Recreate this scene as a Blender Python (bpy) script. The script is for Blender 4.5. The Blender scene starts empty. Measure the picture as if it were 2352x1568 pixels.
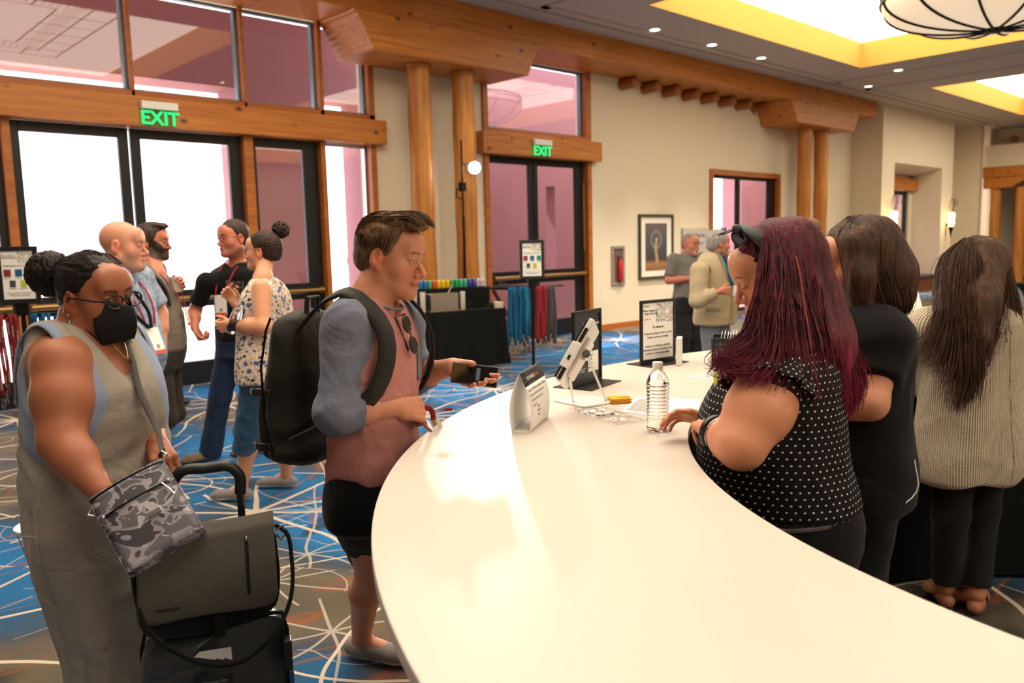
import bpy, bmesh, math, random
import numpy as np
from mathutils import Vector, Matrix
PI = math.pi
rnd = random.Random(7)
SC = bpy.context.scene
COL = SC.collection

# ------------------------------------------------------------------ camera
H, F_PX, YAW, PITCH, ROLL = 1.6, 1872.3, .7543, -.11881, -.02442
def _basis(yaw, pitch, roll):
    cy, sy, cp, sp = math.cos(yaw), math.sin(yaw), math.cos(pitch), math.sin(pitch)
    f = np.array([sy*cp, cy*cp, sp]); r = np.array([cy, -sy, 0.]); u = np.cross(r, f)
    cr, sr = math.cos(roll), math.sin(roll)
    return cr*r+sr*u, -sr*r+cr*u, f
CR, CU, CF = _basis(YAW, PITCH, ROLL)
EYE = np.array([0, 0, H])
cam = bpy.data.cameras.new('camera'); co = bpy.data.objects.new('camera', cam); COL.objects.link(co)
cam.sensor_width = 36; cam.lens = F_PX/2352*36; cam.clip_end = 300; cam.clip_start = .05
co.matrix_world = Matrix(((CR[0], CU[0], -CF[0], 0), (CR[1], CU[1], -CF[1], 0), (CR[2], CU[2], -CF[2], H), (0, 0, 0, 1)))
cam.dof.use_dof = True; cam.dof.focus_distance = 2.35; cam.dof.aperture_fstop = 4.0
SC.camera = co

# ------------------------------------------------------------------ world, sun, exposure
W = bpy.data.worlds.new('world'); SC.world = W; W.use_nodes = True
nt = W.node_tree; bg = nt.nodes['Background']
bg.inputs[0].default_value = (.93, .96, 1, 1); bg.inputs[1].default_value = 4.2
SC.view_settings.view_transform = 'Standard'; SC.view_settings.look = 'None'
SC.view_settings.exposure = 0.22; SC.view_settings.gamma = 1; SC.view_settings.use_curve_mapping = False
SC.cycles.max_bounces = 8; SC.cycles.transparent_max_bounces = 16; SC.cycles.caustics_reflective = False
SC.cycles.caustics_refractive = False; SC.cycles.sample_clamp_indirect = 6
sl = bpy.data.lights.new('sun', 'SUN'); sl.energy = 7; sl.angle = .01; sl.color = (1, .96, .9)
so = bpy.data.objects.new('sun', sl); COL.objects.link(so); so.rotation_euler = (math.radians(-32), math.radians(-12), 0)
def area(name, loc, sx, sy, power, color, rot=(0, 0, 0)):
    l = bpy.data.lights.new(name, 'AREA'); l.shape = 'RECTANGLE'; l.size = sx; l.size_y = sy; l.energy = power; l.color = color
    o = bpy.data.objects.new(name, l); COL.objects.link(o); o.location = loc; o.rotation_euler = rot
    return o
# luminous ceiling coffers (X0, Y0, size)
COFFERS = [(-.75, .45, 6.8), (9.62, .45, 6.84), (20.0, .45, 6.8), (9.62, -9.6, 6.84), (-.75, -9.6, 6.8)]

# ------------------------------------------------------------------ pixel helpers (frame 2352 x 1568)
def ray(x, y): return CF+(x-1176)/F_PX*CR-(y-784)/F_PX*CU
def at(x, y, d): return EYE+d*ray(x, y)
def on_z(x, y, z): r = ray(x, y); return EYE+(z-H)/r[2]*r
def on_y(x, y, Y): r = ray(x, y); return EYE+Y/r[1]*r
def on_x(x, y, X): r = ray(x, y); return EYE+X/r[0]*r
def V(*a): return np.array(a, float)
def unit(v): v = np.asarray(v, float); return v/(np.linalg.norm(v)+1e-12)

# ------------------------------------------------------------------ materials
def srgb(h):
    if isinstance(h, str):
        h = h.lstrip('#'); c = [int(h[i:i+2], 16)/255 for i in (0, 2, 4)]
    else: c = list(h)
    return tuple(x/12.92 if x <= .04045 else ((x+.055)/1.055)**2.4 for x in c)+(1,)
class NB:
    """tiny node helper"""
    def __init__(s, m): s.m = m; s.t = m.node_tree; s.b = s.t.nodes['Principled BSDF']
    def n(s, typ, ins={}, **props):
        nd = s.t.nodes.new(typ)
        for k, v in props.items(): setattr(nd, k, v)
        for k, v in ins.items():
            sock = nd.inputs[k]
            if isinstance(v, bpy.types.NodeSocket): s.t.links.new(v, sock)
            else: sock.default_value = v
        return nd
    def coord(s, kind='Object'): return s.n('ShaderNodeTexCoord').outputs[kind]
    def mapping(s, vec, scale=(1, 1, 1), loc=(0, 0, 0), rot=(0, 0, 0)):
        return s.n('ShaderNodeMapping', {'Vector': vec, 'Scale': scale, 'Location': loc, 'Rotation': rot}).outputs[0]
    def noise(s, vec, scale, detail=3, rough=.5, dist=0, out=0):
        return s.n('ShaderNodeTexNoise', {'Vector': vec, 'Scale': scale, 'Detail': detail, 'Roughness': rough, 'Distortion': dist}).outputs[out]
    def math(s, op, a, b=0., c=0., clamp=False):
        nd = s.n('ShaderNodeMath', operation=op, use_clamp=clamp)
        for i, v in enumerate((a, b, c)):
            if isinstance(v, bpy.types.NodeSocket): s.t.links.new(v, nd.inputs[i])
            else: nd.inputs[i].default_value = v
        return nd.outputs[0]
    def ramp(s, fac, stops, interp='LINEAR'):
        nd = s.n('ShaderNodeValToRGB', {'Fac': fac}); cr = nd.color_ramp; cr.interpolation = interp
        while len(cr.elements) < len(stops): cr.elements.new(.5)
        for e, (p, c) in zip(cr.elements, stops):
            e.position = p; e.color = c if not isinstance(c, (int, float)) else (c, c, c, 1)
        return nd.outputs[0]
    def mix(s, fac, a, b, mode='MIX'):
        nd = s.n('ShaderNodeMix', data_type='RGBA', blend_type=mode)
        for i, v in ((0, fac), (6, a), (7, b)):
            if isinstance(v, bpy.types.NodeSocket): s.t.links.new(v, nd.inputs[i])
            else: nd.inputs[i].default_value = v
        return nd.outputs[2]
    def bump(s, h, strength=.3, dist=.01):
        nd = s.n('ShaderNodeBump', {'Height': h, 'Strength': strength, 'Distance': dist}); s.t.links.new(nd.outputs[0], s.b.inputs['Normal']); return nd
    def link(s, a, name): s.t.links.new(a, s.b.inputs[name])
MATS = {}
def mat(name, color=(.5, .5, .5, 1), rough=.6, metal=0, spec=.5, **kw):
    if name in MATS: return MATS[name]
    m = bpy.data.materials.new(name); m.use_nodes = True; b = m.node_tree.nodes['Principled BSDF']
    if isinstance(color, str): color = srgb(color)
    b.inputs['Base Color'].default_value = color; b.inputs['Roughness'].default_value = rough
    b.inputs['Metallic'].default_value = metal; b.inputs['Specular IOR Level'].default_value = spec
    for k, v in kw.items(): b.inputs[k.replace('_', ' ')].default_value = v
    m.diffuse_color = color; MATS[name] = m
    return m
def plaster(name, color, amt=.06, scale=3, bump=.15):
    m = mat(name, color, .85); n = NB(m); c = n.coord()
    a = n.noise(c, scale, 5); col = n.mix(a, tuple(x*(1-amt) for x in srgb(color)[:3])+(1,), tuple(min(1, x*(1+amt)) for x in srgb(color)[:3])+(1,))
    n.link(col, 'Base Color'); n.bump(n.noise(c, scale*8, 4), bump, .01); return m
def wood(name, base, dark, knots=True, axis=0, rough=.45, kscale=1.0, grain=1.0):
    m = mat(name, base, rough); n = NB(m); c = n.coord()
    sc = [18*grain]*3; sc[axis] = .9*grain
    v = n.mapping(c, tuple(sc))
    g = n.noise(v, 1.3, 5, .6, .6)
    lt = n.ramp(g, [(.3, srgb(dark)), (.62, srgb(base)), (.9, tuple(min(1, x*1.18) for x in srgb(base)[:3])+(1,))])
    # boards of slightly different tone
    sb = [0, 0, 0]; sb[axis] = .45; sb[(axis+2) % 3 if axis != 2 else 0] = 7
    bn = n.n('ShaderNodeTexWhiteNoise', {'Vector': n.n('ShaderNodeVectorMath', {0: n.mapping(c, tuple(sb))}, operation='FLOOR').outputs[0]}).outputs['Value']
    lt = n.mix(n.math('MULTIPLY', bn, .28), lt, srgb(dark))
    if knots:
        s2 = [4.2*kscale]*3; s2[axis] = 2.6*kscale
        vo = n.n('ShaderNodeTexVoronoi', {'Vector': n.mapping(c, tuple(s2)), 'Scale': 1.0}).outputs['Distance']
        kf = n.ramp(vo, [(.05, 1.), (.13, .25), (.2, 0.)])
        lt = n.mix(kf, lt, srgb('#4a2410'))
    n.link(lt, 'Base Color'); n.bump(g, .12, .004); return m
def fabric(name, c1, c2=None, scale=900, rough=.95, bump=.25, weave=.5, folds=.35, fscale=6):
    """woven or knitted cloth with a heathered thread and soft wrinkles"""
    m = mat(name, c1, rough, spec=.2); n = NB(m); c = n.coord(); c2 = c2 or c1
    a = n.noise(c, scale*.35, 2, .7); col = n.mix(n.ramp(a, [(.35, 0.), (.65, 1.)]), srgb(c1), srgb(c2)); n.link(col, 'Base Color')
    f = n.noise(c, fscale, 3, .5, .8)
    h = n.math('ADD', n.math('MULTIPLY', f, folds), n.math('MULTIPLY', n.noise(c, scale, 1), bump*.04))
    n.bump(h, .6, .03); m.node_tree.nodes['Principled BSDF'].inputs['Sheen Weight'].default_value = .05
    return m
def emis(name, color, strength, base=None):
    m = mat(name, base or color, .5); b = m.node_tree.nodes['Principled BSDF']
    b.inputs['Emission Color'].default_value = srgb(color) if isinstance(color, str) else color
    b.inputs['Emission Strength'].default_value = strength; return m
def glass(name, tint=(1, 1, 1, 1), refl=1.0, rough=0.0, f0=1.5):
    """thin pane: what lies behind shows through, tinted, under a Fresnel reflection"""
    m = bpy.data.materials.new(name); m.use_nodes = True; t = m.node_tree; t.nodes.remove(t.nodes['Principled BSDF'])
    o = t.nodes['Material Output']; tr = t.nodes.new('ShaderNodeBsdfTransparent'); tr.inputs[0].default_value = tint
    gl = t.nodes.new('ShaderNodeBsdfGlossy'); gl.inputs['Roughness'].default_value = rough; gl.inputs[0].default_value = (refl,)*3+(1,)
    lw = t.nodes.new('ShaderNodeLayerWeight'); lw.inputs[0].default_value = .5
    pw = t.nodes.new('ShaderNodeMath'); pw.operation = 'POWER'; pw.inputs[1].default_value = 5; t.links.new(lw.outputs['Facing'], pw.inputs[0])
    fr = t.nodes.new('ShaderNodeMath'); fr.operation = 'MULTIPLY_ADD'; fr.inputs[1].default_value = .95; fr.inputs[2].default_value = .045; t.links.new(pw.outputs[0], fr.inputs[0])
    mx = t.nodes.new('ShaderNodeMixShader')
    t.links.new(fr.outputs[0], mx.inputs[0]); t.links.new(tr.outputs[0], mx.inputs[1]); t.links.new(gl.outputs[0], mx.inputs[2]); t.links.new(mx.outputs[0], o.inputs[0])
    MATS[name] = m; return m

# ------------------------------------------------------------------ mesh helpers
class MB:
    def __init__(s): s.v = []; s.f = []; s.mi = []; s.m = 0
    def add(s, vs, fs):
        o = len(s.v); s.v += [tuple(map(float, v)) for v in vs]; s.f += [tuple(i+o for i in f) for f in fs]; s.mi += [s.m]*len(fs); return s
    def box(s, lo, hi):
        x0, y0, z0 = lo; x1, y1, z1 = hi
        vs = [(x0, y0, z0), (x1, y0, z0), (x1, y1, z0), (x0, y1, z0), (x0, y0, z1), (x1, y0, z1), (x1, y1, z1), (x0, y1, z1)]
        return s.add(vs, [(0, 3, 2, 1), (4, 5, 6, 7), (0, 1, 5, 4), (1, 2, 6, 5), (2, 3, 7, 6), (3, 0, 4, 7)])
    def obox(s, c, ax, ay, az):
        """box of centre c and half-axis vectors"""
        c, ax, ay, az = map(lambda q: np.asarray(q, float), (c, ax, ay, az))
        vs = [c+i*ax+j*ay+k*az for k in (-1, 1) for j in (-1, 1) for i in (-1, 1)]
        fs = [(0, 2, 3, 1), (4, 5, 7, 6), (0, 1, 5, 4), (1, 3, 7, 5), (3, 2, 6, 7), (2, 0, 4, 6)]
        if np.dot(np.cross(ax, ay), az) < 0: fs = [f[::-1] for f in fs]
        return s.add(vs, fs)
    def tube(s, pts, r, n=10, cap=True, flat=None):
        """swept tube; r a number or one per point; flat = (direction, ratio) squashes the section"""
        P = [np.asarray(p, float) for p in pts]; R = [r]*len(P) if isinstance(r, (int, float)) else list(r)
        T = [unit(P[min(i+1, len(P)-1)]-P[max(i-1, 0)]) for i in range(len(P))]
        a = np.array([0, 0, 1.]) if abs(T[0][2]) < .9 else np.array([1., 0, 0])
        if flat is not None: a = np.asarray(flat[0], float)
        vs = []
        for i, p in enumerate(P):
            a = unit(a-T[i]*np.dot(a, T[i])); b = np.cross(T[i], a); k = flat[1] if flat is not None else 1
            for j in range(n):
                t = 2*PI*j/n; vs.append(p+R[i]*(k*math.cos(t)*a+math.sin(t)*b))
        m = len(P); fs = [(i*n+j, i*n+(j+1) % n, (i+1)*n+(j+1) % n, (i+1)*n+j) for i in range(m-1) for j in range(n)]
        if cap: fs += [tuple(range(n))[::-1], tuple((m-1)*n+j for j in range(n))]
        return s.add(vs, fs)
    def cyl(s, a, b, r, r2=None, n=24): return s.tube([a, b], [r, r if r2 is None else r2], n)
    def lathe(s, prof, c=(0, 0, 0), n=32, axis=None):
        """prof: (radius, height) pairs; closed at radius 0"""
        c = np.asarray(c, float); up = unit(axis) if axis is not None else np.array([0, 0, 1.])
        a = unit(np.cross(up, [0, 1., 0] if abs(up[1]) < .9 else [1., 0, 0])); b = np.cross(up, a)
        vs = []; rows = []
        for r, h in prof:
            if r < 1e-6: rows.append([len(vs)]*n); vs.append(c+up*h)
            else:
                rows.append(list(range(len(vs), len(vs)+n)))
                for j in range(n): t = 2*PI*j/n; vs.append(c+up*h+r*(math.cos(t)*a+math.sin(t)*b))
        fs = []
        for A, B in zip(rows, rows[1:]):
            for j in range(n):
                q = [A[j], A[(j+1) % n], B[(j+1) % n], B[j]]; q2 = []
                for i in q:
                    if i not in q2: q2.append(i)
                if len(q2) > 2: fs.append(tuple(q2))
        return s.add(vs, fs)
    def prism(s, poly, d):
        """poly: 3D points of a planar outline, extruded by vector d"""
        P = [np.asarray(p, float) for p in poly]; d = np.asarray(d, float); n = len(P)
        nrm = sum(np.cross(P[i]-P[0], P[(i+1) % n]-P[0]) for i in range(n))
        if np.dot(nrm, d) < 0: P = P[::-1]
        return s.add(P+[p+d for p in P], [tuple(range(n))[::-1], tuple(range(n, 2*n))]+[(i, (i+1) % n, n+(i+1) % n, n+i) for i in range(n)])
    def ell(s, c, r, R=None, n=20, m=12):
        c = np.asarray(c, float); r = (r,)*3 if isinstance(r, (int, float)) else r
        vs = []; R = np.eye(3) if R is None else R
        for i in range(m+1):
            ph = PI*i/m
            for j in range(n):
                t = 2*PI*j/n; vs.append(c+R@np.array([r[0]*math.sin(ph)*math.cos(t), r[1]*math.sin(ph)*math.sin(t), -r[2]*math.cos(ph)]))
        return s.add(vs, [(i*n+j, i*n+(j+1) % n, (i+1)*n+(j+1) % n, (i+1)*n+j) for i in range(m) for j in range(n)])
    def grid(s, fn, nu, nv, closed=False, thick=0):
        """sheet fn(u,v), u,v in 0..1"""
        vs = [fn(i/nu, j/nv) for j in range(nv+1) for i in range(nu+1)]
        return s.add(vs, [(j*(nu+1)+i, j*(nu+1)+i+1, (j+1)*(nu+1)+i+1, (j+1)*(nu+1)+i) for j in range(nv) for i in range(nu)])
    def build(s, name, mats, parent=None, smooth=False, bevel=0, label=None, solid=0, sub=0, angle=40):
        me = bpy.data.meshes.new(name); me.from_pydata(s.v, [], s.f)
        ms = mats if isinstance(mats, (list, tuple)) else [mats]
        for m in ms: me.materials.append(m)
        if len(ms) > 1: me.polygons.foreach_set('material_index', s.mi)
        if smooth: me.polygons.foreach_set('use_smooth', [True]*len(me.polygons))
        o = bpy.data.objects.new(name, me); COL.objects.link(o)
        if smooth and smooth != 'all':
            try: me.set_sharp_from_angle(angle=math.radians(angle))
            except Exception: pass
        if solid: md = o.modifiers.new('solid', 'SOLIDIFY'); md.thickness = solid; md.offset = 0
        if bevel: md = o.modifiers.new('bevel', 'BEVEL'); md.width = bevel; md.segments = 2; md.limit_method = 'ANGLE'; md.harden_normals = False
        if sub: md = o.modifiers.new('sub', 'SUBSURF'); md.levels = sub; md.render_levels = sub
        if parent is not None: put(o, parent)
        if label: o['label'] = label
        return o
def wloc(o):
    l = Vector(o.location)
    while o.parent is not None: o = o.parent; l = l+Vector(o.location)
    return l
def put(o, parent):
    """hang o (built in room coordinates) on its thing without moving it"""
    o.location = Vector(o.location)-wloc(parent); o.parent = parent
def solo(o, label, cat, group=None):
    """a thing that is one mesh: its origin goes to the middle of its base"""
    me = o.data; n = len(me.vertices); c = np.empty(n*3, np.float32); me.vertices.foreach_get('co', c); c = c.reshape(-1, 3)
    b = np.array([(c[:, 0].min()+c[:, 0].max())/2, (c[:, 1].min()+c[:, 1].max())/2, c[:, 2].min()], np.float32)
    me.vertices.foreach_set('co', (c-b).ravel()); me.update(); o.location = [float(x) for x in b]
    for ch in o.children: ch.location = Vector(ch.location)-Vector(o.location)
    return tag(o, label, cat, group)
def tag(o, label, cat, group=None):
    o['label'] = label; o['category'] = cat
    if group: o['group'] = group
    return o
def thing(name, label, cat, loc=(0, 0, 0), group=None):
    o = bpy.data.objects.new(name, None); COL.objects.link(o); o.location = tuple(map(float, loc)); o.empty_display_size = .05
    return tag(o, label, cat, group)
def struct(o): o['kind'] = 'structure'; return o
def copy_thing(root, delta, label=None, group=None):
    def cp(o, par):
        c = o.copy(); COL.objects.link(c); c.parent = par
        for ch in list(o.children): cp(ch, c)
        return c
    c = cp(root, None); c.location = Vector(root.location)+Vector([float(x) for x in delta])
    if label: c['label'] = label
    if group: c['group'] = group
    return c
FONT_FLAT = {}
def text(body, origin, right, up, size, m, parent=None, name='lettering', align='LEFT', depth=.0008, spacing=1.0, lift=.0006, bold=0):
    """flat raised lettering: origin = anchor on the baseline, right/up unit vectors of the face"""
    cu = bpy.data.curves.new(name, 'FONT'); cu.body = body; cu.size = size; cu.align_x = align; cu.extrude = depth/2; cu.space_line = spacing; cu.offset = bold
    tmp = bpy.data.objects.new('tmp', cu); COL.objects.link(tmp)
    dg = bpy.context.evaluated_depsgraph_get(); me = bpy.data.meshes.new_from_object(tmp.evaluated_get(dg))
    bpy.data.objects.remove(tmp); bpy.data.curves.remove(cu)
    r, u = unit(right), unit(up); n = np.cross(r, u); o0 = np.asarray(origin, float)+n*lift
    co_ = np.empty(len(me.vertices)*3, np.float32); me.vertices.foreach_get('co', co_); co_ = co_.reshape(-1, 3)
    w = o0+co_[:, :1]*r+co_[:, 1:2]*u+co_[:, 2:]*n; me.vertices.foreach_set('co', w.astype(np.float32).ravel()); me.update()
    me.materials.clear(); me.materials.append(m); me.name = name
    o = bpy.data.objects.new(name, me); COL.objects.link(o)
    if parent is not None: put(o, parent)
    return o
# ================================================================== MATERIALS OF THE ROOM
M_wall = plaster('cream_plaster', '#dccfb6', .05, 2.5)
M_ceil = plaster('ceiling_paint', '#bcb0a6', .03, 1.5, .05)
M_coffer = plaster('yellow_coffer_paint', '#d8a048', .03, 1.5, .05)
M_woodx = wood('knotty_cedar', '#c9802f', '#a4581a')
M_woodz = wood('cedar_log', '#c98736', '#9d5a20', axis=2, kscale=1.2)
M_trim = wood('cedar_trim', '#b56a25', '#96501a', knots=False)
M_logy = wood('viga_log', '#a8622a', '#7c3f16', axis=1)
M_black = mat('dark_bronze_metal', '#15171a', .4, .3)
M_steel = mat('brushed_steel', '#a8a9aa', .3, 1)
M_brass = mat('aged_brass', '#9b7a48', .35, .8)
M_glass = glass('door_glass', (.93, .87, .92, 1), 1.0)
M_glassc = glass('clear_glass', (.97, .98, .98, 1), 1)
M_pink = plaster('pink_stucco', '#a0747a', .10, 1.2, .4)
M_bright = plaster('sunlit_paving', '#d9cdbd', .05)
M_light = emis('lamp_glow', (1, .93, .78, 1), 9)
M_white = mat('white_plastic', '#e9e7e2', .35)
M_dark = mat('black_fabric_drape', '#0d0d0d', .9, spec=.2)

# carpet: webs of cream threads and arcs over blue, brown and slate fields
M_carpet = mat('patterned_carpet', '#4a4a4a', .97, spec=.1)
CARPET_BLOBS = [tuple(float(q) for q in on_z(x, y, 0)[:2])+(r_, a_) for x, y, r_, a_ in ((60, 1380, .75, -.16), (700, 1540, .35, -.15), (620, 1010, .8, -.14), (1420, 800, 1.3, -.16), (560, 1230, .65, .12), (720, 1330, .35, .10), (2230, 1450, .8, .2), (1150, 860, .6, .08), (150, 1000, .9, -.1))]
def _carpet():
    n = NB(M_carpet); c = n.coord()
    w = n.mix(.22, c, n.noise(c, .9, 2, .5, 0, 1), 'ADD')
    f = n.noise(n.mapping(c, (.42, .42, .42), (3.1, .7, 0)), 1.0, 3, .45, .7)
    sp0 = n.n('ShaderNodeSeparateXYZ', {0: c})
    for (bx, by, br, ba) in CARPET_BLOBS:
        ddx = n.math('SUBTRACT', sp0.outputs[0], bx); ddy = n.math('SUBTRACT', sp0.outputs[1], by); rr2 = n.math('ADD', n.math('MULTIPLY', ddx, ddx), n.math('MULTIPLY', ddy, ddy))
        f = n.math('ADD', f, n.math('MULTIPLY', n.math('POWER', 2.718, n.math('MULTIPLY', rr2, -1/(br*br))), ba))
    pile = n.noise(c, 210, 2, .8)
    field = n.ramp(f, [(.36, srgb('#2a78b4')), (.44, srgb('#2c5f86')), (.49, srgb('#4b5058')), (.56, srgb('#6f6352')), (.66, srgb('#5a5449')), (.74, srgb('#2d608a'))])
    f2 = n.noise(n.mapping(c, (1.1, 1.1, 1.1), (7, 2, 0)), 1.0, 2, .5, 1.4)
    field = n.mix(n.ramp(f2, [(.62, 0.), (.70, .75)]), field, srgb('#35302c'))
    dark = n.ramp(n.noise(n.mapping(c, (1.3, 1.3, 1.3), (1, 9, 0)), 1, 2, .5, 2.2), [(.58, 0.), (.61, .55), (.64, 0.)])
    field = n.mix(dark, field, srgb('#a8522c'))
    field = n.mix(n.math('MULTIPLY', n.ramp(pile, [(.4, 0.), (.62, 1.)]), .45), field, srgb('#141414'))
    def web(scale, loc, spokes, ringf, lw):
        v = n.n('ShaderNodeTexVoronoi', {'Vector': n.mapping(w, (scale, scale, 0), loc), 'Scale': 1.0, 'Randomness': .9}, feature='F1', voronoi_dimensions='2D')
        rel = n.n('ShaderNodeVectorMath', {0: n.mapping(w, (scale, scale, 0), loc), 1: v.outputs['Position']}, operation='SUBTRACT').outputs[0]
        sp = n.n('ShaderNodeSeparateXYZ', {0: rel}); ang = n.math('ARCTAN2', sp.outputs[1], sp.outputs[0]); r = v.outputs['Distance']
        jit = n.n('ShaderNodeTexWhiteNoise', {'Vector': v.outputs['Position']}, noise_dimensions='2D').outputs['Value']
        k = n.math('ADD', spokes, n.math('FLOOR', n.math('MULTIPLY', jit, 6)))
        wob = n.math('MULTIPLY', n.math('SINE', n.math('MULTIPLY_ADD', r, 3.2, n.math('MULTIPLY', jit, 20))), .16)
        a = n.math('MULTIPLY', n.math('ADD', ang, wob), n.math('DIVIDE', k, 2*PI))
        fr = n.math('ABSOLUTE', n.math('SUBTRACT', n.math('FRACT', n.math('ADD', a, 100)), .5))
        d = n.math('DIVIDE', n.math('MULTIPLY', n.math('MULTIPLY', fr, 2*PI), r), n.math('MULTIPLY', k, scale))
        wid = n.math('MULTIPLY_ADD', r, -lw*.9, lw*1.25)
        s1 = n.math('LESS_THAN', d, wid)
        rr = n.math('ABSOLUTE', n.math('SUBTRACT', n.math('FRACT', n.math('MULTIPLY_ADD', r, ringf, n.math('MULTIPLY', n.math('SINE', n.math('MULTIPLY_ADD', ang, 2, jit)), .22))), .5))
        s2 = n.math('LESS_THAN', n.math('DIVIDE', rr, ringf*scale), lw*.62)
        s2 = n.math('MULTIPLY', s2, n.math('GREATER_THAN', n.noise(n.mapping(c, (1.7, 1.7, 1.7), loc), 1, 1), .46))
        return n.math('MAXIMUM', s1, s2)
    l1 = web(.50, (.35, .1, 0), 9, 2.9, .0125)
    l2 = web(.85, (5.3, 2.2, 0), 5, 2.1, .006)
    cream = n.mix(n.ramp(pile, [(.45, 0.), (.8, .5)]), srgb('#c9b8a6'), srgb('#7d705f'))
    gold = n.mix(.5, cream, srgb('#8f8f8c'))
    col = n.mix(n.math('MULTIPLY', l2, .8), field, gold); col = n.mix(l1, col, cream)
    n.link(col, 'Base Color'); n.bump(pile, .5, .004)
_carpet()

# ================================================================== SHELL
X0, X1, Y0 = -7.0, 29.0, -10.2
struct(MB().box((X0-.2, Y0-.2, -.25), (X1+5, 9.9, 0)).build('floor', M_carpet))
YW, CZ = 9.6, 4.88
w = MB()
w.box((6.47, YW, 0), (8.52, YW+.3, 4.6)); w.box((10.98, YW, 0), (14.78, YW+.3, 4.6)); w.box((17.53, YW, 0), (21.3, YW+.3, 4.6))
w.box((14.78, YW, 2.99), (17.53, YW+.3, 4.6)); w.box((X0-.2, YW, 0), (-.6, YW+.3, 4.6)); w.box((X0-.2, YW, 4.53), (21.3, YW+.3, 5.6))
struct(w.build('wall_front', M_wall))
w = MB()   # the thick pier with the window seat niche
w.box((21.26, 8.8, 0), (22.04, YW+.3, 5.6)); w.box((25.39, 8.8, 0), (26.24, YW+.3, 5.6)); w.box((22.04, 8.8, 3.46), (25.39, YW+.3, 5.6))
w.add([(22.04, 8.8, 3.46), (25.39, 8.8, 3.46), (25.39, YW, 3.27), (22.04, YW, 3.27), (22.04, YW, 3.46), (25.39, YW, 3.46)], [(0, 3, 2, 1), (2, 3, 4, 5)])
w.box((25.12, YW, 0), (25.39, YW+.3, 3.46)); w.box((22.04, YW, 3.1), (25.39, YW+.3, 3.46)); w.box((22.04, YW, 0), (25.39, YW+.3, .4))
struct(w.build('wall_niche_pier', M_wall))
struct(MB().box((28.4, 8.75, 0), (28.7, 9.9, 5.6)).box((26.2, YW, 0), (28.7, YW+.3, 5.6)).box((28.75, 2.0, 3.62), (29.3, 8.75, 4.28)).box((29.2, 8.6, 0), (29.3, 8.75, 4.28))
       .box((28.75, Y0, 0), (29.3, 2.0, 5.6)).box((29.9, 2., 4.28), (30.2, 8.75, 5.6)).build('wall_right', M_wall))
struct(MB().box((X0-.2, Y0, 0), (X0, YW+.3, 5.6)).build('wall_left', M_wall))
struct(MB().box((X0-.2, Y0-.2, 0), (X1+5, Y0, 5.6)).build('wall_back', M_wall))
struct(MB().box((33.6, Y0, 0), (33.9, 9.9, 5.6)).box((29.3, 8.75, 0), (33.9, 9.0, 5.6)).build('wall_hall_beyond', M_wall))

# ceiling: panels around the coffers, with a slot along the door wall
def ceil_with_holes():
    xs = sorted({X0-.2, X1+5}|{c[0] for c in COFFERS}|{c[0]+c[2] for c in COFFERS}); ys = sorted({Y0-.2, 8.40, 8.45, 9.9}|{c[1] for c in COFFERS}|{c[1]+c[2] for c in COFFERS})
    m = MB()
    for a, b in zip(xs, xs[1:]):
        for c, d in zip(ys, ys[1:]):
            mx, my = (a+b)/2, (c+d)/2
            if any(q[0] < mx < q[0]+q[2] and q[1] < my < q[1]+q[2] for q in COFFERS): continue
            if 8.40 < my < 8.45: continue
            m.box((a, c, CZ), (b, d, CZ+.12))
    m.box((X0-.2, 8.3, CZ+.12), (X1+5, 8.55, CZ+.2))
    # shallow raised tray lips around each coffer
    for qx, qy, q in COFFERS:
        e = 1.0
        for lo, hi in (((qx-e-.12, qy-e-.12), (qx+q+e+.12, qy-e)), ((qx-e-.12, qy+q+e-.12), (qx+q+e+.12, qy+q+e)), ((qx-e-.12, qy-e), (qx-e, qy+q+e)), ((qx+q+e, qy-e), (qx+q+e+.12, qy+q+e))):
            m.box((lo[0], lo[1], CZ-.022), (hi[0], hi[1], CZ))
    return m
struct(ceil_with_holes().build('ceiling', M_ceil))
M_lay = bpy.data.materials.new('laylight_glass'); M_lay.use_nodes = True; MATS['laylight_glass'] = M_lay
def _lay():
    n = NB(M_lay); c = n.coord(); sp = n.n('ShaderNodeSeparateXYZ', {0: c})
    ax, ay = n.math('ABSOLUTE', sp.outputs[0]), n.math('ABSOLUTE', sp.outputs[1]); mx = n.math('MAXIMUM', ax, ay); mn = n.math('MINIMUM', ax, ay)
    def ln(v, p, w): return n.math('LESS_THAN', n.math('ABSOLUTE', n.math('SUBTRACT', v, p)), w)
    a = ln(mx, 2.15, .018)
    for p in (1.75, 1.3): a = n.math('MAXIMUM', a, ln(mx, p, .016))
    b = n.math('MULTIPLY', ln(n.math('FRACT', n.math('MULTIPLY', mn, 1.6)), .5, .028), n.math('MULTIPLY', n.math('GREATER_THAN', mx, 1.3), n.math('LESS_THAN', mx, 2.15)))
    slats = n.math('MULTIPLY', ln(n.math('FRACT', n.math('MULTIPLY', mn, 9)), .5, .2), n.math('MULTIPLY', n.math('GREATER_THAN', mx, 1.4), n.math('LESS_THAN', mx, 1.66)))
    a = n.math('MAXIMUM', a, n.math('MAXIMUM', b, n.math('MULTIPLY', slats, .35)))
    n.link(n.mix(a, (1, .90, .72, 1), (.62, .42, .14, 1)), 'Emission Color'); n.link(n.math('MULTIPLY_ADD', a, -2.6, 4.0), 'Emission Strength')
    n.b.inputs['Base Color'].default_value = (.6, .5, .3, 1)
_lay()
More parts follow.
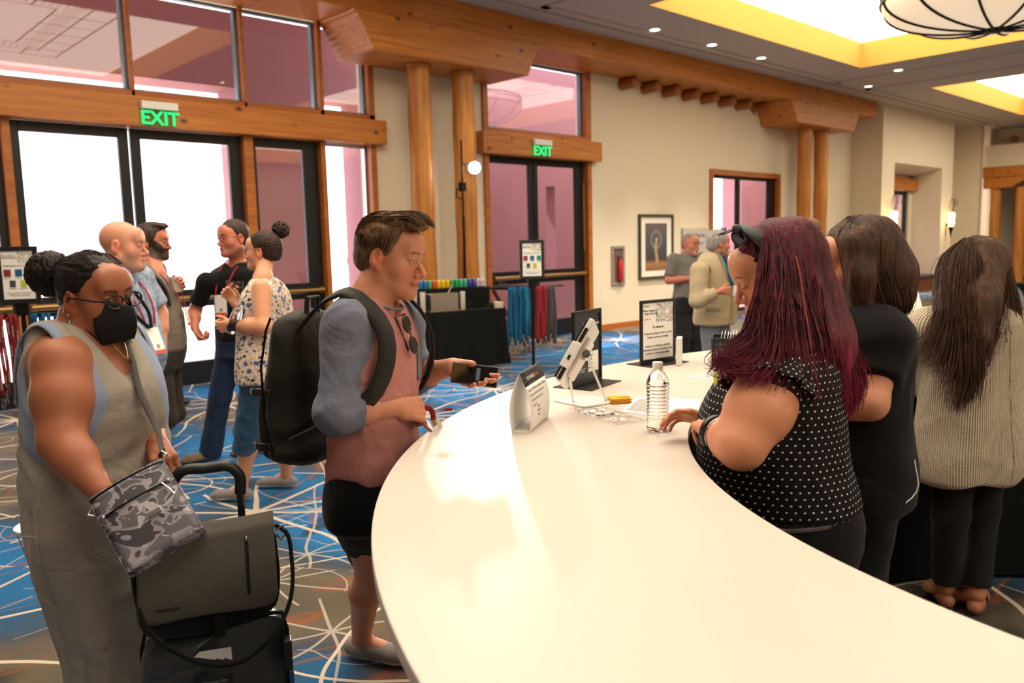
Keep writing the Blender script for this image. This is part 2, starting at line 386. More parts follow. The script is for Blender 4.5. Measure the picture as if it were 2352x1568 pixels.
for i, (qx, qy, q) in enumerate(COFFERS):
    m = MB(); t = .08
    m.box((qx-t, qy-t, CZ+.121), (qx+q+t, qy, 5.36)); m.box((qx-t, qy+q, CZ+.121), (qx+q+t, qy+q+t, 5.36)); m.box((qx-t, qy, CZ+.121), (qx, qy+q, 5.36)); m.box((qx+q, qy, CZ+.121), (qx+q+t, qy+q, 5.36))
    # painted reveals of the ceiling opening
    o = m.build('trim_%d' % (20+i), M_coffer); struct(o)
    r = MB(); e = .012
    for a, b in (((qx, qy), (qx+q, qy+e)), ((qx, qy+q-e), (qx+q, qy+q)), ((qx, qy), (qx+e, qy+q)), ((qx+q-e, qy), (qx+q, qy+q))): r.box((a[0], a[1], CZ), (b[0], b[1], 5.36))
    put(r.build('painted_reveal', M_coffer), o)
    p = MB().box((-q/2, -q/2, 0), (q/2, q/2, .04)).build('laylight', M_lay); p.location = (qx+q/2, qy+q/2, 5.36); p['kind'] = 'structure'

# ------------------------------------------------------------------ wood on the door wall
MB().box((X0, 8.8, 4.5), (20.9, YW, CZ)).build('trim_1', M_woodx)['kind'] = 'structure'
def corbel(x0, x1, y0, y1, zb, zt, n=7, inset=.28):
    prof = []
    for k in range(n+1):       # scalloped stepped ends
        z = zt+(zb-zt)*k/n; x = inset*(k/n)**.8
        prof.append((x, z));
        if k < n: prof.append((x+.012, z+(zb-zt)/n*.55)); prof.append((inset*((k+1)/n)**.8-.012, z+(zb-zt)/n*.8))
    L = [(x0+a, y0, z) for a, z in prof]; Rr = [(x1-a, y0, z) for a, z in prof[::-1]]
    return MB().prism(L+Rr, (0, y1-y0, 0))
for x0, x1 in ((5.72, 8.95), (16.45, 19.78)):
    o = corbel(x0, x1, 8.74, YW-.005, 4.04, 4.5).build('corbel', M_woodx, bevel=.012)
    solo(o, 'wide carved cedar corbel capping the log columns between the left doors' if x0 < 10 else 'smaller looking far carved cedar corbel capping two log columns right of the window', 'corbel')
cols = [(6.95, 'round cedar log column nearest the left door group, under the large corbel'), (7.73, 'round cedar log column behind the lamp stand, under the large corbel'),
        (17.82, 'left log column of the far pair by the pier'), (18.62, 'right log column of the far pair by the pier')]
for x, lab in cols:
    y = 9.12; pr = [(0, 0)]
    for k in range(15):
        z = k*4.02/14; pr.append((.158+.006*math.sin(k*1.7+x), z))
    pr += [(.175, 4.0), (.178, 4.03), (0, 4.04)]
    o = MB().lathe(pr, (x, y, 0), 28).build('log_column', M_woodz, smooth=True); solo(o, lab, 'column')
vg = None
for k in range(8):
    x = 11.88+.643*k
    if vg is None:
        vg = thing('viga', 'round log end jutting from the wall, leftmost of eight', 'log end', (x, YW, 4.40), 'round log ends under the beam')
        put(MB().cyl((x, YW-.33, 4.40), (x, YW-.003, 4.40), .098, .1, 22).build('log', M_logy, smooth=True), vg)
    else:
        c = copy_thing(vg, (.643*k, 0, 0), 'round log end jutting from the wall, %s from left of eight' % ['', 'second', 'third', 'fourth', 'fifth', 'sixth', 'seventh', 'eighth'][k])

# ------------------------------------------------------------------ doors and windows
def frame(m, x0, x1, z0, z1, t, y0, y1, tb=None, tt=None):
    tb = t if tb is None else tb; tt = t if tt is None else tt
    m.box((x0, y0, z0), (x0+t, y1, z1)); m.box((x1-t, y0, z0), (x1, y1, z1)); m.box((x0+t, y0, z0), (x1-t, y1, z0+tb)); m.box((x0+t, y0, z1-tt), (x1-t, y1, z1)); return m
dn = [0]
def leaf(x0, x1, z1=2.985, bar=True, rails=True, sl=.10, sr=.10, yb=9.66):
    dn[0] += 1; nm = 'door_%d' % dn[0]
    m = frame(MB(), x0, x1, .02, z1, .0, yb, yb+.06)
    m = MB(); m.box((x0, yb, .02), (x0+sl, yb+.06, z1)); m.box((x1-sr, yb, .02), (x1, yb+.06, z1)); m.box((x0+sl, yb, z1-.11), (x1-sr, yb+.06, z1)); m.box((x0+sl, yb, .02), (x1-sr, yb+.06, .3))
    if rails: m.box((x0+sl, yb, .95), (x1-sr, yb+.06, 1.16))
    o = struct(m.build(nm, M_black, bevel=.006))
    g = MB()
    if rails: g.box((x0+sl, yb+.025, .3), (x1-sr, yb+.033, .95)); g.box((x0+sl, yb+.025, 1.16), (x1-sr, yb+.033, z1-.11))
    else: g.box((x0+sl, yb+.025, .3), (x1-sr, yb+.033, z1-.11))
    put(g.build('pane', M_glass), o)
    if bar:
        b = MB().cyl((x0+.05, yb-.07, 1.06), (x1-.05, yb-.07, 1.06), .032, n=14); b.box((x0+.04, yb-.07, 1.02), (x0+.1, yb, 1.1)); b.box((x1-.1, yb-.07, 1.02), (x1-.04, yb, 1.1))
        put(b.build('push_bar', M_brass, smooth=True), o)
    return o
def win(x0, x1, z0, z1, mat_f, t=.05, y=9.68, nm=[0], muls=(), gm=None):
    nm[0] += 1
    m = frame(MB(), x0, x1, z0, z1, t, y, y+.08)
    for q in muls: m.box((q-.05, y, z0+t), (q+.05, y+.08, z1-t))
    o = struct(m.build('window_%d' % nm[0], mat_f, bevel=.004)); put(MB().box((x0+t, y+.035, z0+t), (x1-t, y+.043, z1-t)).build('pane', gm or M_glass), o); return o
leaf(.98, 2.04, bar=True, sr=.08)
leaf(2.12, 3.29, sl=.10, sr=.11); leaf(3.31, 4.60, sl=.11, sr=.15); leaf(4.72, 5.66, sl=.08, sr=.22)
win(5.73, 6.43, .0, 2.98, M_steel, .03)
M_sash = mat('grey_blue_sash', '#6f8790', .4, .6)
for a, b in ((.8, 2.02), (2.07, 3.33), (3.37, 4.64), (4.68, 5.68), (5.74, 6.43)): win(a, b, 3.39, 4.5, M_sash, .03, 9.66)
t = MB()
for a, b in ((2.04, 2.12), (4.60, 4.72), (5.66, 5.73), (6.43, 6.52), (-.6, -.5)): t.box((a, 9.56, 0), (b, 9.75, 2.99))
for a, b in ((2.02, 2.07), (3.33, 3.37), (4.64, 4.68), (5.68, 5.74), (6.43, 6.52), (-.6, -.5)): t.box((a, 9.56, 3.3), (b, 9.75, 4.5))
t.box((-.6, 9.56, 3.3), (6.52, 9.75, 3.39))
struct(t.build('trim_2', M_trim, bevel=.005))
struct(MB().box((-.7, 9.44, 2.99), (6.62, 9.60, 3.31)).box((-.6, 9.6, 2.99), (6.46, 9.90, 3.31)).build('trim_3', M_woodx, bevel=.006))
# second pair of doors
leaf(8.62, 9.64, sl=.07, sr=.09); leaf(9.66, 10.88, sl=.09, sr=.2)
win(8.60, 10.86, 3.40, 4.5, M_sash, .035, 9.66)
t = MB(); t.box((8.5, 9.56, 0), (8.60, 9.75, 2.99)); t.box((10.90, 9.56, 0), (11.0, 9.75, 2.99)); t.box((8.5, 9.56, 3.32), (8.6, 9.75, 4.5)); t.box((10.86, 9.56, 3.32), (11.0, 9.75, 4.5)); t.box((8.6, 9.56, 3.3), (10.86, 9.75, 3.4))
struct(t.build('trim_4', M_trim, bevel=.005)); struct(MB().box((8.38, 9.44, 2.99), (11.14, 9.60, 3.32)).box((8.5, 9.6, 2.99), (11.0, 9.90, 3.31)).build('trim_5', M_woodx, bevel=.006))
# glazed door further right
win(14.82, 17.46, .02, 2.93, M_black, .06, 9.66, muls=(15.95,)); 
struct(MB().box((17.16, 9.64, .02), (17.46, 9.7, 2.93)).build('trim_6', M_black))
t = frame(MB(), 14.71, 17.58, 0, 3.04, .11, 9.56, 9.68, tb=0.001); struct(t.build('trim_7', M_trim, bevel=.005))
# niche window, its lintel, seat and cushion
win(22.1, 25.12, .42, 2.86, M_black, .12, 9.66, gm=M_glass)
struct(MB().box((22.04, 9.45, 2.86), (25.36, 9.6, 3.2)).build('trim_8', M_woodx, bevel=.005))
b = thing('window_seat', 'built-in window seat with dark cushion in the deep niche behind the women', 'bench', (23.7, 9.2, 0))
put(MB().box((22.05, 8.84, 0), (25.38, 9.58, .36)).build('wood_base', wood('seat_panel', '#7d4420', '#5c2e12', knots=False, axis=2)), b)
put(MB().box((22.06, 8.8, .36), (25.37, 9.58, .44)).build('cushion', mat('dark_cushion', '#3a2c30', .8), bevel=.02), b)
struct(MB().box((6.52, YW-.02, 0), (8.5, YW, .11)).box((11.0, YW-.02, 0), (14.71, YW, .11)).box((17.58, YW-.02, 0), (21.26, YW, .11)).box((21.24, 8.8, 0), (21.26, 9.6, .11)).box((21.24, 8.78, 0), (22.04, 8.8, .11)).box((25.39, 8.78, 0), (26.24, 8.8, .11)).build('baseboard_front', M_trim))

# portal at the end of the room
struct(MB().box((28.7, 4.4, 3.30), (29.2, 8.75, 3.62)).build('trim_9', M_woodx, bevel=.01))
for (ya, yb, k) in ((7.35, 8.75, 0), (4.4, 5.6, 1)):
    pr = [(28.72, yb-.02, 3.29), (28.72, ya, 3.29)]
    for j in range(6): pr += [(28.72, ya+.10+j*.09, 3.29-.053*j), (28.72, ya+.10+j*.09, 3.29-.053*(j+1))]
    pr += [(28.72, yb-.02, 2.97)]
    solo(MB().prism(pr, (.42, 0, 0)).build('bracket', M_woodx, bevel=.006), 'stepped cedar bracket under the portal lintel, ' + ('above the two log columns in view' if k == 0 else 'out at the far side of the opening'), 'bracket')
for j, y in enumerate((8.42, 7.72)):
    o = MB().lathe([(0, 0)]+[(.155+.005*math.sin(k*2.1+j), k*2.97/10) for k in range(11)]+[(0, 2.972)], (28.95, y, 0), 24).build('log_column', M_woodz, smooth=True)
    solo(o, ['log column at the far portal, touching the wall', 'log column at the far portal, nearer the table with green boxes'][j], 'column')
for j, y in enumerate((8.2, 7.1)):
    solo(MB().cyl((29.55, y, 4.52), (29.89, y, 4.52), .09, n=18).build('viga', M_logy, smooth=True), 'dark round log end above the far portal, ' + ('left one' if j == 0 else 'right one'), 'log end', 'log ends above the portal')

# ------------------------------------------------------------------ outside
struct(MB().box((-40, 9.92, -.3), (70, 60, -.05)).build('ground_outside', M_bright))
struct(MB().box((-20, 9.9, 5.65), (8.2, 12.7, 5.8)).build('roof_added_shade', M_pink))  # unseen slab, added to keep sky light off the left pink wall
p = MB(); p.box((-20, 12.0, 4.03), (40, 12.6, 5.12)); p.box((5.68, 12.0, -.05), (7.14, 12.6, 4.03)); p.box((7.88, 12.0, -.05), (12.35, 12.6, 4.03)); p.box((12.62, 12., -.05), (18.0, 12.6, 4.03)); p.box((19.95, 12, -.05), (33, 12.6, 4.03)); p.box((12.35, 12, -.05), (12.62, 12.6, .9)); p.box((12.35, 12, 2.78), (12.62, 12.6, 4.03))
struct(p.build('wall_portico', M_pink))
M_green = mat('cactus_skin', '#3f5f4a', .8)
o = MB().tube([(8.85, 14, -.05), (8.85, 14, .7), (8.88, 14, 1.1), (8.86, 14, 1.35), (8.9, 14, 1.75)], [.1, .11, .075, .12, .04], 12).build('cactus', M_green, smooth=True)
solo(o, 'slim green cactus standing outside beyond the tall sidelight', 'cactus')

# ------------------------------------------------------------------ lights in the ceiling
def downlight(x, y, label, power=90, spot=1.15):
    t = thing('recessed_downlight', label, 'ceiling light', (x, y, CZ), 'recessed ceiling lights')
    put(MB().lathe([(.075, -.004), (.1, -.006), (.105, 0), (.075, .001)], (x, y, CZ), 24).build('trim_ring', M_white, smooth=True), t)
    put(MB().lathe([(0, -.003), (.076, -.003), (.076, .0)], (x, y, CZ), 24).build('lens', M_light), t)
    l = bpy.data.lights.new('downlight_lamp', 'SPOT'); l.energy = power; l.spot_size = spot; l.spot_blend = .8; l.color = (1, .90, .76); l.shadow_soft_size = .05
    lo = bpy.data.objects.new('downlight_lamp', l); COL.objects.link(lo); lo.location = (x, y, CZ-.02); put(lo, t); return t
names = ['nearest the big corbel', 'middle of the three by the slot', 'third along the slot, nearest the far columns']
for k, (x, y) in enumerate(((10.8, 8.05), (12.4, 8.05), (14.02, 8.05))): downlight(x, y, 'small round recessed ceiling light, '+names[k], 620, 1.2)
downlight(17.32, 6.9, 'small round recessed ceiling light between the two glowing coffers', 160)
for x in (18.6, 7.5, 4.0, 0.5): downlight(x, 8.05, 'small round recessed ceiling light over the door wall', 150, 1.5)
for x, y in ((3.2, -1.2), (1.2, -3), (7.2, 3.6), (7.6, 0.2)): downlight(x, y, 'small round recessed ceiling light over the check-in counter', 150, 1.6)

# great bowl pendant inside the coffer
LB = (13.04, 3.9)
lp = thing('bowl_pendant', 'huge shallow alabaster bowl lamp with black ribs hanging below the ceiling', 'pendant lamp', (LB[0], LB[1], 4.39))
M_alab = emis('alabaster', (1, .80, .55, 1), .55, '#e8cfa6')
def _al():
    n = NB(M_alab); c = n.coord(); a = n.noise(c, 1.6, 4, .6, 1.5)
    n.link(n.mix(a, (1, .70, .42, 1), (1, .88, .70, 1)), 'Emission Color')
_al()
Rb = 1.46
def bowl(u): return (Rb*math.sin(u*PI/2), 4.40+.50*(1-math.cos(u*PI/2)))
put(MB().lathe([bowl(k/14) for k in range(15)], (LB[0], LB[1], 0), 64).build('bowl', M_alab, smooth=True), lp)
M_iron = mat('black_iron', '#0f0e0d', .5, .6)
for k in range(12):
    a = 2*PI*k/12+.12; pts = [(LB[0]+(bowl(u/12)[0]+.012)*math.cos(a), LB[1]+(bowl(u/12)[0]+.012)*math.sin(a), bowl(u/12)[1]-.008) for u in range(13)]
    put(MB().tube(pts, .019, 8).build('rib', M_iron, smooth=True), lp)
put(MB().lathe([(0, -.05), (.08, -.05), (.16, -.02), (.18, .0), (.15, .02), (0, .02)], (LB[0], LB[1], 4.41), 20).build('hub', M_iron, smooth=True), lp)
rg = MB(); rg.lathe([(Rb, 4.88), (Rb+.03, 4.88), (Rb+.03, 4.91), (Rb, 4.91), (Rb, 4.88)], (LB[0], LB[1], 0), 64); rg.lathe([(Rb, 5.07), (Rb+.03, 5.07), (Rb+.03, 5.10), (Rb, 5.10), (Rb, 5.07)], (LB[0], LB[1], 0), 64)
for k in range(96):
    a, b = 2*PI*k/96, 2*PI*(k+1)/96; q = lambda t, z: (LB[0]+(Rb+.015)*math.cos(t), LB[1]+(Rb+.015)*math.sin(t), z)
    rg.tube([q(a, 4.9), q(b, 5.08)], .007, 4); rg.tube([q(b, 4.9), q(a, 5.08)], .007, 4)
put(rg.build('lattice_rim', M_iron), lp)
for k in range(4):
    a = PI/4+k*PI/2; put(MB().cyl((LB[0]+Rb*math.cos(a), LB[1]+Rb*math.sin(a), 5.1), (LB[0]+.3*math.cos(a), LB[1]+.3*math.sin(a), 5.37), .012, n=8).build('suspension_rod', M_iron), lp)

# exit signs
M_exit = emis('exit_green', (.0, .85, .22, 1), 1.1, '#0a7a34'); M_acr = glass('acrylic', (.86, .95, .88, 1), 1)
for x, lab in ((3.56, 'green EXIT sign over the large double doors at left'), (9.62, 'green EXIT sign over the narrower doors behind the lanyard stand')):
    t = thing('exit_sign', lab, 'exit sign', (x, 9.44, 3.0)); y = 9.44
    put(MB().box((x-.2, y-.07, 3.17), (x+.2, y, 3.255)).build('housing', M_white, bevel=.008), t)
    put(MB().box((x-.17, y-.04, 2.975), (x+.17, y-.03, 3.17)).build('panel', M_acr), t)
    text('EXIT', (x, y-.042, 3.01), (1, 0, 0), (0, 0, 1), .205, M_exit, t, 'letters', 'CENTER', .008, bold=.004)

# sconces on the pier
M_sc = emis('sconce_glass', (1, .60, .20, 1), 5.5, '#ffb050')
for x, lab in ((21.72, 'glowing pod wall sconce left of the window niche'), (25.84, 'glowing pod wall sconce right of the window niche')):
    t = thing('wall_sconce', lab, 'wall lamp', (x, 8.8, 1.62)); y = 8.66
    put(MB().lathe([(0, 1.78), (.06, 1.80), (.095, 1.90), (.075, 2.0), (.10, 2.10), (.09, 2.19), (.0, 2.22)], (x, y, 0), 20).build('glass_pod', M_sc, smooth=True), t)
    m = MB().tube([(x-.02, y, 1.48), (x-.01, y, 1.62), (x, y, 1.79)], [.004, .03, .07], 10).build('spike', M_iron, smooth=True); put(m, t)
    m = MB()
    for s, R in ((-1, .26), (1, .3)):
        m.tube([(x+.05*s, y, 2.18), (x+.16*s, y, 2.36), (x+(.10 if s < 0 else .2)*s, y, 2.52), (x+.08+.12*s, y, 2.60), (x+.30+.1*s, y, 2.54), (x+.38+.1*s, y, 2.40)], .008, 6)
    m.box((x-.03, y, 1.82), (x+.03, 8.8, 1.9)); put(m.build('wire_loops', M_iron, smooth=True), t)
    l = bpy.data.lights.new('sconce_lamp', 'POINT'); l.energy = 14; l.color = (1, .66, .33); l.shadow_soft_size = .1
    lo = bpy.data.objects.new('sconce_lamp', l); COL.objects.link(lo); lo.location = (x, y-.22, 2.0); put(lo, t)

# fire cabinet and framed picture
t = thing('fire_extinguisher_cabinet', 'recessed grey fire extinguisher cabinet with glass front on the cream wall', 'fire cabinet', (11.72, YW, .80))
M_cab = mat('cabinet_grey', '#8d8178', .5); M_red = mat('signal_red', '#b01c1c', .4)
put(frame(MB(), 11.54, 11.91, .80, 1.52, .055, YW-.03, YW).build('frame', M_cab, bevel=.004), t)
put(MB().box((11.595, YW-.006, .855), (11.855, YW-.002, 1.465)).build('back_panel', mat('cabinet_inner', '#6d5a54', .5)), t)
m = MB().lathe([(0, .88), (.05, .88), (.055, .9), (.055, 1.2), (.03, 1.26), (.02, 1.3), (0, 1.3)], (11.75, YW-.045, 0), 16)
put(m.build('extinguisher', M_red, smooth=True), t); put(MB().box((11.715, YW-.075, 1.30), (11.79, YW-.03, 1.35)).build('valve', M_steel, bevel=.004), t)
text('FIRE', (11.64, YW-.012, 1.40), (0, 0, -1), (1, 0, 0), .07, M_red, t, 'lettering', 'LEFT')
t = thing('framed_picture', 'tall dark framed photograph with wide cream mat on the far wall', 'picture', (12.87, YW, .87))
put(frame(MB(), 12.33, 13.41, .87, 2.10, .05, YW-.05, YW).build('frame', mat('olive_frame', '#3c3a2a', .5), bevel=.006), t)
put(MB().box((12.37, YW-.022, .91), (13.37, YW-.006, 2.06)).build('mat_board', mat('mat_board', '#e6dfd2', .9)), t)
M_pic = mat('picture_print', '#5a4c46', .6)
def _pic():
    n = NB(M_pic); c = n.coord(); sp = n.n('ShaderNodeSeparateXYZ', {0: c}); dx = n.math('SUBTRACT', sp.outputs[0], 12.87); z = sp.outputs[2]
    g = n.ramp(n.math('MULTIPLY_ADD', z, 1.0, -1.0), [(.02, srgb('#7c5836')), (.16, srgb('#9a6a44')), (.24, srgb('#3c3330')), (.6, srgb('#4b4a52')), (.95, srgb('#6b5d55'))])
    r = n.math('SQRT', n.math('ADD', n.math('POWER', n.math('ABSOLUTE', dx), 2), n.math('POWER', n.math('ABSOLUTE', n.math('SUBTRACT', z, 1.62)), 2)))
    g = n.mix(n.ramp(r, [(.1, 0.), (.17, .5), (.2, 0.)]), g, srgb('#9a958e')); 
    fig = n.math('MULTIPLY', n.math('LESS_THAN', n.math('ABSOLUTE', n.math('ADD', dx, n.math('MULTIPLY', n.math('SINE', n.math('MULTIPLY', z, 14)), .02))), .045), n.math('MULTIPLY', n.math('GREATER_THAN', z, 1.18), n.math('LESS_THAN', z, 1.66)))
    g = n.mix(n.math('MULTIPLY', fig, .7), g, srgb('#b59a7c')); n.link(n.mix(.35, g, n.noise(c, 7, 5, .6, 0, 1), 'OVERLAY'), 'Base Color')
_pic()
put(MB().box((12.53, YW-.026, 1.03), (13.21, YW-.021, 1.93)).build('print', M_pic), t)

# ================================================================== LAMP STAND
t = thing('light_stand', 'black photo light stand with a glaring round LED lamp beside the log columns', 'lamp', (7.35, 8.85, 0)); lx, ly = on_y(1062, 420, 8.85)[0], 8.85
hp = on_y(1090, 385, 8.75)
put(MB().cyl((lx, ly, .02), (lx, ly, 2.0), .018, n=12).cyl((lx, ly, 2.0), (lx, ly, 3.05), .013, n=12).build('pole', M_iron, smooth=True), t)
for k in range(3):
    a = .6+2*PI*k/3; put(MB().tube([(lx, ly, .55), (lx+.16*math.cos(a), ly+.16*math.sin(a), .015)], .011, 8).build('leg', M_iron), t)
put(MB().box((lx-.05, ly-.05, 2.35), (lx+.03, ly+.03, 2.47)).tube([(lx-.02, ly-.03, 2.4), (lx-.13, ly-.03, 2.38), (lx-.14, ly-.03, 2.26), (lx-.03, ly-.03, 2.24)], .012, 8).build('clamp', M_iron, bevel=.004), t)
aim = unit(V(1.6, 2.0, 1.0)-hp)
put(MB().tube([(lx, ly, 2.72), hp-aim*.1], .014, 8).cyl(hp-aim*.16, hp-aim*.01, .06, .085, 20).build('lamp_head', M_iron, smooth=True), t)
put(MB().cyl(hp-aim*.012, hp+aim*.006, .082, n=24).build('led_face', emis('led_white', (1, .97, .92, 1), 60), smooth=True), t)
put(MB().tube([(lx-.02, ly-.02, 2.2), (lx-.05, ly-.02, 1.2), (lx-.02, ly, .3)], .005, 6).build('cable', M_iron), t)
l = bpy.data.lights.new('led_lamp', 'SPOT'); l.energy = 420; l.spot_size = 1.9; l.spot_blend = .7; l.color = (1, .95, .86); l.shadow_soft_size = .09
lo = bpy.data.objects.new('led_lamp', l); COL.objects.link(lo); lo.location = Vector([float(x) for x in hp+aim*.03]); lo.rotation_euler = Vector([float(x) for x in aim]).to_track_quat('-Z', 'Y').to_euler(); put(lo, t)
# ================================================================== CHECK-IN COUNTER
CZT = 1.045; CC = V(2.85, -.05); RO, RI = 2.425, 1.655
M_lam = mat('white_laminate', '#cdc2b8', .42); M_laml = mat('laminate_edge', '#dcdada', .45)
ct = thing('counter', 'large round white check-in counter with black skirt, filling the foreground', 'counter', (CC[0], CC[1], 0))
def ring(ri, ro, z0, z1, n=144, gap=0, a0=0, a1=2*PI):
    m = MB(); P = []; seg = max(2, int(n*(a1-a0)/(2*PI))); full = a1-a0 > 6.28
    N = seg if full else seg+1
    for k in range(N):
        a = a0+(a1-a0)*k/seg; c, s = math.cos(a), math.sin(a)
        for r, z in ((ri, z0), (ro, z0), (ro, z1), (ri, z1)): P.append((CC[0]+r*c, CC[1]+r*s, z))
    F = []
    for k in range(seg):
        A, B = 4*k, 4*((k+1) % N)
        for j in range(4): F.append((A+j, A+(j+1) % 4, B+(j+1) % 4, B+j))
    if not full: F += [(3, 2, 1, 0), (4*seg, 4*seg+1, 4*seg+2, 4*seg+3)]
    return m.add(P, [f[::-1] for f in F])
SEAM = math.atan2(2.07+.05, 1.80-2.85)
for k in range(6):
    a0 = SEAM+k*PI/3+.0004; o = ring(RI, RO, CZT-.028, CZT, a0=a0, a1=a0+PI/3-.0008, n=240).build('top', M_lam, ct, bevel=.003)
put(ring(RO-.16, RO-.13, 0, CZT-.028).build('outer_panel', M_laml), ct)
put(ring(RI+.06, RI+.08, .02, CZT-.03).build('inner_skirt', M_dark), ct)
put(ring(RI+.09, RO-.18, .42, .44).build('shelf', M_dark), ct)
def on_top(x, y): return on_z(x, y, CZT)
UP = V(0, 0, 1)
M_ink = mat('dark_ink', '#3b3b40', .7); M_grey = mat('grey_ink', '#8b8b90', .7); M_paper = mat('white_paper', '#f2f0ec', .75); M_blackp = mat('black_plastic', '#17171a', .35); M_printk = mat('black_print', '#23262c', .45)
M_orange = mat('orange_ink', '#d8603a', .6); M_teal = mat('teal_ink', '#2f8f8c', .6); M_cream = mat('cream_ink', '#ece7dd', .6)

# --- artwork of coloured dashes bursting from a white centre
def burst_mat(name, c, r, u, size):
    m = mat(name, '#dddddd', .6); n = NB(m); co_ = n.coord()
    rel = n.n('ShaderNodeVectorMath', {0: co_, 1: tuple(c)}, operation='SUBTRACT').outputs[0]
    dx = n.n('ShaderNodeVectorMath', {0: rel, 1: tuple(r)}, operation='DOT_PRODUCT').outputs['Value']; dy = n.n('ShaderNodeVectorMath', {0: rel, 1: tuple(u)}, operation='DOT_PRODUCT').outputs['Value']
    rr = n.math('SQRT', n.math('ADD', n.math('MULTIPLY', dx, dx), n.math('MULTIPLY', dy, dy))); ang = n.math('ARCTAN2', dy, dx)
    a = n.math('MULTIPLY', ang, 46/(2*PI)); l = n.math('MULTIPLY', n.math('LOGARITHM', n.math('MAXIMUM', rr, .001), 2.718), 5.)
    cell = n.n('ShaderNodeCombineXYZ', {0: n.math('FLOOR', a), 1: n.math('FLOOR', l)}).outputs[0]
    wn = n.n('ShaderNodeTexWhiteNoise', {'Vector': cell}, noise_dimensions='2D').outputs['Value']
    col = n.ramp(wn, [(0, srgb('#e8e4dc')), (.22, srgb('#1d3f6b')), (.38, srgb('#2f7fae')), (.5, srgb('#e3b93c')), (.6, srgb('#c94e33')), (.7, srgb('#22303f')), (.85, srgb('#cfd6da')), (.95, srgb('#5b8f63'))], 'CONSTANT')
    gap = n.math('MULTIPLY', n.math('LESS_THAN', n.math('ABSOLUTE', n.math('SUBTRACT', n.math('FRACT', a), .5)), .34), n.math('LESS_THAN', n.math('ABSOLUTE', n.math('SUBTRACT', n.math('FRACT', l), .5)), .40))
    gap = n.math('MULTIPLY', gap, n.math('GREATER_THAN', rr, size*.14))
    n.link(n.mix(gap, srgb('#efece6'), col), 'Base Color'); return m

class Face:
    """a flat sheet: origin bottom-left, right and up vectors; coordinates in metres on it"""
    def __init__(s, o, r, u): s.o = V(*o); s.r = unit(r); s.u = unit(u-s.r*np.dot(u, s.r)); s.n = np.cross(s.r, s.u)
    def p(s, x, y, z=0.): return s.o+x*s.r+y*s.u+z*s.n
    def slab(s, m, x0, y0, x1, y1, z0, z1):
        return m.obox(s.p((x0+x1)/2, (y0+y1)/2, (z0+z1)/2), s.r*(x1-x0)/2, s.u*(y1-y0)/2, s.n*(z1-z0)/2)
    def rect(s, x0, y0, x1, y1, z, name, m, parent, t=.0004): return s.slab(MB(), x0, y0, x1, y1, z, z+t).build(name, m, parent)
    def text(s, body, x, y, size, m, parent, z=.0006, name='lettering', align='LEFT', spacing=1., bold=0): return text(body, s.p(x, y, z), s.r, s.u, size, m, parent, name, align, .0006, spacing, 0, bold)
def poster_base(F, w, t, dep=.075):
    b = MB(); b.obox(F.p(w/2, .0015, 0)*V(1, 1, 0)+V(0, 0, CZT+.002), F.r*(w/2+.012), unit(F.n*V(1, 1, 0))*dep, UP*.002); b.build('base_plate', M_blackp, t)

# --- sign stand with check-in directions
L, Rr = on_top(1471, 840), on_top(1543, 829); F = Face(L+V(0, 0, .004), Rr-L, UP); w, h = .225, .287
t = thing('sign_stand', 'black framed tabletop sign reading To check in, standing on the white counter', 'sign', (L+Rr)/2)
m = MB(); F.slab(m, 0, 0, .013, h, -.006, .006); F.slab(m, w-.013, 0, w, h, -.006, .006); F.slab(m, .013, 0, w-.013, .02, -.006, .006); F.slab(m, .013, h-.014, w-.013, h, -.006, .006)
m.build('frame', M_blackp, t, bevel=.0015); poster_base(F, w, t)
F.rect(.012, .018, w-.012, h-.012, -.001, 'sheet', M_paper, t, .002)
cB = F.p(w-.052, h-.055, .0015); F.rect(.10, h-.104, w-.014, h-.018, .0013, 'burst_artwork', burst_mat('burst_a', cB, F.r, F.u, .09), t)
F.text('Where Alliances\n   Shape Outcomes', .016, h-.052, .0125, M_ink, t, .002); F.text('Scottsdale, AZ', .018, h-.088, .008, M_orange, t, .002); F.text('TD SYNNEX', .018, h-.03, .007, M_ink, t, .002)
F.text('To check in:', w/2, h-.128, .0145, M_ink, t, .002, align='CENTER', bold=.0003)
F.text('Customers, please check in on the\nkiosks to print your badge.\n\n', w/2, h-.155, .0128, M_ink, t, .002, align='CENTER', spacing=1.35)
F.text('Vendors, Co-Workers, and Non-\nAssociates, please see an Events Team\nmember to receive your badge.', w/2, h-.212, .0122, M_ink, t, .002, align='CENTER', spacing=1.35)

# --- dark poster stand behind the tablet
L, Rr = on_top(1318, 893), on_top(1380, 873); F = Face(L+V(0, 0, .004), Rr-L, UP); w, h = .222, .29
t = thing('sign_stand', 'black framed tabletop poster with a dark phone picture, half behind the tablet', 'sign', (L+Rr)/2)
m = MB(); F.slab(m, 0, 0, .012, h, -.007, .007); F.slab(m, w-.012, 0, w, h, -.007, .007); F.slab(m, .012, 0, w-.012, .012, -.007, .007); F.slab(m, .012, h-.016, w-.012, h, -.007, .007)
m.build('frame', M_blackp, t, bevel=.0015); poster_base(F, w, t, .085)
F.rect(.011, .011, w-.011, h-.014, -.002, 'poster', mat('poster_dark', '#2b2f3a', .4), t, .003)
F.rect(.105, .06, w-.02, .205, .0015, 'phone_screen', mat('phone_navy', '#22324f', .3), t); F.rect(.112, .045, w-.026, .125, .0022, 'screen_card', M_paper, t)
fg = MB()
for k, (x, y) in enumerate(((.095, .20), (.1, .168), (.088, .14), (.102, .115))): fg.obox(F.p(x, y, .0028), F.r*.016+F.u*.006, F.u*.011, F.n*.0006)
fg.build('finger_picture', mat('picture_skin', '#c9604a', .6), t)
F.rect(.022, .075, .062, .115, .0018, 'code_patch', M_cream, t)
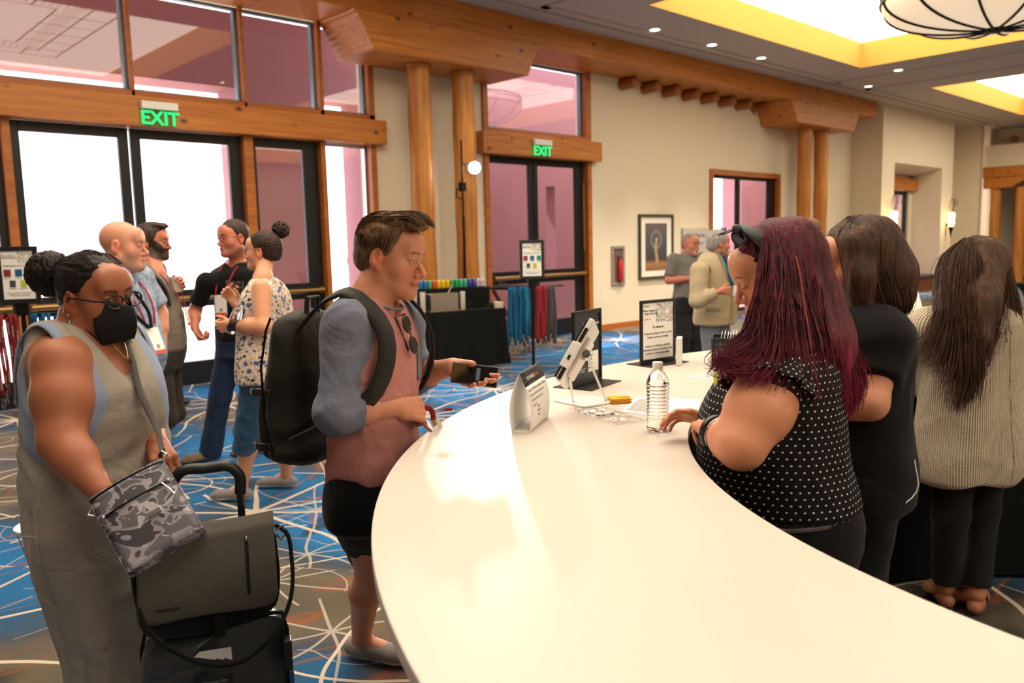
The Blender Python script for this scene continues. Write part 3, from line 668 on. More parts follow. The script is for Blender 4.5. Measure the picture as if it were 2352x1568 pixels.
F.text('Your App is Here Now!', w-.018, h-.06, .0135, M_cream, t, .003, align='RIGHT', bold=.0002); F.text('Download the event\napp for the agenda', .018, .06, .0085, M_cream, t, .003)
F.text('check in\nagenda\nsessions\nspeakers', .116, .108, .0095, M_ink, t, .0032, spacing=1.7)

# --- folded tent card
A, B, Cc = on_top(1216, 995), on_top(1258.6, 958.6), on_top(1175.7, 993)
t = thing('tent_card', 'folded white table tent card with dark header band at the near edge of the counter', 'sign', (A+Cc)/2)
Wv = B-A; apex = (A+Cc)/2; hh = .178
def tent_pt(k, v, side):   # bowed panels meeting at the ridge
    foot = A if side > 0 else Cc; q = foot+(apex-foot)*(v**1.7)+UP*hh*v
    out = unit((A-Cc))*side*.012*math.sin(PI*v); return q+out+Wv*k+UP*.001
m = MB(); m.grid(lambda u, v: tent_pt(u, v*.76, 1), 4, 12).build('printed_panel', M_paper, t, smooth='all', solid=.0006)
MB().grid(lambda u, v: tent_pt(u, .76+v*.24, 1), 4, 6).build('header_band', M_printk, t, smooth='all', solid=.0006)
MB().grid(lambda u, v: tent_pt(1-u, v, -1), 4, 16).build('back_panel', M_paper, t, smooth='all', solid=.0006)
MB().grid(lambda u, v: A+(Cc-A)*v+Wv*u+UP*.0008, 2, 2).build('bottom_flap', M_paper, t, solid=.0006)
def tent_text(body, x, v, size, m_, al='LEFT', sp=1.):
    p = tent_pt(x, v, 1); u = unit(tent_pt(x, v+.02, 1)-tent_pt(x, v-.02, 1)); n_ = unit(np.cross(Wv, u)); text(body, p+n_*.0012, unit(Wv), u, size, m_, t, 'lettering', al, .0004, sp, 0)
tent_text('TD SYNNEX', .16, .84, .0155, M_cream); tent_text('C', .04, .83, .022, M_teal); tent_text('Inspire', .52, .845, .018, M_orange)
tent_text('Follow TD SYNNEX on LinkedIn and Facebook\nto connect with other channel partners,\ncommunity and share your event\nexperience.', .06, .67, .0098, M_grey, sp=1.55)
tent_text('LinkedIn\n@tdsynnex\n#shape', .33, .36, .008, M_grey, sp=1.6)

# --- tablet kiosk
t = thing('tablet_kiosk', 'white tablet in an enclosure on a slanted stand, seen edge-on from behind', 'tablet', on_top(1345, 930))
M_wp = mat('kiosk_white', '#e4e1dc', .32)
dk = 2.55
bot, top_ = at(1272, 868, dk), at(1352, 727, dk+.02); Lx = unit(top_-bot); ln_ = np.linalg.norm(top_-bot)
rH = unit(V(CR[0], CR[1], 0)); fH = unit(V(CF[0], CF[1], 0))
wx = unit(fH*.93+rH*.36); wx = unit(wx-Lx*np.dot(wx, Lx)); nx = unit(np.cross(Lx, wx))
if np.dot(nx, rH) < 0: nx = -nx      # nx points to the back of the tablet
def K(a, b, c): return bot+Lx*a+wx*b+nx*c
m = MB()
def kslab(m, a0, a1, b0, b1, c0, c1): return m.obox(K((a0+a1)/2, (b0+b1)/2, (c0+c1)/2), Lx*(a1-a0)/2, wx*(b1-b0)/2, nx*(c1-c0)/2)
kslab(MB(), 0, ln_, 0, .17, .004, .024).build('shell', M_wp, t, bevel=.005)
kslab(MB(), .006, ln_-.006, .004, .166, -.004, .004).build('screen', M_blackp, t, bevel=.002)
kslab(MB(), .045, ln_*.60, -.004, .008, -.006, .026).build('side_bracket', M_wp, t, bevel=.003)
kslab(MB(), .005, .045, -.002, .004, .008, .020).build('lower_slot', M_blackp, t); kslab(MB(), ln_*.62, ln_-.035, -.002, .004, .008, .020).build('upper_slot', M_blackp, t)
MB().obox(K(ln_*.36, -.006, .010), Lx*.008, wx*.001, nx*.004).build('lock_hole', M_blackp, t, bevel=.001)
kslab(MB(), .03, ln_-.05, .03, .14, .024, .036).build('back_cover', M_wp, t, bevel=.006)
hin = K(ln_*.52, .03, .05); foot = on_top(1392, 922)+V(0, 0, .004)
m = MB(); sd = unit(foot-hin); sw = unit(np.cross(sd, nx)); m.obox((hin+foot)/2, (foot-hin)/2, wx*.018, unit(np.cross(sd, wx))*.0035); m.build('strut', M_wp, t, bevel=.002)
MB().cyl(hin-wx*.022, hin+wx*.026, .013, n=20).cyl(hin-wx*.026, hin-wx*.02, .008, n=16).build('hinge', M_steel, t, smooth=True)
MB().obox(K(ln_*.52, .04, .04), Lx*.02, wx*.012, nx*.012).build('hinge_block', M_wp, t, bevel=.003)
bp = MB(); q0 = on_top(1308, 940); q1 = on_top(1392, 924); q2 = on_top(1360, 905); q3 = on_top(1290, 912)
cb = (q0+q1)/2+unit(fH)*.07; ax = (q1-q0)/2; ay = unit(V(-ax[1], ax[0], 0))*.085
MB().obox(V(cb[0], cb[1], CZT+.003), ax*.92, ay, UP*.003).build('base_plate', M_wp, t, bevel=.0025)
f2 = V(*(cb-ax*.55+ay*.2)); f2[2] = CZT+.006; lo_ = K(.03, .085, .03)
m = MB(); d2 = f2-lo_; m.obox((f2+lo_)/2, d2/2, wx*.022, unit(np.cross(d2, wx))*.0035).build('front_arm', M_wp, t, bevel=.002)

# --- bottle of water
b0 = on_top(1511, 990)
t = thing('water_bottle', 'clear ribbed plastic water bottle with white cap on the counter', 'bottle', b0)
M_pet = glass('clear_plastic', (.97, .97, .97, 1), 1); M_pet2 = mat('bottle_plastic', '#ffffff', .03, Transmission_Weight=1.0, IOR=1.33)
pr = [(0, .004), (.020, .001), (.029, .004), (.0325, .012)]
for k in range(46):
    z = .016+k*.118/45; ripple = .0017*math.sin(z*2*PI/.0105) if z > .03 else 0
    r = .0325-.0016*math.sin(PI*(z-.016)/.118)+ripple*(.5 if z < .03 else 1); pr.append((r, z))
pr += [(.0335, .137), (.0335, .142), (.032, .15), (.028, .162), (.0205, .175), (.0145, .183), (.0125, .187), (.0125, .192)]
MB().lathe(pr, b0, 48).build('body', M_pet2, t, smooth='all')
MB().lathe([(0, .185), (.0150, .185), (.0152, .1865), (.0152, .203), (.014, .2055), (0, .206)], b0, 40).build('cap', mat('bottle_cap', '#f3efe6', .4), t, smooth=True)

# --- small papers
def sheet(name, label, cat, pts, m_, z=.0006, th=.0005, group=None, lines=None):
    P = [on_top(*p)+V(0, 0, z) for p in pts]; o = MB().prism(P, (0, 0, th)).build(name, m_); return solo(o, label, cat, group)
t = thing('printed_form', 'white form printed with a grey table, lying left of the water bottle', 'paper', on_top(1470, 935))
P = [on_top(*p)+V(0, 0, .0006) for p in ((1426, 945), (1465, 911), (1540, 920), (1512, 956))]
MB().prism(P, (0, 0, .0006)).build('sheet', M_paper, t); c = sum(P)/4; P2 = [c+(p-c)*.8+V(0, 0, .0008) for p in P]; MB().prism(P2, (0, 0, .0002)).build('printed_table', mat('form_grey', '#b9b6b2', .8), t)
e1, e2 = P2[1]-P2[0], P2[3]-P2[0]; m = MB()
for k in range(1, 13): a = P2[0]+e1*k/13; m.obox((a+a+e2)/2+V(0, 0, .0004), e2/2*.96, unit(e1)*.0006, UP*.0002)
m.build('ruled_lines', M_ink, t)
sheet('blank_sheet', 'blank white sheet of paper under the hands of the woman with magenta hair', 'paper', [(1500, 958), (1492, 912), (1608, 918), (1605, 950), (1540, 957)], M_paper)
t = thing('printed_list', 'printed sheet lying beside the black basket, near the magenta hair', 'paper', on_top(1630, 860))
P = [on_top(*p)+V(0, 0, .0006) for p in ((1582, 866), (1660, 850), (1700, 858), (1650, 874))]; MB().prism(P, (0, 0, .0006)).build('sheet', M_paper, t)
c = sum(P)/4; MB().prism([c+(p-c)*.78+V(0, 0, .0008) for p in P], (0, 0, .0002)).build('printed_table', MATS['form_grey'], t)
t = thing('sticky_pads', 'small stack of bright orange-yellow printed cards beside the tablet foot', 'cards', on_top(1420, 925)); m = MB()
a, b = on_top(1398, 925), on_top(1447, 922); q = (a+b)/2; ax = (b-a)/2*.9; ay = unit(V(-ax[1], ax[0], 0))*.03
for k in range(5):
    th = .1*math.sin(k*2.4); r_ = V(ax[0]*math.cos(th)-ax[1]*math.sin(th), ax[0]*math.sin(th)+ax[1]*math.cos(th), .1*ax[0]*0); MB().obox(q+V(.002*math.sin(k*3), 0, .003+.0034*k), r_, unit(V(-r_[1], r_[0], 0))*.03, UP*.0013).build('card', mat('marigold_card', '#f0a21c', .7), t)
text('TICKET', q+V(-.02, -.01, .0195), unit(ax), unit(ay), .014, M_ink, t, 'lettering')
t = thing('bag_of_badges', 'clear plastic bag of white name badges lying flat in front of the tablet', 'bag', on_top(1385, 950))
c0 = on_top(1370, 948); u0 = unit(on_top(1430, 968)-on_top(1330, 935)); v0 = V(-u0[1], u0[0], 0)
def bagf(u, v):
    x, y = (u-.5)*.30, (v-.5)*.115; z = .006+.012*math.sin(PI*u)*math.sin(PI*v)+.004*math.sin(23*u+9*v)*math.sin(17*v-5*u)*(1-abs(2*u-1)**6)
    return c0+u0*(x+.06)+v0*y+UP*max(.0015, z)
MB().grid(bagf, 34, 16).build('plastic', glass('thin_film', (.96, .96, .97, 1), 1, .08), t, smooth='all')
m = MB()
for k in range(4): m.obox(c0+u0*(-.01+.004*k)+v0*.003*k+UP*(.0016+.0018*k), u0*.05, v0*.036, UP*.0007)
m.build('badge_cards', M_paper, t); text('EVENTS TEAM', c0+u0*-.03+UP*.0096, u0, v0, .012, mat('pale_orange', '#dba77e', .8), t, 'lettering')

# --- basket with cards, and white box
t = thing('basket', 'black lattice plastic basket on the counter, partly behind magenta hair', 'basket', on_top(1690, 835))
g0, g1 = on_top(1634, 838), on_top(1720, 838); g0 = V(3.06, 1.98, CZT); rx = unit(V(.52, -.85, 0)); ry = V(-rx[1], rx[0], 0)
gw, gd, gh = .30, .17, .125
def G(a, b, c): return g0+rx*a+ry*b+UP*c
rim = MB()
for (a0, b0_, a1, b1) in ((0, 0, gw, 0), (gw, 0, gw, gd), (gw, gd, 0, gd), (0, gd, 0, 0)):
    rim.obox((G(a0, b0_, gh-.008)+G(a1, b1, gh-.008))/2, (G(a1, b1, 0)-G(a0, b0_, 0))/2, np.cross(unit(G(a1, b1, 0)-G(a0, b0_, 0)), UP)*.003, UP*.008)
rim.build('rim', M_blackp, t, bevel=.001)
lat = MB(); s_ = .018
for (o_, d_, wd) in ((G(0, 0, 0), rx, gw), (G(gw, 0, 0), ry, gd), (G(gw, gd, 0), -rx, gw), (G(0, gd, 0), -ry, gd)):
    nrm = np.cross(d_, UP)*.0015; nc = int(wd/s_); sw_ = wd/nc
    for i in range(nc):
        for j in range(6):
            c = o_+d_*(i+.5)*sw_+UP*(.006+(j+.5)*s_)
            for k in range(3):
                th = k*PI/3; dd = d_*math.cos(th)+UP*math.sin(th); lat.obox(c, dd*sw_*.62, np.cross(dd, unit(nrm))*.0017, nrm)
lat.box((0, 0, 0), (0, 0, 0)); lat.v = lat.v[:-8]; lat.f = lat.f[:-6]; lat.mi = lat.mi[:-6]
lat.build('lattice_walls', M_blackp, t); MB().obox(G(gw/2, gd/2, .003), rx*gw/2, ry*gd/2, UP*.003).build('floor_panel', M_blackp, t)
for k in range(14):
    c = G(.03+.013*k, gd/2+.004*math.sin(k*2.), .075+.004*math.sin(k*1.7)); tl = .12*math.sin(k)
    o = MB().obox(c, rx*.0009+UP*.0001, ry*.064, unit(UP+rx*(.18+tl*.3))*.068).build('badge_card', M_paper); solo(o, 'white badge card standing upright in the black lattice basket', 'card', 'white cards filed in the basket')
q = V(3.03, 2.13, CZT); o = MB().obox(q+UP*.062, rx*.012+V(0, 0, 0), ry*.045, UP*.061).build('white_box', M_white, bevel=.003); solo(o, 'slim white box standing upright left of the black basket', 'box')

# second kiosk on the far side of the ring
t = thing('tablet_kiosk', 'white tablet kiosk seen from behind beyond the woman in black, right of her shoulder', 'tablet', (4.02, 1.55, CZT))
kc = at(2080, 690, 4.35); r2 = rH
MB().obox(kc+UP*.005, r2*.075, UP*.095*.85+fH*.05, unit(np.cross(r2, UP*.85+fH*.5))*.012).build('shell', M_wp, t, bevel=.008)
MB().obox(kc-UP*.11-fH*.01, r2*.02, UP*.09, fH*.006).build('arm', M_wp, t, bevel=.002); MB().obox(V(kc[0], kc[1], CZT+.003), r2*.09, fH*.09, UP*.003).build('base_plate', M_wp, t, bevel=.002)

# ================================================================== LANYARD STANDS
M_tape = {}
def tape(name, c): M_tape[name] = fabric('lanyard_'+name, c, scale=500, folds=.1)
tape('red', '#8c2730'); tape('blue', '#14557e'); tape('teal', '#1f8f9c'); tape('grey', '#4a4848')
M_clip = mat('nickel_clip', '#8c8a86', .3, 1)
def lanyard(p, col, label, group, ln=.45, seed=0, rdir=None, wh=False):
    """one hanging ribbon loop with its swivel clip; p = point on the hook"""
    r = random.Random(seed); d = unit(rdir if rdir is not None else rH); n_ = unit(np.cross(d, UP)); t = thing('lanyard', label, 'lanyard', p, group)
    m = MB(); tw = r.uniform(-.5, .5); wdt = .0085; sp = r.uniform(.004, .010)
    for s in (-1, 1):
        def f(u, v, s=s):
            a = tw*v+s*.25*math.sin(v*3+seed); dx = d*math.cos(a)+n_*math.sin(a); c = p-UP*(ln*v)+n_*s*sp*math.sin(PI*min(1, v*1.0))**.5*1.2+d*(.006*math.sin(v*5+seed))+d*s*.003
            return c+dx*(u-.5)*2*wdt
        m.grid(f, 1, 12)
    m.build('ribbon', M_tape[col], t, smooth='all', solid=.0008)
    e = p-UP*ln; c = MB(); c.obox(e-UP*.012, d*.007, n_*.004, UP*.012); c.tube([e-UP*.024, e-UP*.04+d*.008, e-UP*.058+d*.006, e-UP*.064-d*.004, e-UP*.05-d*.008, e-UP*.034-d*.004], .0022, 6); c.build('clip', M_clip, t)
    if wh:
        for k in range(3):
            y = .08+k*.13+.03*math.sin(seed); q = p-UP*y+d*(.006*math.sin(y/ln*5+seed)+.006)-n_*0
            fr = -fH if abs(np.dot(n_, fH)) > .3 else n_
            text('TD SYNNEX', q+fr*.012, -UP, unit(np.cross(fr, -UP)), .0125, M_cream, t, 'lettering', depth=.0003)
    return t
def lanyard_stand(base, ztop, label, sets, near, signw=.215, signh=.325):
    t = thing('lanyard_stand', label, 'display stand', (base[0], base[1], 0)); b = V(base[0], base[1], 0)
    MB().lathe([(0, 0), (.15, 0), (.155, .006), (.15, .012), (.02, .018), (0, .018)], b, 40).build('base_disc', M_white if near else M_iron, t, smooth=True)
    MB().cyl(b+UP*.015, b+UP*(ztop+.04), .013, n=14).build('pole', M_iron, t, smooth=True)
    face = unit(-fH*.97+rH*.25); sr = unit(np.cross(UP, face)); F = Face(b+UP*(ztop+.03)-sr*signw/2, sr, UP); F.o = F.o+F.n*.02
    MB().obox(b+UP*(ztop+.0)+F.n*.0, sr*.035, face*.02, UP*.04).build('bracket', M_iron, t, bevel=.003)
    MB().cyl(b+UP*(ztop-.035)-sr*.28, b+UP*(ztop-.035)+sr*.28, .006, n=10).cyl(b+UP*(ztop-.035)-face*.1, b+UP*(ztop-.035)+face*.1, .006, n=10).build('hook_bar', M_iron, t, smooth=True)
    m = MB(); F.slab(m, 0, 0, .025, signh, -.008, .006); F.slab(m, signw-.025, 0, signw, signh, -.008, .006); F.slab(m, .025, 0, signw-.025, .025, -.008, .006); F.slab(m, .025, signh-.025, signw-.025, signh, -.008, .006)
    m.build('sign_frame', M_blackp, t, bevel=.002); F.rect(.02, .02, signw-.02, signh-.02, -.004, 'sign_sheet', M_paper, t, .003)
    sw = signw-.05; c = F.p(.025+sw*.80, signh-.055, 0); F.rect(.025+sw*.5, signh-.09, signw-.026, signh-.028, .0, 'burst_artwork', burst_mat('burst_'+('b' if near else 'c'), c, F.r, F.u, .06), t)
    F.text('Where Alliances\n Shape Outcomes', .028, signh-.055, .0105, M_ink, t, .001); F.text('Please Select Your Lanyard:', signw/2, signh-.112, .0128, M_ink, t, .001, align='CENTER')
    cs = [('#8c2730', 'Customer'), ('#15608c', 'Vendor'), ('#1d8c7a', 'Co-Worker')]
    for k, (c_, nm) in enumerate(cs):
        x = .034+k*.058; F.rect(x, .155, x+.036, .195, .0005, 'colour_swatch', mat('swatch'+c_, c_, .6), t); F.text(nm, x+.018, .144, .008, M_ink, t, .001, align='CENTER')
    for k, (c_, nm) in enumerate([('#45454a', 'Media/Other'), ('#b9c42a', 'Events Team')]):
        x = .06+k*.056; F.rect(x, .095, x+.03, .132, .0005, 'colour_swatch', mat('swatch'+c_, c_, .6), t); F.text(nm, x+.015, .085, .0075, M_ink, t, .001, align='CENTER')
    F.text('Badges and lanyards have been color\ncoded for easy identification.', signw/2, .058, .0088, M_ink, t, .001, align='CENTER', spacing=1.4)
    k = 0
    for col, x0, x1, n, lab, grp in sets:
        for i in range(n):
            x = x0+(x1-x0)*(i+.5)/n; p = b+UP*(ztop-.030)+sr*x+face*(.016*math.sin(i*2.3)+.012); k += 1
            lanyard(p, col, lab, grp, ln=.45+.045*math.sin(i*1.9+x0*20), seed=k+(0 if near else 50), rdir=sr, wh=near)
lanyard_stand((1.168, 5.368), 1.30, 'black pole stand with white base and colour-code sign, at left behind masked woman', [
    ('red', -.30, -.03, 13, 'dark red lanyard hanging in the cluster left of the near stand pole', 'red lanyards on the left stand'),
    ('blue', .03, .27, 10, 'navy blue lanyard hanging behind the masked woman on the near stand', 'blue lanyards on the left stand')], True)
lanyard_stand((4.84, 4.89), 1.275, 'black pole stand with colour-code sign between the drinks table and the counter', [
    ('blue', -.215, -.03, 12, 'blue lanyard with metal clip on the stand before the doors', 'blue lanyards on the far stand'),
    ('red', .03, .12, 8, 'red lanyard with metal clip on the stand before the doors', 'red lanyards on the far stand'),
    ('grey', .125, .20, 4, 'dark grey lanyard on the stand before the doors', 'grey lanyards on the far stand'),
    ('teal', -.07, -.04, 1, 'single teal lanyard on the stand before the doors', 'teal lanyard on the far stand')], False)

# ================================================================== DRINKS TABLE
tr = unit(V(1, -.24, 0)); tb = V(-tr[1], tr[0], 0); T0 = V(7.42, 8.02, 0)
def TT(a, b, z): return T0-tr*a+tb*b+UP*z      # a leftwards along the front, b back
t = thing('drinks_table', 'table under a floor-length black cloth below the log columns', 'table', TT(.9, .38, 0))
m = MB(); NP = 160; per = []
for k in range(NP):
    s = k/NP*4; q = int(s); f_ = s-q; c4 = [(0, 0), (1.8, 0), (1.8, .6), (0, .6)]; a = np.array(c4[q % 4]); b = np.array(c4[(q+1) % 4]); per.append(a+(b-a)*f_)
vs = []; rows = 8; ctr = np.array([.9, .38])
for j in range(rows+1):
    z = .75*(1-j/rows)
    for k, p in enumerate(per):
        d = (p-ctr)/np.linalg.norm(p-ctr); off = (.004+.035*(j/rows))*math.sin(k*.9+math.sin(k*.31)*2)*(j/rows)**.7+.05*(j/rows); q = p+d*off; vs.append(TT(q[0], q[1], max(z, .004)))
fs = [(j*NP+k, j*NP+(k+1) % NP, (j+1)*NP+(k+1) % NP, (j+1)*NP+k) for j in range(rows) for k in range(NP)]; fs = [f[::-1] for f in fs]; fs.append(tuple(range(NP)))
MB().add(vs, fs).build('black_cloth', M_dark, t, smooth=True)
t = thing('riser', 'black draped riser box at the back of the drinks table holding the cans', 'riser', TT(.85, .47, .75)); m = MB(); c = TT(.9, .48, .89)
MB().obox(c, tr*.88, tb*.11, UP*.137).build('drape', M_dark, t, bevel=.01)
cans = ['#cfd3d4', '#2b6fae', '#2b6fae', '#57a36a', '#d8412c', '#d9b512', '#e0bd10', '#d9b512', '#1d9a4c', '#1d9a4c', '#3fa389', '#3fa389', '#27449a', '#27449a', '#c7c4cf', '#cfcbd2']
wordc = ['silver', 'blue', 'blue', 'green', 'red', 'yellow', 'yellow', 'yellow', 'green', 'green', 'sea-green', 'sea-green', 'navy', 'navy', 'silver and red', 'silver and red']
proto = {}
for k, c_ in enumerate(cans):
    p = TT(.095+.066*(15-k), .45, 1.030)
    key = (c_,)
    t = thing('soda_can', '%s drink can in the row on the black riser%s' % (wordc[k], ' at the far left' if k < 4 and wordc[k] == 'green' else ''), 'can', p, wordc[k]+' cans on the riser'+(' left end' if k < 4 and wordc[k] == 'green' else ''))
    MB().lathe([(0, .004), (.024, .0), (.032, .008), (.033, .015), (.033, .100), (.028, .113)], p, 20).build('body', mat('can_'+c_, c_, .3, .35), t, smooth=True)
    MB().lathe([(.028, .113), (.027, .117), (.024, .113), (0, .113)], p, 20).build('lid', M_steel, t, smooth=True)
    if k >= 12: MB().ell(p+V(0, -.030, .07), (.014, .005, .014)).build('round_logo', mat('logo_red', '#c23a3a', .5), t, smooth=True)
# steel tub, stacked cups, glasses, napkins
p = TT(.83, .22, .752); t = thing('beverage_tub', 'rectangular hammered steel ice tub on the drinks table', 'ice tub', p)
MB().obox(p+UP*.12, tr*.20, tb*.11, UP*.115).build('tub', mat('hammered_steel', '#b7ada0', .22, .9), t, bevel=.012)
m = MB().cyl(p+UP*.2-tr*-.08, p+UP*.335+tr*.17, .008, n=8); m.build('scoop_handle', M_steel, t); MB().obox(p+UP*.004, tr*.22, tb*.13, UP*.006).build('tray', mat('tray_brass', '#a5855a', .4, .6), t, bevel=.003)
for k, (a, b, h_) in enumerate(((1.14, .12, .26), (1.22, .2, .28), (1.08, .1, .0), (.56, .14, .25))):
    if not h_: continue
    p = TT(a, b, .752); o = MB()
    for j in range(int(h_/.02)): o.lathe([(.030, .02*j), (.037, .02*j+.021), (.038, .02*j+.0225), (.034, .02*j+.02)], p, 20)
    o.lathe([(0, 0), (.03, 0), (.036, h_-.01), (0, h_)], p, 20)
    solo(o.build('cup_stack', mat('paper_cup', '#d8d0c2', .6), smooth=True), 'tall stack of pale paper cups '+['at the left end of the drinks table', 'second from left on the drinks table', '', 'right of the steel tub'][k], 'cup stack')
M_gl = mat('tumbler_glass', '#ffffff', .02, Transmission_Weight=1.0, IOR=1.2)
gpro = None
for k in range(12):
    p = TT(.46-.07*(k % 6), .12+.07*(k//6), .752)
    if gpro is None:
        gpro = MB().lathe([(0, 0), (.027, 0), (.032, .10), (.030, .10), (.025, .008), (0, .008)], p, 18).build('tumbler', M_gl, smooth=True); g0_ = p
        solo(gpro, 'upturned clear glass tumbler in the block of glasses on the drinks table', 'glass', 'tumblers on the drinks table')
    else: copy_thing(gpro, p-g0_)
p = TT(.05, .13, .752); t = thing('napkin_stack', 'loose stack of cream napkins at the right end of the drinks table', 'napkins', p); 
for k in range(7): th = .15*math.sin(k*2.1); MB().obox(p+UP*(.004+.0115*k), (tr*math.cos(th)+tb*math.sin(th))*.065, (tb*math.cos(th)-tr*math.sin(th))*.065, UP*.0048).build('napkin', mat('napkin_paper', '#ddd0b8', .9), t, bevel=.003)

# folding tray stand with tray and glass
c = at(1170, 660, 12.0)*V(1, 1, 0); t = thing('tray_stand', 'reddish wooden folding X tray stand beside the drinks table', 'tray stand', c); M_redw = wood('mahogany', '#6e2a15', '#4f1b0c', knots=False, axis=2)
sx = unit(V(.8, -.6, 0)); sy = V(.6, .8, 0)
for s in (-1, 1):
    for q in (-1, 1): MB().tube([c+sx*q*.27+sy*s*.2+UP*.02, c-sx*q*.24+sy*s*.2+UP*.93], .018, 8).build('leg', M_redw, t)
for q in (-1, 1): MB().cyl(c+sx*q*.24-sy*.2+UP*.93, c+sx*q*.24+sy*.2+UP*.93, .018, n=8).cyl(c+sx*q*.25-sy*.2+UP*.1, c+sx*q*.25+sy*.2+UP*.1, .013, n=8).build('cross_bar', M_redw, t)
MB().lathe([(0, .955), (.30, .955), (.335, .985), (.345, .985), (.31, .95), (0, .95)], c, 36).build('x', M_blackp).name = 'oval_tray'
solo(bpy.data.objects['oval_tray'], 'round black waiter tray on the folding stand', 'tray')
p = c+UP*.957-sx*.1; solo(MB().lathe([(0, 0), (.034, 0), (.040, .11), (.038, .11), (.032, .008), (0, .008)], p, 20).build('tumbler', M_gl, smooth=True), 'single used glass tumbler on the black tray', 'glass')
solo(MB().tube([p+sx*.14+UP*.012, p+sx*.32+UP*.014], .006, 6).build('spoon', M_steel, smooth=True), 'small spoon on the black tray', 'spoon')

# white notice board behind the two far men
t = thing('notice_board', 'pale notice board on the wall behind the man in grey', 'sign', (14.2, 9.5, .9)); F = Face((13.72, 9.56, 1.05), (1, 0, 0), (0, 0, 1))
MB().box((13.72, 9.55, 1.0), (14.66, 9.59, 1.83)).build('board', mat('board_grey', '#b9b0a8', .8), t); F.text('You\'re', .40, .60, .13, M_ink, t, .015); F.text('invited', .55, .46, .06, MATS['swatch#1d8c7a'], t, .015)

# high table with green boxes at the right edge
t = thing('high_table', 'tall round table under a stretched black cover, right edge beyond the sweater woman', 'table', (9.7, 2.35, 0)); c = V(9.75, 2.2, 0)
MB().lathe([(0, 0), (.36, 0), (.37, .02), (.16, .5), (.34, .98), (.40, 1.06), (.40, 1.075), (0, 1.075)], c, 40).build('stretch_cover', M_dark, t, smooth=True)
M_lime = mat('lime_plastic', '#6fd41c', .4)
for k, (a, b, l_) in enumerate(((-.22, -.05, 'left'), (-.02, .1, 'rear'), (.12, -.14, 'front'))):
    p = c+rH*a+fH*b+UP*1.077; solo(MB().obox(p+UP*.018, rH*.09, fH*.05, UP*.016).build('green_box', M_lime, bevel=.004), 'flat lime green box on the tall black table, the %s one' % l_, 'box')
p = c-rH*.18+fH*.12+UP*1.077; solo(MB().prism([p-rH*.045, p+rH*.045, p+rH*.045+UP*.12, p+rH*.01+UP*.16, p-rH*.01+UP*.16, p-rH*.045+UP*.11], fH*.05).build('tent_card', M_paper), 'white arched table card behind the lime green boxes', 'sign')
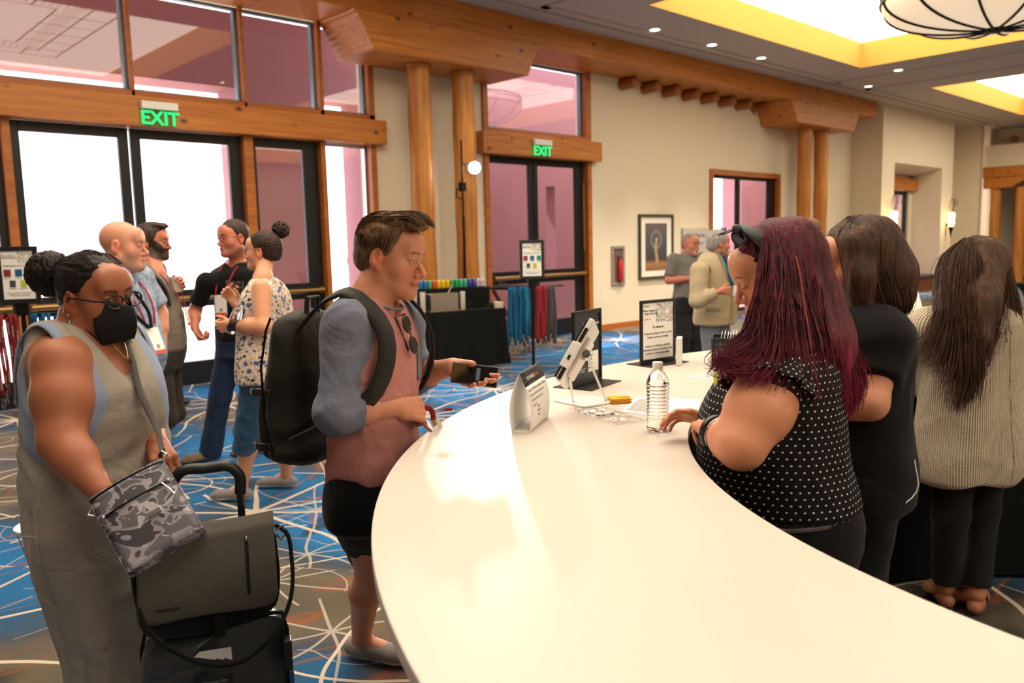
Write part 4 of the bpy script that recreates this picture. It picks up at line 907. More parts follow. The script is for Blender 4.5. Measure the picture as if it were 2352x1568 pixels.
# ================================================================== FIGURES: implicit surfaces polygonised with surface nets
def smin(a, b, k):
    if k <= 0: return np.minimum(a, b)
    h = np.maximum(k-np.abs(a-b), 0)/k; return np.minimum(a, b)-h*h*k*.25
def smax(a, b, k): return -smin(-a, -b, k)
class Vox:
    def __init__(s, lo, hi, h, fine=()):
        s.ax = []
        for i in range(3):
            c = [lo[i]]
            while c[-1] < hi[i]:
                st = h
                for ce, r, hf in fine:
                    if abs(c[-1]-ce[i]) < r: st = min(st, hf)
                c.append(c[-1]+st)
            s.ax.append(np.array(c, np.float32))
        s.F = np.full([len(a) for a in s.ax], .3, np.float32)
    def sub(s, lo, hi):
        sl = tuple(slice(max(0, int(np.searchsorted(a, l))-1), int(np.searchsorted(a, h))+1) for a, l, h in zip(s.ax, lo, hi))
        g = [a[q] for a, q in zip(s.ax, sl)]
        return sl, g[0][:, None, None], g[1][None, :, None], g[2][None, None, :]
    def op(s, fn, lo, hi, k=.02, cut=False):
        lo = np.asarray(lo)-k-.02; hi = np.asarray(hi)+k+.02
        sl, X, Y, Z = s.sub(lo, hi)
        if 0 in s.F[sl].shape: return
        d = fn(X, Y, Z).astype(np.float32)
        s.F[sl] = smax(s.F[sl], -d, k) if cut else smin(s.F[sl], d, k)
    def cone(s, a, b, ra, rb, k=.02, flat=None, cut=False, end=False):
        a = np.asarray(a, float); b = np.asarray(b, float); ab = b-a; L2 = ab@ab+1e-9; R = max(ra, rb)
        def fn(X, Y, Z):
            x, y, z = X-a[0], Y-a[1], Z-a[2]; h = (x*ab[0]+y*ab[1]+z*ab[2])/L2
            if end: return smax(raw(x, y, z, h), (h-1)*L2**.5, .006)
            return raw(x, y, z, h)
        def raw(x, y, z, h):
            h = np.clip(h, 0, 1); x, y, z = x-ab[0]*h, y-ab[1]*h, z-ab[2]*h
            if flat is not None:
                n, q = flat; w = (x*n[0]+y*n[1]+z*n[2])*(1/q-1); x, y, z = x+w*n[0], y+w*n[1], z+w*n[2]
                return (np.sqrt(x*x+y*y+z*z)-(ra+(rb-ra)*h))*(.5+.5*q)
            return np.sqrt(x*x+y*y+z*z)-(ra+(rb-ra)*h)
        s.op(fn, np.minimum(a, b)-R, np.maximum(a, b)+R, k, cut)
    def limb(s, pts, rad, k=.025, flat=None, cut=False, end=False):
        for i in range(len(pts)-1): s.cone(pts[i], pts[i+1], rad[i], rad[i+1], k, flat, cut, end and i == len(pts)-2)
    def ell(s, c, r, R=None, k=.02, cut=False):
        c = np.asarray(c, float); R = np.eye(3) if R is None else R; m = max(r)
        def fn(X, Y, Z):
            x, y, z = X-c[0], Y-c[1], Z-c[2]
            l = [(x*R[0, i]+y*R[1, i]+z*R[2, i]) for i in range(3)]
            k0 = np.sqrt(sum((q/w)**2 for q, w in zip(l, r))); k1 = np.sqrt(sum((q/w**2)**2 for q, w in zip(l, r)))+1e-6
            return k0*(k0-1)/k1
        s.op(fn, c-m, c+m, k, cut)
    def loft(s, P, secs, off=0., k=.02, z0=None, z1=None, cut=False, cap=.02):
        """stacked oval sections in the person's frame: (z, half width, front depth, back depth, forward shift, sideways shift)"""
        S = np.array([tuple(q)+(0,)*(6-len(q)) for q in secs], float); S = S[np.argsort(S[:, 0])]
        zz = np.linspace(S[0, 0], S[-1, 0], 160); T = [catmull(S[:, 0], S[:, i], zz) for i in range(1, 6)]
        za = S[0, 0] if z0 is None else z0; zb = S[-1, 0] if z1 is None else z1; m = S[:, 1:4].max()+abs(S[:, 4:6]).max()+off
        def fn(X, Y, Z):
            a, bf, bb, fo, so = [np.interp(Z.ravel(), zz, t)[None, None, :] for t in T]
            x = (X-P.o[0])*P.r[0]+(Y-P.o[1])*P.r[1]-so; y = (X-P.o[0])*P.f[0]+(Y-P.o[1])*P.f[1]-fo
            a, b = a+off, np.where(y > 0, bf, bb)+off; e = P.pow
            kk = ((np.abs(x)/a)**e+(np.abs(y)/b)**e)**(1/e); d = (kk-1)*np.minimum(a, b)
            return smax(smax(d, Z-zb, cap), za-Z, cap)
        s.op(fn, (P.o[0]-m, P.o[1]-m, za), (P.o[0]+m, P.o[1]+m, zb), k, cut)
    def plane(s, p, n, k=.004, box=None):
        """keep only the side n points away from"""
        n = unit(n); sl = tuple(slice(None) for _ in range(3)); X, Y, Z = s.ax[0][:, None, None], s.ax[1][None, :, None], s.ax[2][None, None, :]
        if box is not None: sl, X, Y, Z = s.sub(*box)
        d = (X-p[0])*n[0]+(Y-p[1])*n[1]+(Z-p[2])*n[2]; s.F[sl] = smax(s.F[sl], d.astype(np.float32), k)
    def nets(s):
        F = s.F; F[0], F[-1], F[:, 0], F[:, -1], F[:, :, 0], F[:, :, -1] = .3, .3, .3, .3, .3, .3
        B = F < 0; n = [q-1 for q in F.shape]
        cnt = np.zeros(n, np.int8)
        for i in (0, 1):
            for j in (0, 1):
                for k in (0, 1): cnt += B[i:i+n[0], j:j+n[1], k:k+n[2]]
        act = (cnt > 0) & (cnt < 8); idx = np.argwhere(act); vid = np.full(n, -1, np.int32); vid[act] = np.arange(len(idx))
        i, j, k = idx.T; c = {}
        for a in (0, 1):
            for b in (0, 1):
                for d in (0, 1): c[a, b, d] = F[i+a, j+b, k+d]
        acc = np.zeros((len(idx), 3)); num = np.zeros(len(idx))
        for e0 in list(c):
            for ax in range(3):
                if e0[ax]: continue
                e1 = list(e0); e1[ax] = 1; f0, f1 = c[e0], c[tuple(e1)]; m = (f0 < 0) != (f1 < 0); t = np.where(m, f0/np.where(m, f0-f1, 1), 0)
                p = np.tile(np.array(e0, float), (len(idx), 1)); p[:, ax] = t; acc += p*m[:, None]; num += m
        acc /= num[:, None]; V_ = np.empty_like(acc)
        for a, q in zip(range(3), (i, j, k)): x = s.ax[a]; V_[:, a] = x[q]+(x[q+1]-x[q])*acc[:, a]
        Q = []
        for ax in range(3):
            o = [(ax+1) % 3, (ax+2) % 3]; sl0 = [slice(1, n[d]) for d in range(3)]; sl1 = list(sl0); sl0[ax] = slice(0, n[ax]); sl1[ax] = slice(1, n[ax]+1)
            b0, b1 = B[tuple(sl0)], B[tuple(sl1)]; m = b0 != b1; q = np.argwhere(m); flip = b0[m]
            off = [1, 1, 1]; off[ax] = 0; q = q+np.array(off)
            def cell(da, db):
                r = q.copy(); r[:, o[0]] -= da; r[:, o[1]] -= db; return vid[r[:, 0], r[:, 1], r[:, 2]]
            f = np.stack([cell(1, 1), cell(0, 1), cell(0, 0), cell(1, 0)], 1); f[~flip] = f[~flip][:, ::-1]; Q.append(f)
        return V_, np.concatenate(Q)
def catmull(x, y, q):
    m = np.gradient(y, x); i = np.clip(np.searchsorted(x, q)-1, 0, len(x)-2); h = x[i+1]-x[i]; t = np.clip((q-x[i])/h, 0, 1)
    return (2*t**3-3*t**2+1)*y[i]+(t**3-2*t**2+t)*h*m[i]+(-2*t**3+3*t**2)*y[i+1]+(t**3-t**2)*h*m[i+1]
def vnormals(Vv, Q):
    a = Vv[Q[:, 2]]-Vv[Q[:, 0]]; b = Vv[Q[:, 3]]-Vv[Q[:, 1]]; n = np.cross(a, b); N = np.zeros_like(Vv)
    for i in range(4):
        for d in range(3): N[:, d] += np.bincount(Q[:, i], n[:, d], len(Vv))
    return N/(np.linalg.norm(N, axis=1, keepdims=True)+1e-12)
def relax(Vv, Q, it=1, w=.5):
    for _ in range(it):
        S = np.zeros_like(Vv); C = np.zeros(len(Vv))
        for i in range(4):
            a, b = Q[:, i], Q[:, (i+1) % 4]
            for d in range(3): S[:, d] += np.bincount(a, Vv[b, d], len(Vv))+np.bincount(b, Vv[a, d], len(Vv))
            C += np.bincount(a, minlength=len(Vv))+np.bincount(b, minlength=len(Vv))
        Vv = Vv*(1-w)+w*S/np.maximum(C, 1)[:, None]
    return Vv
def waves(p, f, seed, n=5, stretch=None):
    """smooth pseudo-noise of unit size: a few crossing sine waves"""
    r = np.random.RandomState(seed); out = 0; q = p if stretch is None else p*np.asarray(stretch)
    for i in range(n):
        d = r.normal(size=3); d /= np.linalg.norm(d); w = f*(.6+.9*r.rand()); out = out+np.sin(q@d*w+r.rand()*6.28+1.3*np.sin(q@r.normal(size=3)*f*.35))
    return out/n**.5*.8
def folds(p, f, seed, axis=None):
    """creases: ridged waves"""
    w = waves(p, f, seed, 3, axis); return 1-2*np.abs(w)**.8
def emit(Vv, Q, name, mats, parent, mi=None, tone=None, uv=None, smooth=True):
    me = bpy.data.meshes.new(name); nv, nf = len(Vv), len(Q)
    me.vertices.add(nv); me.vertices.foreach_set('co', Vv.astype(np.float32).ravel()); me.loops.add(nf*4); me.loops.foreach_set('vertex_index', Q.astype(np.int32).ravel())
    me.polygons.add(nf); me.polygons.foreach_set('loop_start', np.arange(0, nf*4, 4, dtype=np.int32)); me.polygons.foreach_set('loop_total', np.full(nf, 4, np.int32))
    for m in (mats if isinstance(mats, (list, tuple)) else [mats]): me.materials.append(m)
    if mi is not None: me.polygons.foreach_set('material_index', mi.astype(np.int32))
    if smooth: me.polygons.foreach_set('use_smooth', np.ones(nf, bool))
    if tone is not None:
        a = me.attributes.new('tone', 'FLOAT_COLOR', 'POINT'); a.data.foreach_set('color', np.concatenate([tone, np.ones((nv, 1))], 1).astype(np.float32).ravel())
    if uv is not None:
        a = me.attributes.new('cloth', 'FLOAT_VECTOR', 'POINT'); a.data.foreach_set('vector', uv.astype(np.float32).ravel())
    me.update(calc_edges=True); me.validate()
    o = bpy.data.objects.new(name, me); COL.objects.link(o)
    if parent is not None: put(o, parent)
    return o

class Person:
    def __init__(s, label, o, f, h=1.7, pow=2.2, name='person'):
        s.o = V(o[0], o[1], 0); s.f = unit(V(f[0], f[1], 0)); s.r = V(s.f[1], -s.f[0], 0); s.h = h; s.pow = pow
        s.t = thing(name, label, 'person', s.o)
    def L(s, x, y, z): return s.o+s.r*x+s.f*y+UP*z
    def loc(s, p): q = np.asarray(p)-s.o; return np.stack([q@s.r, q@s.f, q[..., 2]], -1)
    def garment(s, name, m, build, lo, hi, h=.008, amp=.003, f=34, seed=1, mi=None, fine=(), ridge=True, it=1, disp=None, stretch=None):
        """polygonise a garment, crease it, store unrolled cloth coordinates"""
        v = Vox(lo, hi, h, fine); build(v); A, Q = v.nets(); A = relax(A, Q, it); N = vnormals(A, Q)
        a = amp(A) if callable(amp) else amp
        w = (folds(A, f, seed, stretch)*.6+waves(A, f*.45, seed+5, 4, stretch)*.7) if ridge else waves(A, f, seed, 4, stretch)
        A = A+N*((w*a)[:, None] if np.ndim(a) else w[:, None]*a)
        if disp is not None: A = A+N*disp(A)[:, None]
        l = s.loc(A); u = np.arctan2(l[:, 0], l[:, 1])*.17
        cen = A[Q].mean(1); o = emit(A, Q, name, m, s.t, mi(cen, vnormals(A, Q)[Q[:, 0]]) if mi else None, None, np.stack([u, l[:, 2], l[:, 1]*0], 1)); return o

def rotf(f, pitch=0, roll=0):
    """frame (right, forward, up columns) looking along f, nodding down by pitch, leaning to its right by roll"""
    f = unit(V(f[0], f[1], 0)); r = V(f[1], -f[0], 0); u = UP
    f2 = f*math.cos(pitch)-u*math.sin(pitch); u2 = u*math.cos(pitch)+f*math.sin(pitch)
    r3 = r*math.cos(roll)-u2*math.sin(roll); u3 = u2*math.cos(roll)+r*math.sin(roll); return np.stack([r3, f2, u3], 1)
class Head:
    def __init__(s, c, R, sc=1., wid=1., jaw=1., chin=0., nose=1., skin=(.6, .35, .25), lips=None, brow=(.12, .07, .04), eyes='open', iris=(.10, .14, .18), stubble=0, stub_col=(.2, .14, .12), beard=None, fat=0., glance=(0, 0)):
        s.c = np.asarray(c, float); s.R = R; s.sc = sc; s.wid = wid; s.jaw = jaw; s.chin = chin; s.nose = nose; s.skin = np.array(skin); s.fat = fat
        s.lips = np.array(lips) if lips is not None else s.skin*np.array([.85, .5, .55]); s.brow = np.array(brow); s.eyes = eyes; s.iris = np.array(iris); s.stubble = stubble; s.stub_col = np.array(stub_col); s.beard = beard; s.glance = glance
    def W(s, x, y, z): return s.c+s.R@(np.array([x, y, z])*s.sc)
    def loc(s, p): return (np.asarray(p)-s.c)@s.R/s.sc
    def add(s, v, k=.02):
        def fn(X, Y, Z):
            x, y, z = X-s.c[0], Y-s.c[1], Z-s.c[2]; R = s.R; q = s.sc
            lx, ly, lz = [(x*R[0, i]+y*R[1, i]+z*R[2, i])/q for i in range(3)]; lx = lx/s.wid
            def E(c, r, ay=0):
                a, b, d = lx-c[0], ly-c[1], lz-c[2]
                if ay: ca, sa = math.cos(ay), math.sin(ay); b, d = b*ca+d*sa, -b*sa+d*ca
                k0 = np.sqrt((a/r[0])**2+(b/r[1])**2+(d/r[2])**2); k1 = np.sqrt((a/r[0]**2)**2+(b/r[1]**2)**2+(d/r[2]**2)**2)+1e-6; return k0*(k0-1)/k1
            def Cn(a, b, ra, rb):
                a, b = np.array(a, float), np.array(b, float); ab = b-a; x1, y1, z1 = lx-a[0], ly-a[1], lz-a[2]; h = np.clip((x1*ab[0]+y1*ab[1]+z1*ab[2])/(ab@ab), 0, 1)
                return np.sqrt((x1-ab[0]*h)**2+(y1-ab[1]*h)**2+(z1-ab[2]*h)**2)-(ra+(rb-ra)*h)
            j = s.jaw; f = s.fat
            H = E((0, -.014, .036), (.0745, .096, .084)); H = smin(H, E((0, .030, -.018), (.062+f*.5, .058, .082)), .03)
            for sg in (-1, 1):
                H = smin(H, Cn((sg*.052*j, -.004, -.058), (sg*.014, .068, -.100), .019+f, .015+f*.5), .03)
                H = smin(H, E((sg*.040, .052, -.030), (.022+f, .022, .022+f)), .03)
            H = smin(H, E((0, .076+s.chin, -.101), (.019, .015, .014)), .022)
            H = smin(H, Cn((0, .03, -.085), (0, -.02, -.085), .034+f*1.3, .045+f*1.3), .03)
            H = smin(H, Cn((-.034, .078, .022), (.034, .078, .022), .0095, .0095), .02); H = smin(H, E((0, .075, .05), (.05, .02, .035)), .03)
            n = s.nose
            for sg in (-1, 1): H = smax(H, -E((sg*.031, .099, .001), (.018, .017, .0125)), .014)
            H = smin(H, Cn((0, .084, .008), (0, .092+.018*n, -.034), .0065, .0095), .012); H = smin(H, E((0, .090+.018*n, -.038), (.0095, .010, .0085)), .008)
            for sg in (-1, 1): H = smin(H, E((sg*.0115, .090+.006*n, -.042), (.0075, .009, .0065)), .007)
            H = smin(H, Cn((0, .083, -.066), (0, .078, -.082), .014, .012), .02)
            H = smin(H, E((0, .0925, -.0645), (.0215, .0075, .0052)), .006); H = smin(H, E((0, .0905, -.0735), (.0185, .008, .006)), .006)
            H = smax(H, -E((0, .101, -.069), (.022, .006, .0014)), .003)
            for sg in (-1, 1):
                H = smin(H, E((sg*.031, .0775, .000), (.0135, .0135, .0125)), .003)
                if s.eyes != 'none':
                    H = smin(H, E((sg*.031, .0785, .0065 if s.eyes == 'open' else .001), (.0165, .0135, .007 if s.eyes == 'open' else .0135)), .004)
                # ear: rim with a hollow
                Er = E((sg*.077, -.012, -.004), (.011, .019, .033), -.22); Er = smax(Er, -E((sg*.088, -.008, .003), (.009, .011, .020), -.22), .004); Er = smin(Er, E((sg*.078, -.006, -.030), (.007, .009, .010)), .01)
                Er = smin(Er, E((sg*.078, .001, -.006), (.006, .006, .009)), .005); H = smin(H, Er, .006)
            return H*q*.92
        m = .15*s.sc; v.op(fn, s.c-m, s.c+m, k)
    def tone(s, p, base):
        """skin, lip, brow and eye colours by place on the head"""
        l = s.loc(p).copy(); l[:, 0] /= s.wid; T = np.tile(np.asarray(base, float), (len(p), 1)); near = (np.abs(l) < .16).all(1)
        def blend(m, c): m = np.clip(m, 0, 1)*near; T[:] = T*(1-m[:, None])+np.asarray(c)*m[:, None]
        x, y, z = l.T; ax = np.abs(x)
        blend(.35*np.exp(-(((ax-.042)/.02)**2+((z+.032)/.02)**2))*(y > .03), s.skin*np.array([1.15, .72, .68])); blend(.4*np.exp(-((x/.014)**2+((z+.038)/.012)**2))*(y > .085), s.skin*np.array([1.1, .72, .68]))
        blend(.5*(ax > .070)*(y < .02)*(y > -.04)*(np.abs(z+.004) < .04), s.skin*np.array([1.1, .66, .6]))
        if s.stubble: blend(s.stubble*np.clip((-.030-z-np.clip(.02-y, 0, 1)*.2)/.02, 0, 1)*(y > -.02)*(1-np.exp(-((x/.02)**2+((z+.066)/.012)**2)*1.2)), s.stub_col)
        if s.beard is not None:
            b = np.clip((-.034-z+np.clip(ax-.045, 0, 1)*2.2*(y > -.02))/.008, 0, 1)*(y > -.002)*np.clip((z+.118-np.clip(.05-y, 0, 1)*.5)/.006, 0, 1)*(1-np.exp(-((x/.016)**2+((z+.068)/.007)**2)*1.5)); blend(b, s.beard)
        blend(np.clip((1-((x/.021)**2+((z+.0690)/.0098)**2))*4, 0, 1)*(y > .078), s.lips); blend(np.clip((1-((x/.019)**2+((z+.0692)/.0013)**2))*3, 0, 1)*(y > .078), s.lips*.35)
        bz = .0205+.006*np.sin(np.clip((ax-.012)/.034, 0, 1)*2.4); blend(np.clip(1.6-np.abs(z-bz)/.0032, 0, 1)*(ax > .011)*(ax < .048)*(y > .055)*.8, s.brow)
        if s.eyes == 'open':
            gx, gz = s.glance; d = ((ax-.031)/.0118)**2+((z+.0012)/.0052)**2; blend(np.clip((1-d)*5, 0, 1)*(y > .07), s.skin*.35+np.array([.30, .28, .27]))
            d2 = ((x-np.sign(x)*.031-gx)**2+(z+.001-gz)**2)**.5; blend(np.clip((.0052-d2)/.001, 0, 1)*(d < 1)*(y > .07), s.iris); blend(np.clip((.0022-d2)/.001, 0, 1)*(d < 1)*(y > .07), (.01, .01, .01))
            blend(np.clip(1.5-np.abs(z-.0040)/.0012, 0, 1)*(np.abs(ax-.031) < .0135)*(y > .068)*.8, s.brow*.6)
        elif s.eyes == 'down': blend(np.clip(1.6-np.abs(z+.0065-((ax-.031)/.0135)**2*.004)/.0014, 0, 1)*(np.abs(ax-.031) < .0145)*(y > .066), s.brow*.4)
        return T
def hand(v, wr, d, n, side, curl=(.5, .5, .5, .5), thumb=(.6, .5), spread=.06, s=1., k=.008, palm=.085, tdir=None, rr=1.):
    """palm and five fingers. wr wrist, d towards the knuckles, n out of the palm, side=+1 when the thumb lies towards cross(d,n)"""
    d = unit(d); n = unit(n-d*np.dot(n, d)); w = np.cross(d, n)*side; wr = np.asarray(wr, float); rr = s*rr
    kn = []
    for i, (a, b) in enumerate(((.030, .98), (.010, 1.02), (-.011, .97), (-.030, .88))): kn.append(wr+w*a*s+d*palm*b*s)
    for i, q in enumerate(kn): v.cone(wr+w*(.018-.012*i)*s+d*.008*s, q, .0145*rr, .0105*rr, .012)
    v.cone(wr+w*.012*s+d*.03*s, wr-w*.012*s+d*.04*s, .0165*rr, .0165*rr, .015)
    L = ((.042, .026, .021), (.047, .030, .022), (.044, .028, .022), (.034, .022, .019)); tips = []
    for i, q in enumerate(kn):
        c = curl[i] if isinstance(curl[i], (tuple, list)) else (curl[i],)*3; a = 0; p = q; sp = (1.5-i)*spread; base = unit(d*math.cos(sp)+w*math.sin(sp)); r = .0088*rr*(1 if i < 3 else .87)
        for j in range(3):
            a += c[j]; dr = base*math.cos(a)+n*math.sin(a); p2 = p+dr*L[i][j]*s; v.cone(p, p2, r, r*.92, .004 if j else k); r *= .92; p = p2
        tips.append(p)
    b0 = wr+w*.020*s+d*.018*s+n*.006*s; td = unit(w*.75+d*.65+n*.25) if tdir is None else unit(tdir); p = b0+td*.040*s; v.cone(b0, p, .0150*rr, .0115*rr, .012)
    a1 = thumb[0]; t2 = unit(td*math.cos(a1)+unit(d*.9+n*.4-w*.3)*math.sin(a1)); p2 = p+t2*.032*s; v.cone(p, p2, .0108*rr, .0098*rr, .005)
    t3 = unit(t2*math.cos(thumb[1])+unit(d*.6+n*.7-w*.4)*math.sin(thumb[1])); p3 = p2+t3*.026*s; v.cone(p2, p3, .0098*rr, .0082*rr, .004); tips.append(p3)
    return kn, tips
def skin_mat(name):
    m = mat('skin_'+name, '#b07a5c', .48, spec=.35); n = NB(m); a = n.n('ShaderNodeAttribute', attribute_name='tone'); c = n.coord()
    v = n.noise(c, 22, 4, .6); col = n.mix(n.ramp(v, [(.3, .0), (.75, .22)]), a.outputs['Color'], n.mix(1., a.outputs['Color'], (.95, .62, .55, 1), 'MULTIPLY')); n.link(col, 'Base Color')
    n.bump(n.noise(c, 420, 2), .12, .002)
    b = n.b; b.inputs['Subsurface Weight'].default_value = .12; b.inputs['Subsurface Radius'].default_value = (.012, .005, .003); b.inputs['Subsurface Scale'].default_value = 1.; return m
def body(P, v, heads, base, extra=None, it=1, name='body'):
    A, Q = v.nets(); A = relax(A, Q, it, .4); T = heads.tone(A, base) if heads is not None else np.tile(np.array(base), (len(A), 1))
    if extra is not None: T = extra(A, T)
    return emit(A, Q, name, SKIN, P.t, None, T)
SKIN = skin_mat('all')
def hair_mat(name, c1, c2, rough=.42, stretch=(60, 60, 5), c3=None, tips=None):
    m = mat('hair_'+name, c1, .55, spec=.22); n = NB(m); c = n.coord(); a = n.noise(n.mapping(c, stretch), 1.0, 4, .65, .4)
    st = [(.3, srgb(c1)), (.6, srgb(c2))]+([(.72, srgb(c3))] if c3 else []); col = n.ramp(a, st)
    if tips: z = n.n('ShaderNodeSeparateXYZ', {0: c}).outputs[2]; col = n.mix(n.ramp(n.math('MULTIPLY_ADD', n.math('ADD', z, n.math('MULTIPLY', a, .08)), 1/(tips[1]-tips[0]), -tips[0]/(tips[1]-tips[0])), [(0, 1.), (1, 0.)]), col, n.ramp(a, [(.3, srgb(tips[2])), (.6, srgb(tips[3]))]))
    n.link(col, 'Base Color'); n.bump(a, .5, .01); return m
def strands(name, guides, n, m, parent, width=.0012, jit=.01, seed=0, curl=0, curlf=30, mi=None, npt=None, taper=.15, spread=None):
    """thin tapering strands between neighbouring guide curves (lists of points, root to tip)"""
    r = np.random.RandomState(seed); G = []
    npt = npt or 12
    for g in guides:
        g = np.asarray(g, float); d = np.r_[0, np.cumsum(np.linalg.norm(np.diff(g, axis=0), axis=1))]; t = np.linspace(0, d[-1], npt); G.append(np.stack([catmull(d, g[:, i], t) for i in range(3)], 1))
    G = np.array(G); ng = len(G); u = r.rand(n)*(ng-1); i = np.minimum(u.astype(int), ng-2); f = (u-i)[:, None, None]; C = G[i]*(1-f)+G[i+1]*f
    s = np.linspace(0, 1, npt)[None, :, None]; off = r.normal(size=(n, 1, 3))*jit; grow = (.35+.65*s) if spread is None else (spread[0]+(spread[1]-spread[0])*s); C = C+off*grow
    ln = r.uniform(.75, 1.0, size=(n, 1, 1)); ph = r.rand(n, 1, 1)*6.28
    if curl: k = np.linalg.norm(G[0, -1]-G[0, 0]); C = C+curl*s*np.concatenate([np.sin(ph+s*curlf*.2+off[:, :, :1]*40), np.cos(ph+s*curlf*.2), .4*np.sin(ph*2+s*curlf*.2)], 2)
    T = np.gradient(C, axis=1); T /= np.linalg.norm(T, axis=2, keepdims=True)+1e-9; a = np.cross(T, [.3, .2, .93]); a /= np.linalg.norm(a, axis=2, keepdims=True)+1e-9; b = np.cross(T, a)
    w = width*r.uniform(.6, 1.4, size=(n, 1, 1))*(1-(1-taper)*s**2); P = []
    for k in range(3): th = 2*PI*k/3; P.append(C+w*(math.cos(th)*a+math.sin(th)*b))
    P = np.stack(P, 2).reshape(-1, 3); base = np.arange(n)[:, None, None]*npt*3+np.arange(npt-1)[None, :, None]*3; kk = np.arange(3)[None, None, :]; k2 = (kk+1) % 3
    Q = np.stack([base+kk, base+k2, base+3+k2, base+3+kk], -1).reshape(-1, 4)
    return emit(P, Q, name, m, parent)
def shoe(v, an, toe, s=1., k=.015, w=.042):
    """upper and sole from the ankle to the toe tip (both given near the floor)"""
    an, toe = np.asarray(an, float), np.asarray(toe, float); d = unit((toe-an)*V(1, 1, 0)); L_ = np.linalg.norm((toe-an)[:2]); z0 = 0.
    heel = V(an[0], an[1], z0)-d*.045*s
    v.cone(heel+UP*.045*s+d*.01, heel+d*.06*s+UP*.052*s, .036*s, .040*s, k); v.cone(heel+d*.05*s+UP*.045*s, V(toe[0], toe[1], z0)-d*.06*s+UP*.040*s, .042*s, w*s, k, (UP, .85))
    v.cone(V(toe[0], toe[1], z0)-d*.075*s+UP*.036*s, V(toe[0], toe[1], z0)-d*.028*s+UP*.030*s, w*s, .033*s, k, (UP, .72))
def sole_plane(v): v.plane((0, 0, .004), (0, 0, -1), .003)
def glasses(P, Hd, m, parent, r=.019, thick=.0016, arms=True, lens=None, z=.0, y=.108, half=1.25):
    g = MB()
    for sg in (-1, 1):
        pts = [Hd.W(sg*(.031+r*half*math.cos(a)*(1 if True else 1)), y-.004*abs(math.cos(a)), z+r*.82*math.sin(a)) for a in np.linspace(0, 2*PI, 25)]; g.tube(pts, thick, 6, cap=False)
        if arms: g.tube([Hd.W(sg*(.031+r*half), y-.004, z+.004), Hd.W(sg*.076*Hd.wid, y-.03, z+.006), Hd.W(sg*.082*Hd.wid, -.005, z+.010), Hd.W(sg*.080*Hd.wid, -.022, z-.008)], thick, 6)
    g.tube([Hd.W(-.031+r*half, y, z+.006), Hd.W(0, y+.003, z+.008), Hd.W(.031-r*half, y, z+.006)], thick, 6)
    g.build('glasses', m, parent, smooth=True)
    if lens is not None:
        for sg in (-1, 1): MB().lathe([(0, 0), (r*.98, 0)], Hd.W(sg*.031, y-.002, z), 20, Hd.R[:, 1]).build('lens', lens, parent)
def lin(h): return np.array(srgb(h)[:3])
def ribbon(pts, w, n_dir, m, name, parent, thick=.0015, mats=None):
    """flat strap along pts, width across n_dir x tangent"""
    P = [np.asarray(p, float) for p in pts]; g = MB(); N = len(P)-1
    NN = [np.asarray(n_dir[i] if isinstance(n_dir, list) else n_dir, float) for i in range(len(P))]
    def f(u, v):
        t = v*N; i = min(int(t), N-1); a = t-i; p = P[i]*(1-a)+P[i+1]*a; T = unit(P[i+1]-P[i]); nn = NN[i]*(1-a)+NN[i+1]*a; s_ = unit(np.cross(T, nn)); return p+s_*(u-.5)*w
    g.grid(f, 2, N*3); return g.build(name, m, parent, smooth='all', solid=thick)
def spline(pts, n=24):
    g = np.asarray(pts, float); d = np.r_[0, np.cumsum(np.linalg.norm(np.diff(g, axis=0), axis=1))]; t = np.linspace(0, d[-1], n); return list(np.stack([catmull(d, g[:, i], t) for i in range(3)], 1))
def badge(P, c, nrm, m_tape, w=.09, h=.13, strip=None, neck=None, label_=''):
    """name badge on a lanyard: straps from neck points to the badge top"""
    nrm = unit(nrm); r = unit(np.cross(UP, nrm)); u = np.cross(nrm, r)
    t = P.t
    o = MB().obox(c, r*w/2, u*h/2, nrm*.0012).build('badge', M_paper, t); F = Face(c-r*w/2-u*h/2+nrm*.0014, r, u)
    F.slab(MB(), 0, 0, w, .02, 0, .0005).build('badge_strip', strip or M_orange, o)
    F.slab(MB(), w*.4, .03, w*.62, .052, 0, .0003).build('badge_print', M_grey, o)
    for s, q in zip((1, -1), neck): MB().obox(c+r*s*w*.38+u*(h/2+.008), r*.006, u*.01, nrm*.003).build('badge_clip', M_clip, t); ribbon(spline(list(q)+[c+r*s*w*.38+u*(h/2+.016)], 10), .016, nrm, m_tape, 'lanyard_strap', t)
# ------------------------------------------------------------------ helpers shared by the figures
def dseg(p, pts):
    """distance from points p to a polyline"""
    out = np.full(len(p), 9.)
    for a, b in zip(pts, pts[1:]):
        a, b = np.asarray(a, float), np.asarray(b, float); ab = b-a; h = np.clip(((p-a)@ab)/(ab@ab), 0, 1); out = np.minimum(out, np.linalg.norm(p-a-h[:, None]*ab, axis=1))
    return out
def bounds(pts, r): p = np.array(pts); return p.min(0)-r, p.max(0)+r
def to_z(p, z): q = np.array(p, float); q[2] = z; return q
def cloth(name, c1, c2=None, **k): return fabric(name, c1, c2, **k)
M_black_cloth = cloth('black_jersey', '#0c0c0e', '#151517'); M_denim = cloth('dark_denim', '#1c2a44', '#2b3b58', scale=700, folds=.6); M_denim2 = cloth('blue_denim', '#2c4a66', '#3c6080', scale=700, folds=.8)
M_shoe_grey = cloth('grey_wool_shoe', '#7d7674', '#8e8784', folds=.1); M_sole = mat('cream_sole', '#d8d2c6', .6); M_hairpin = mat('dark_frame', '#1a1414', .25); M_gold = mat('gold', '#c39a4e', .3, 1); M_silver = mat('silver', '#b9b9ba', .25, 1)
M_eyeglass = glass('eyeglass', (.93, .93, .95, 1), 1)

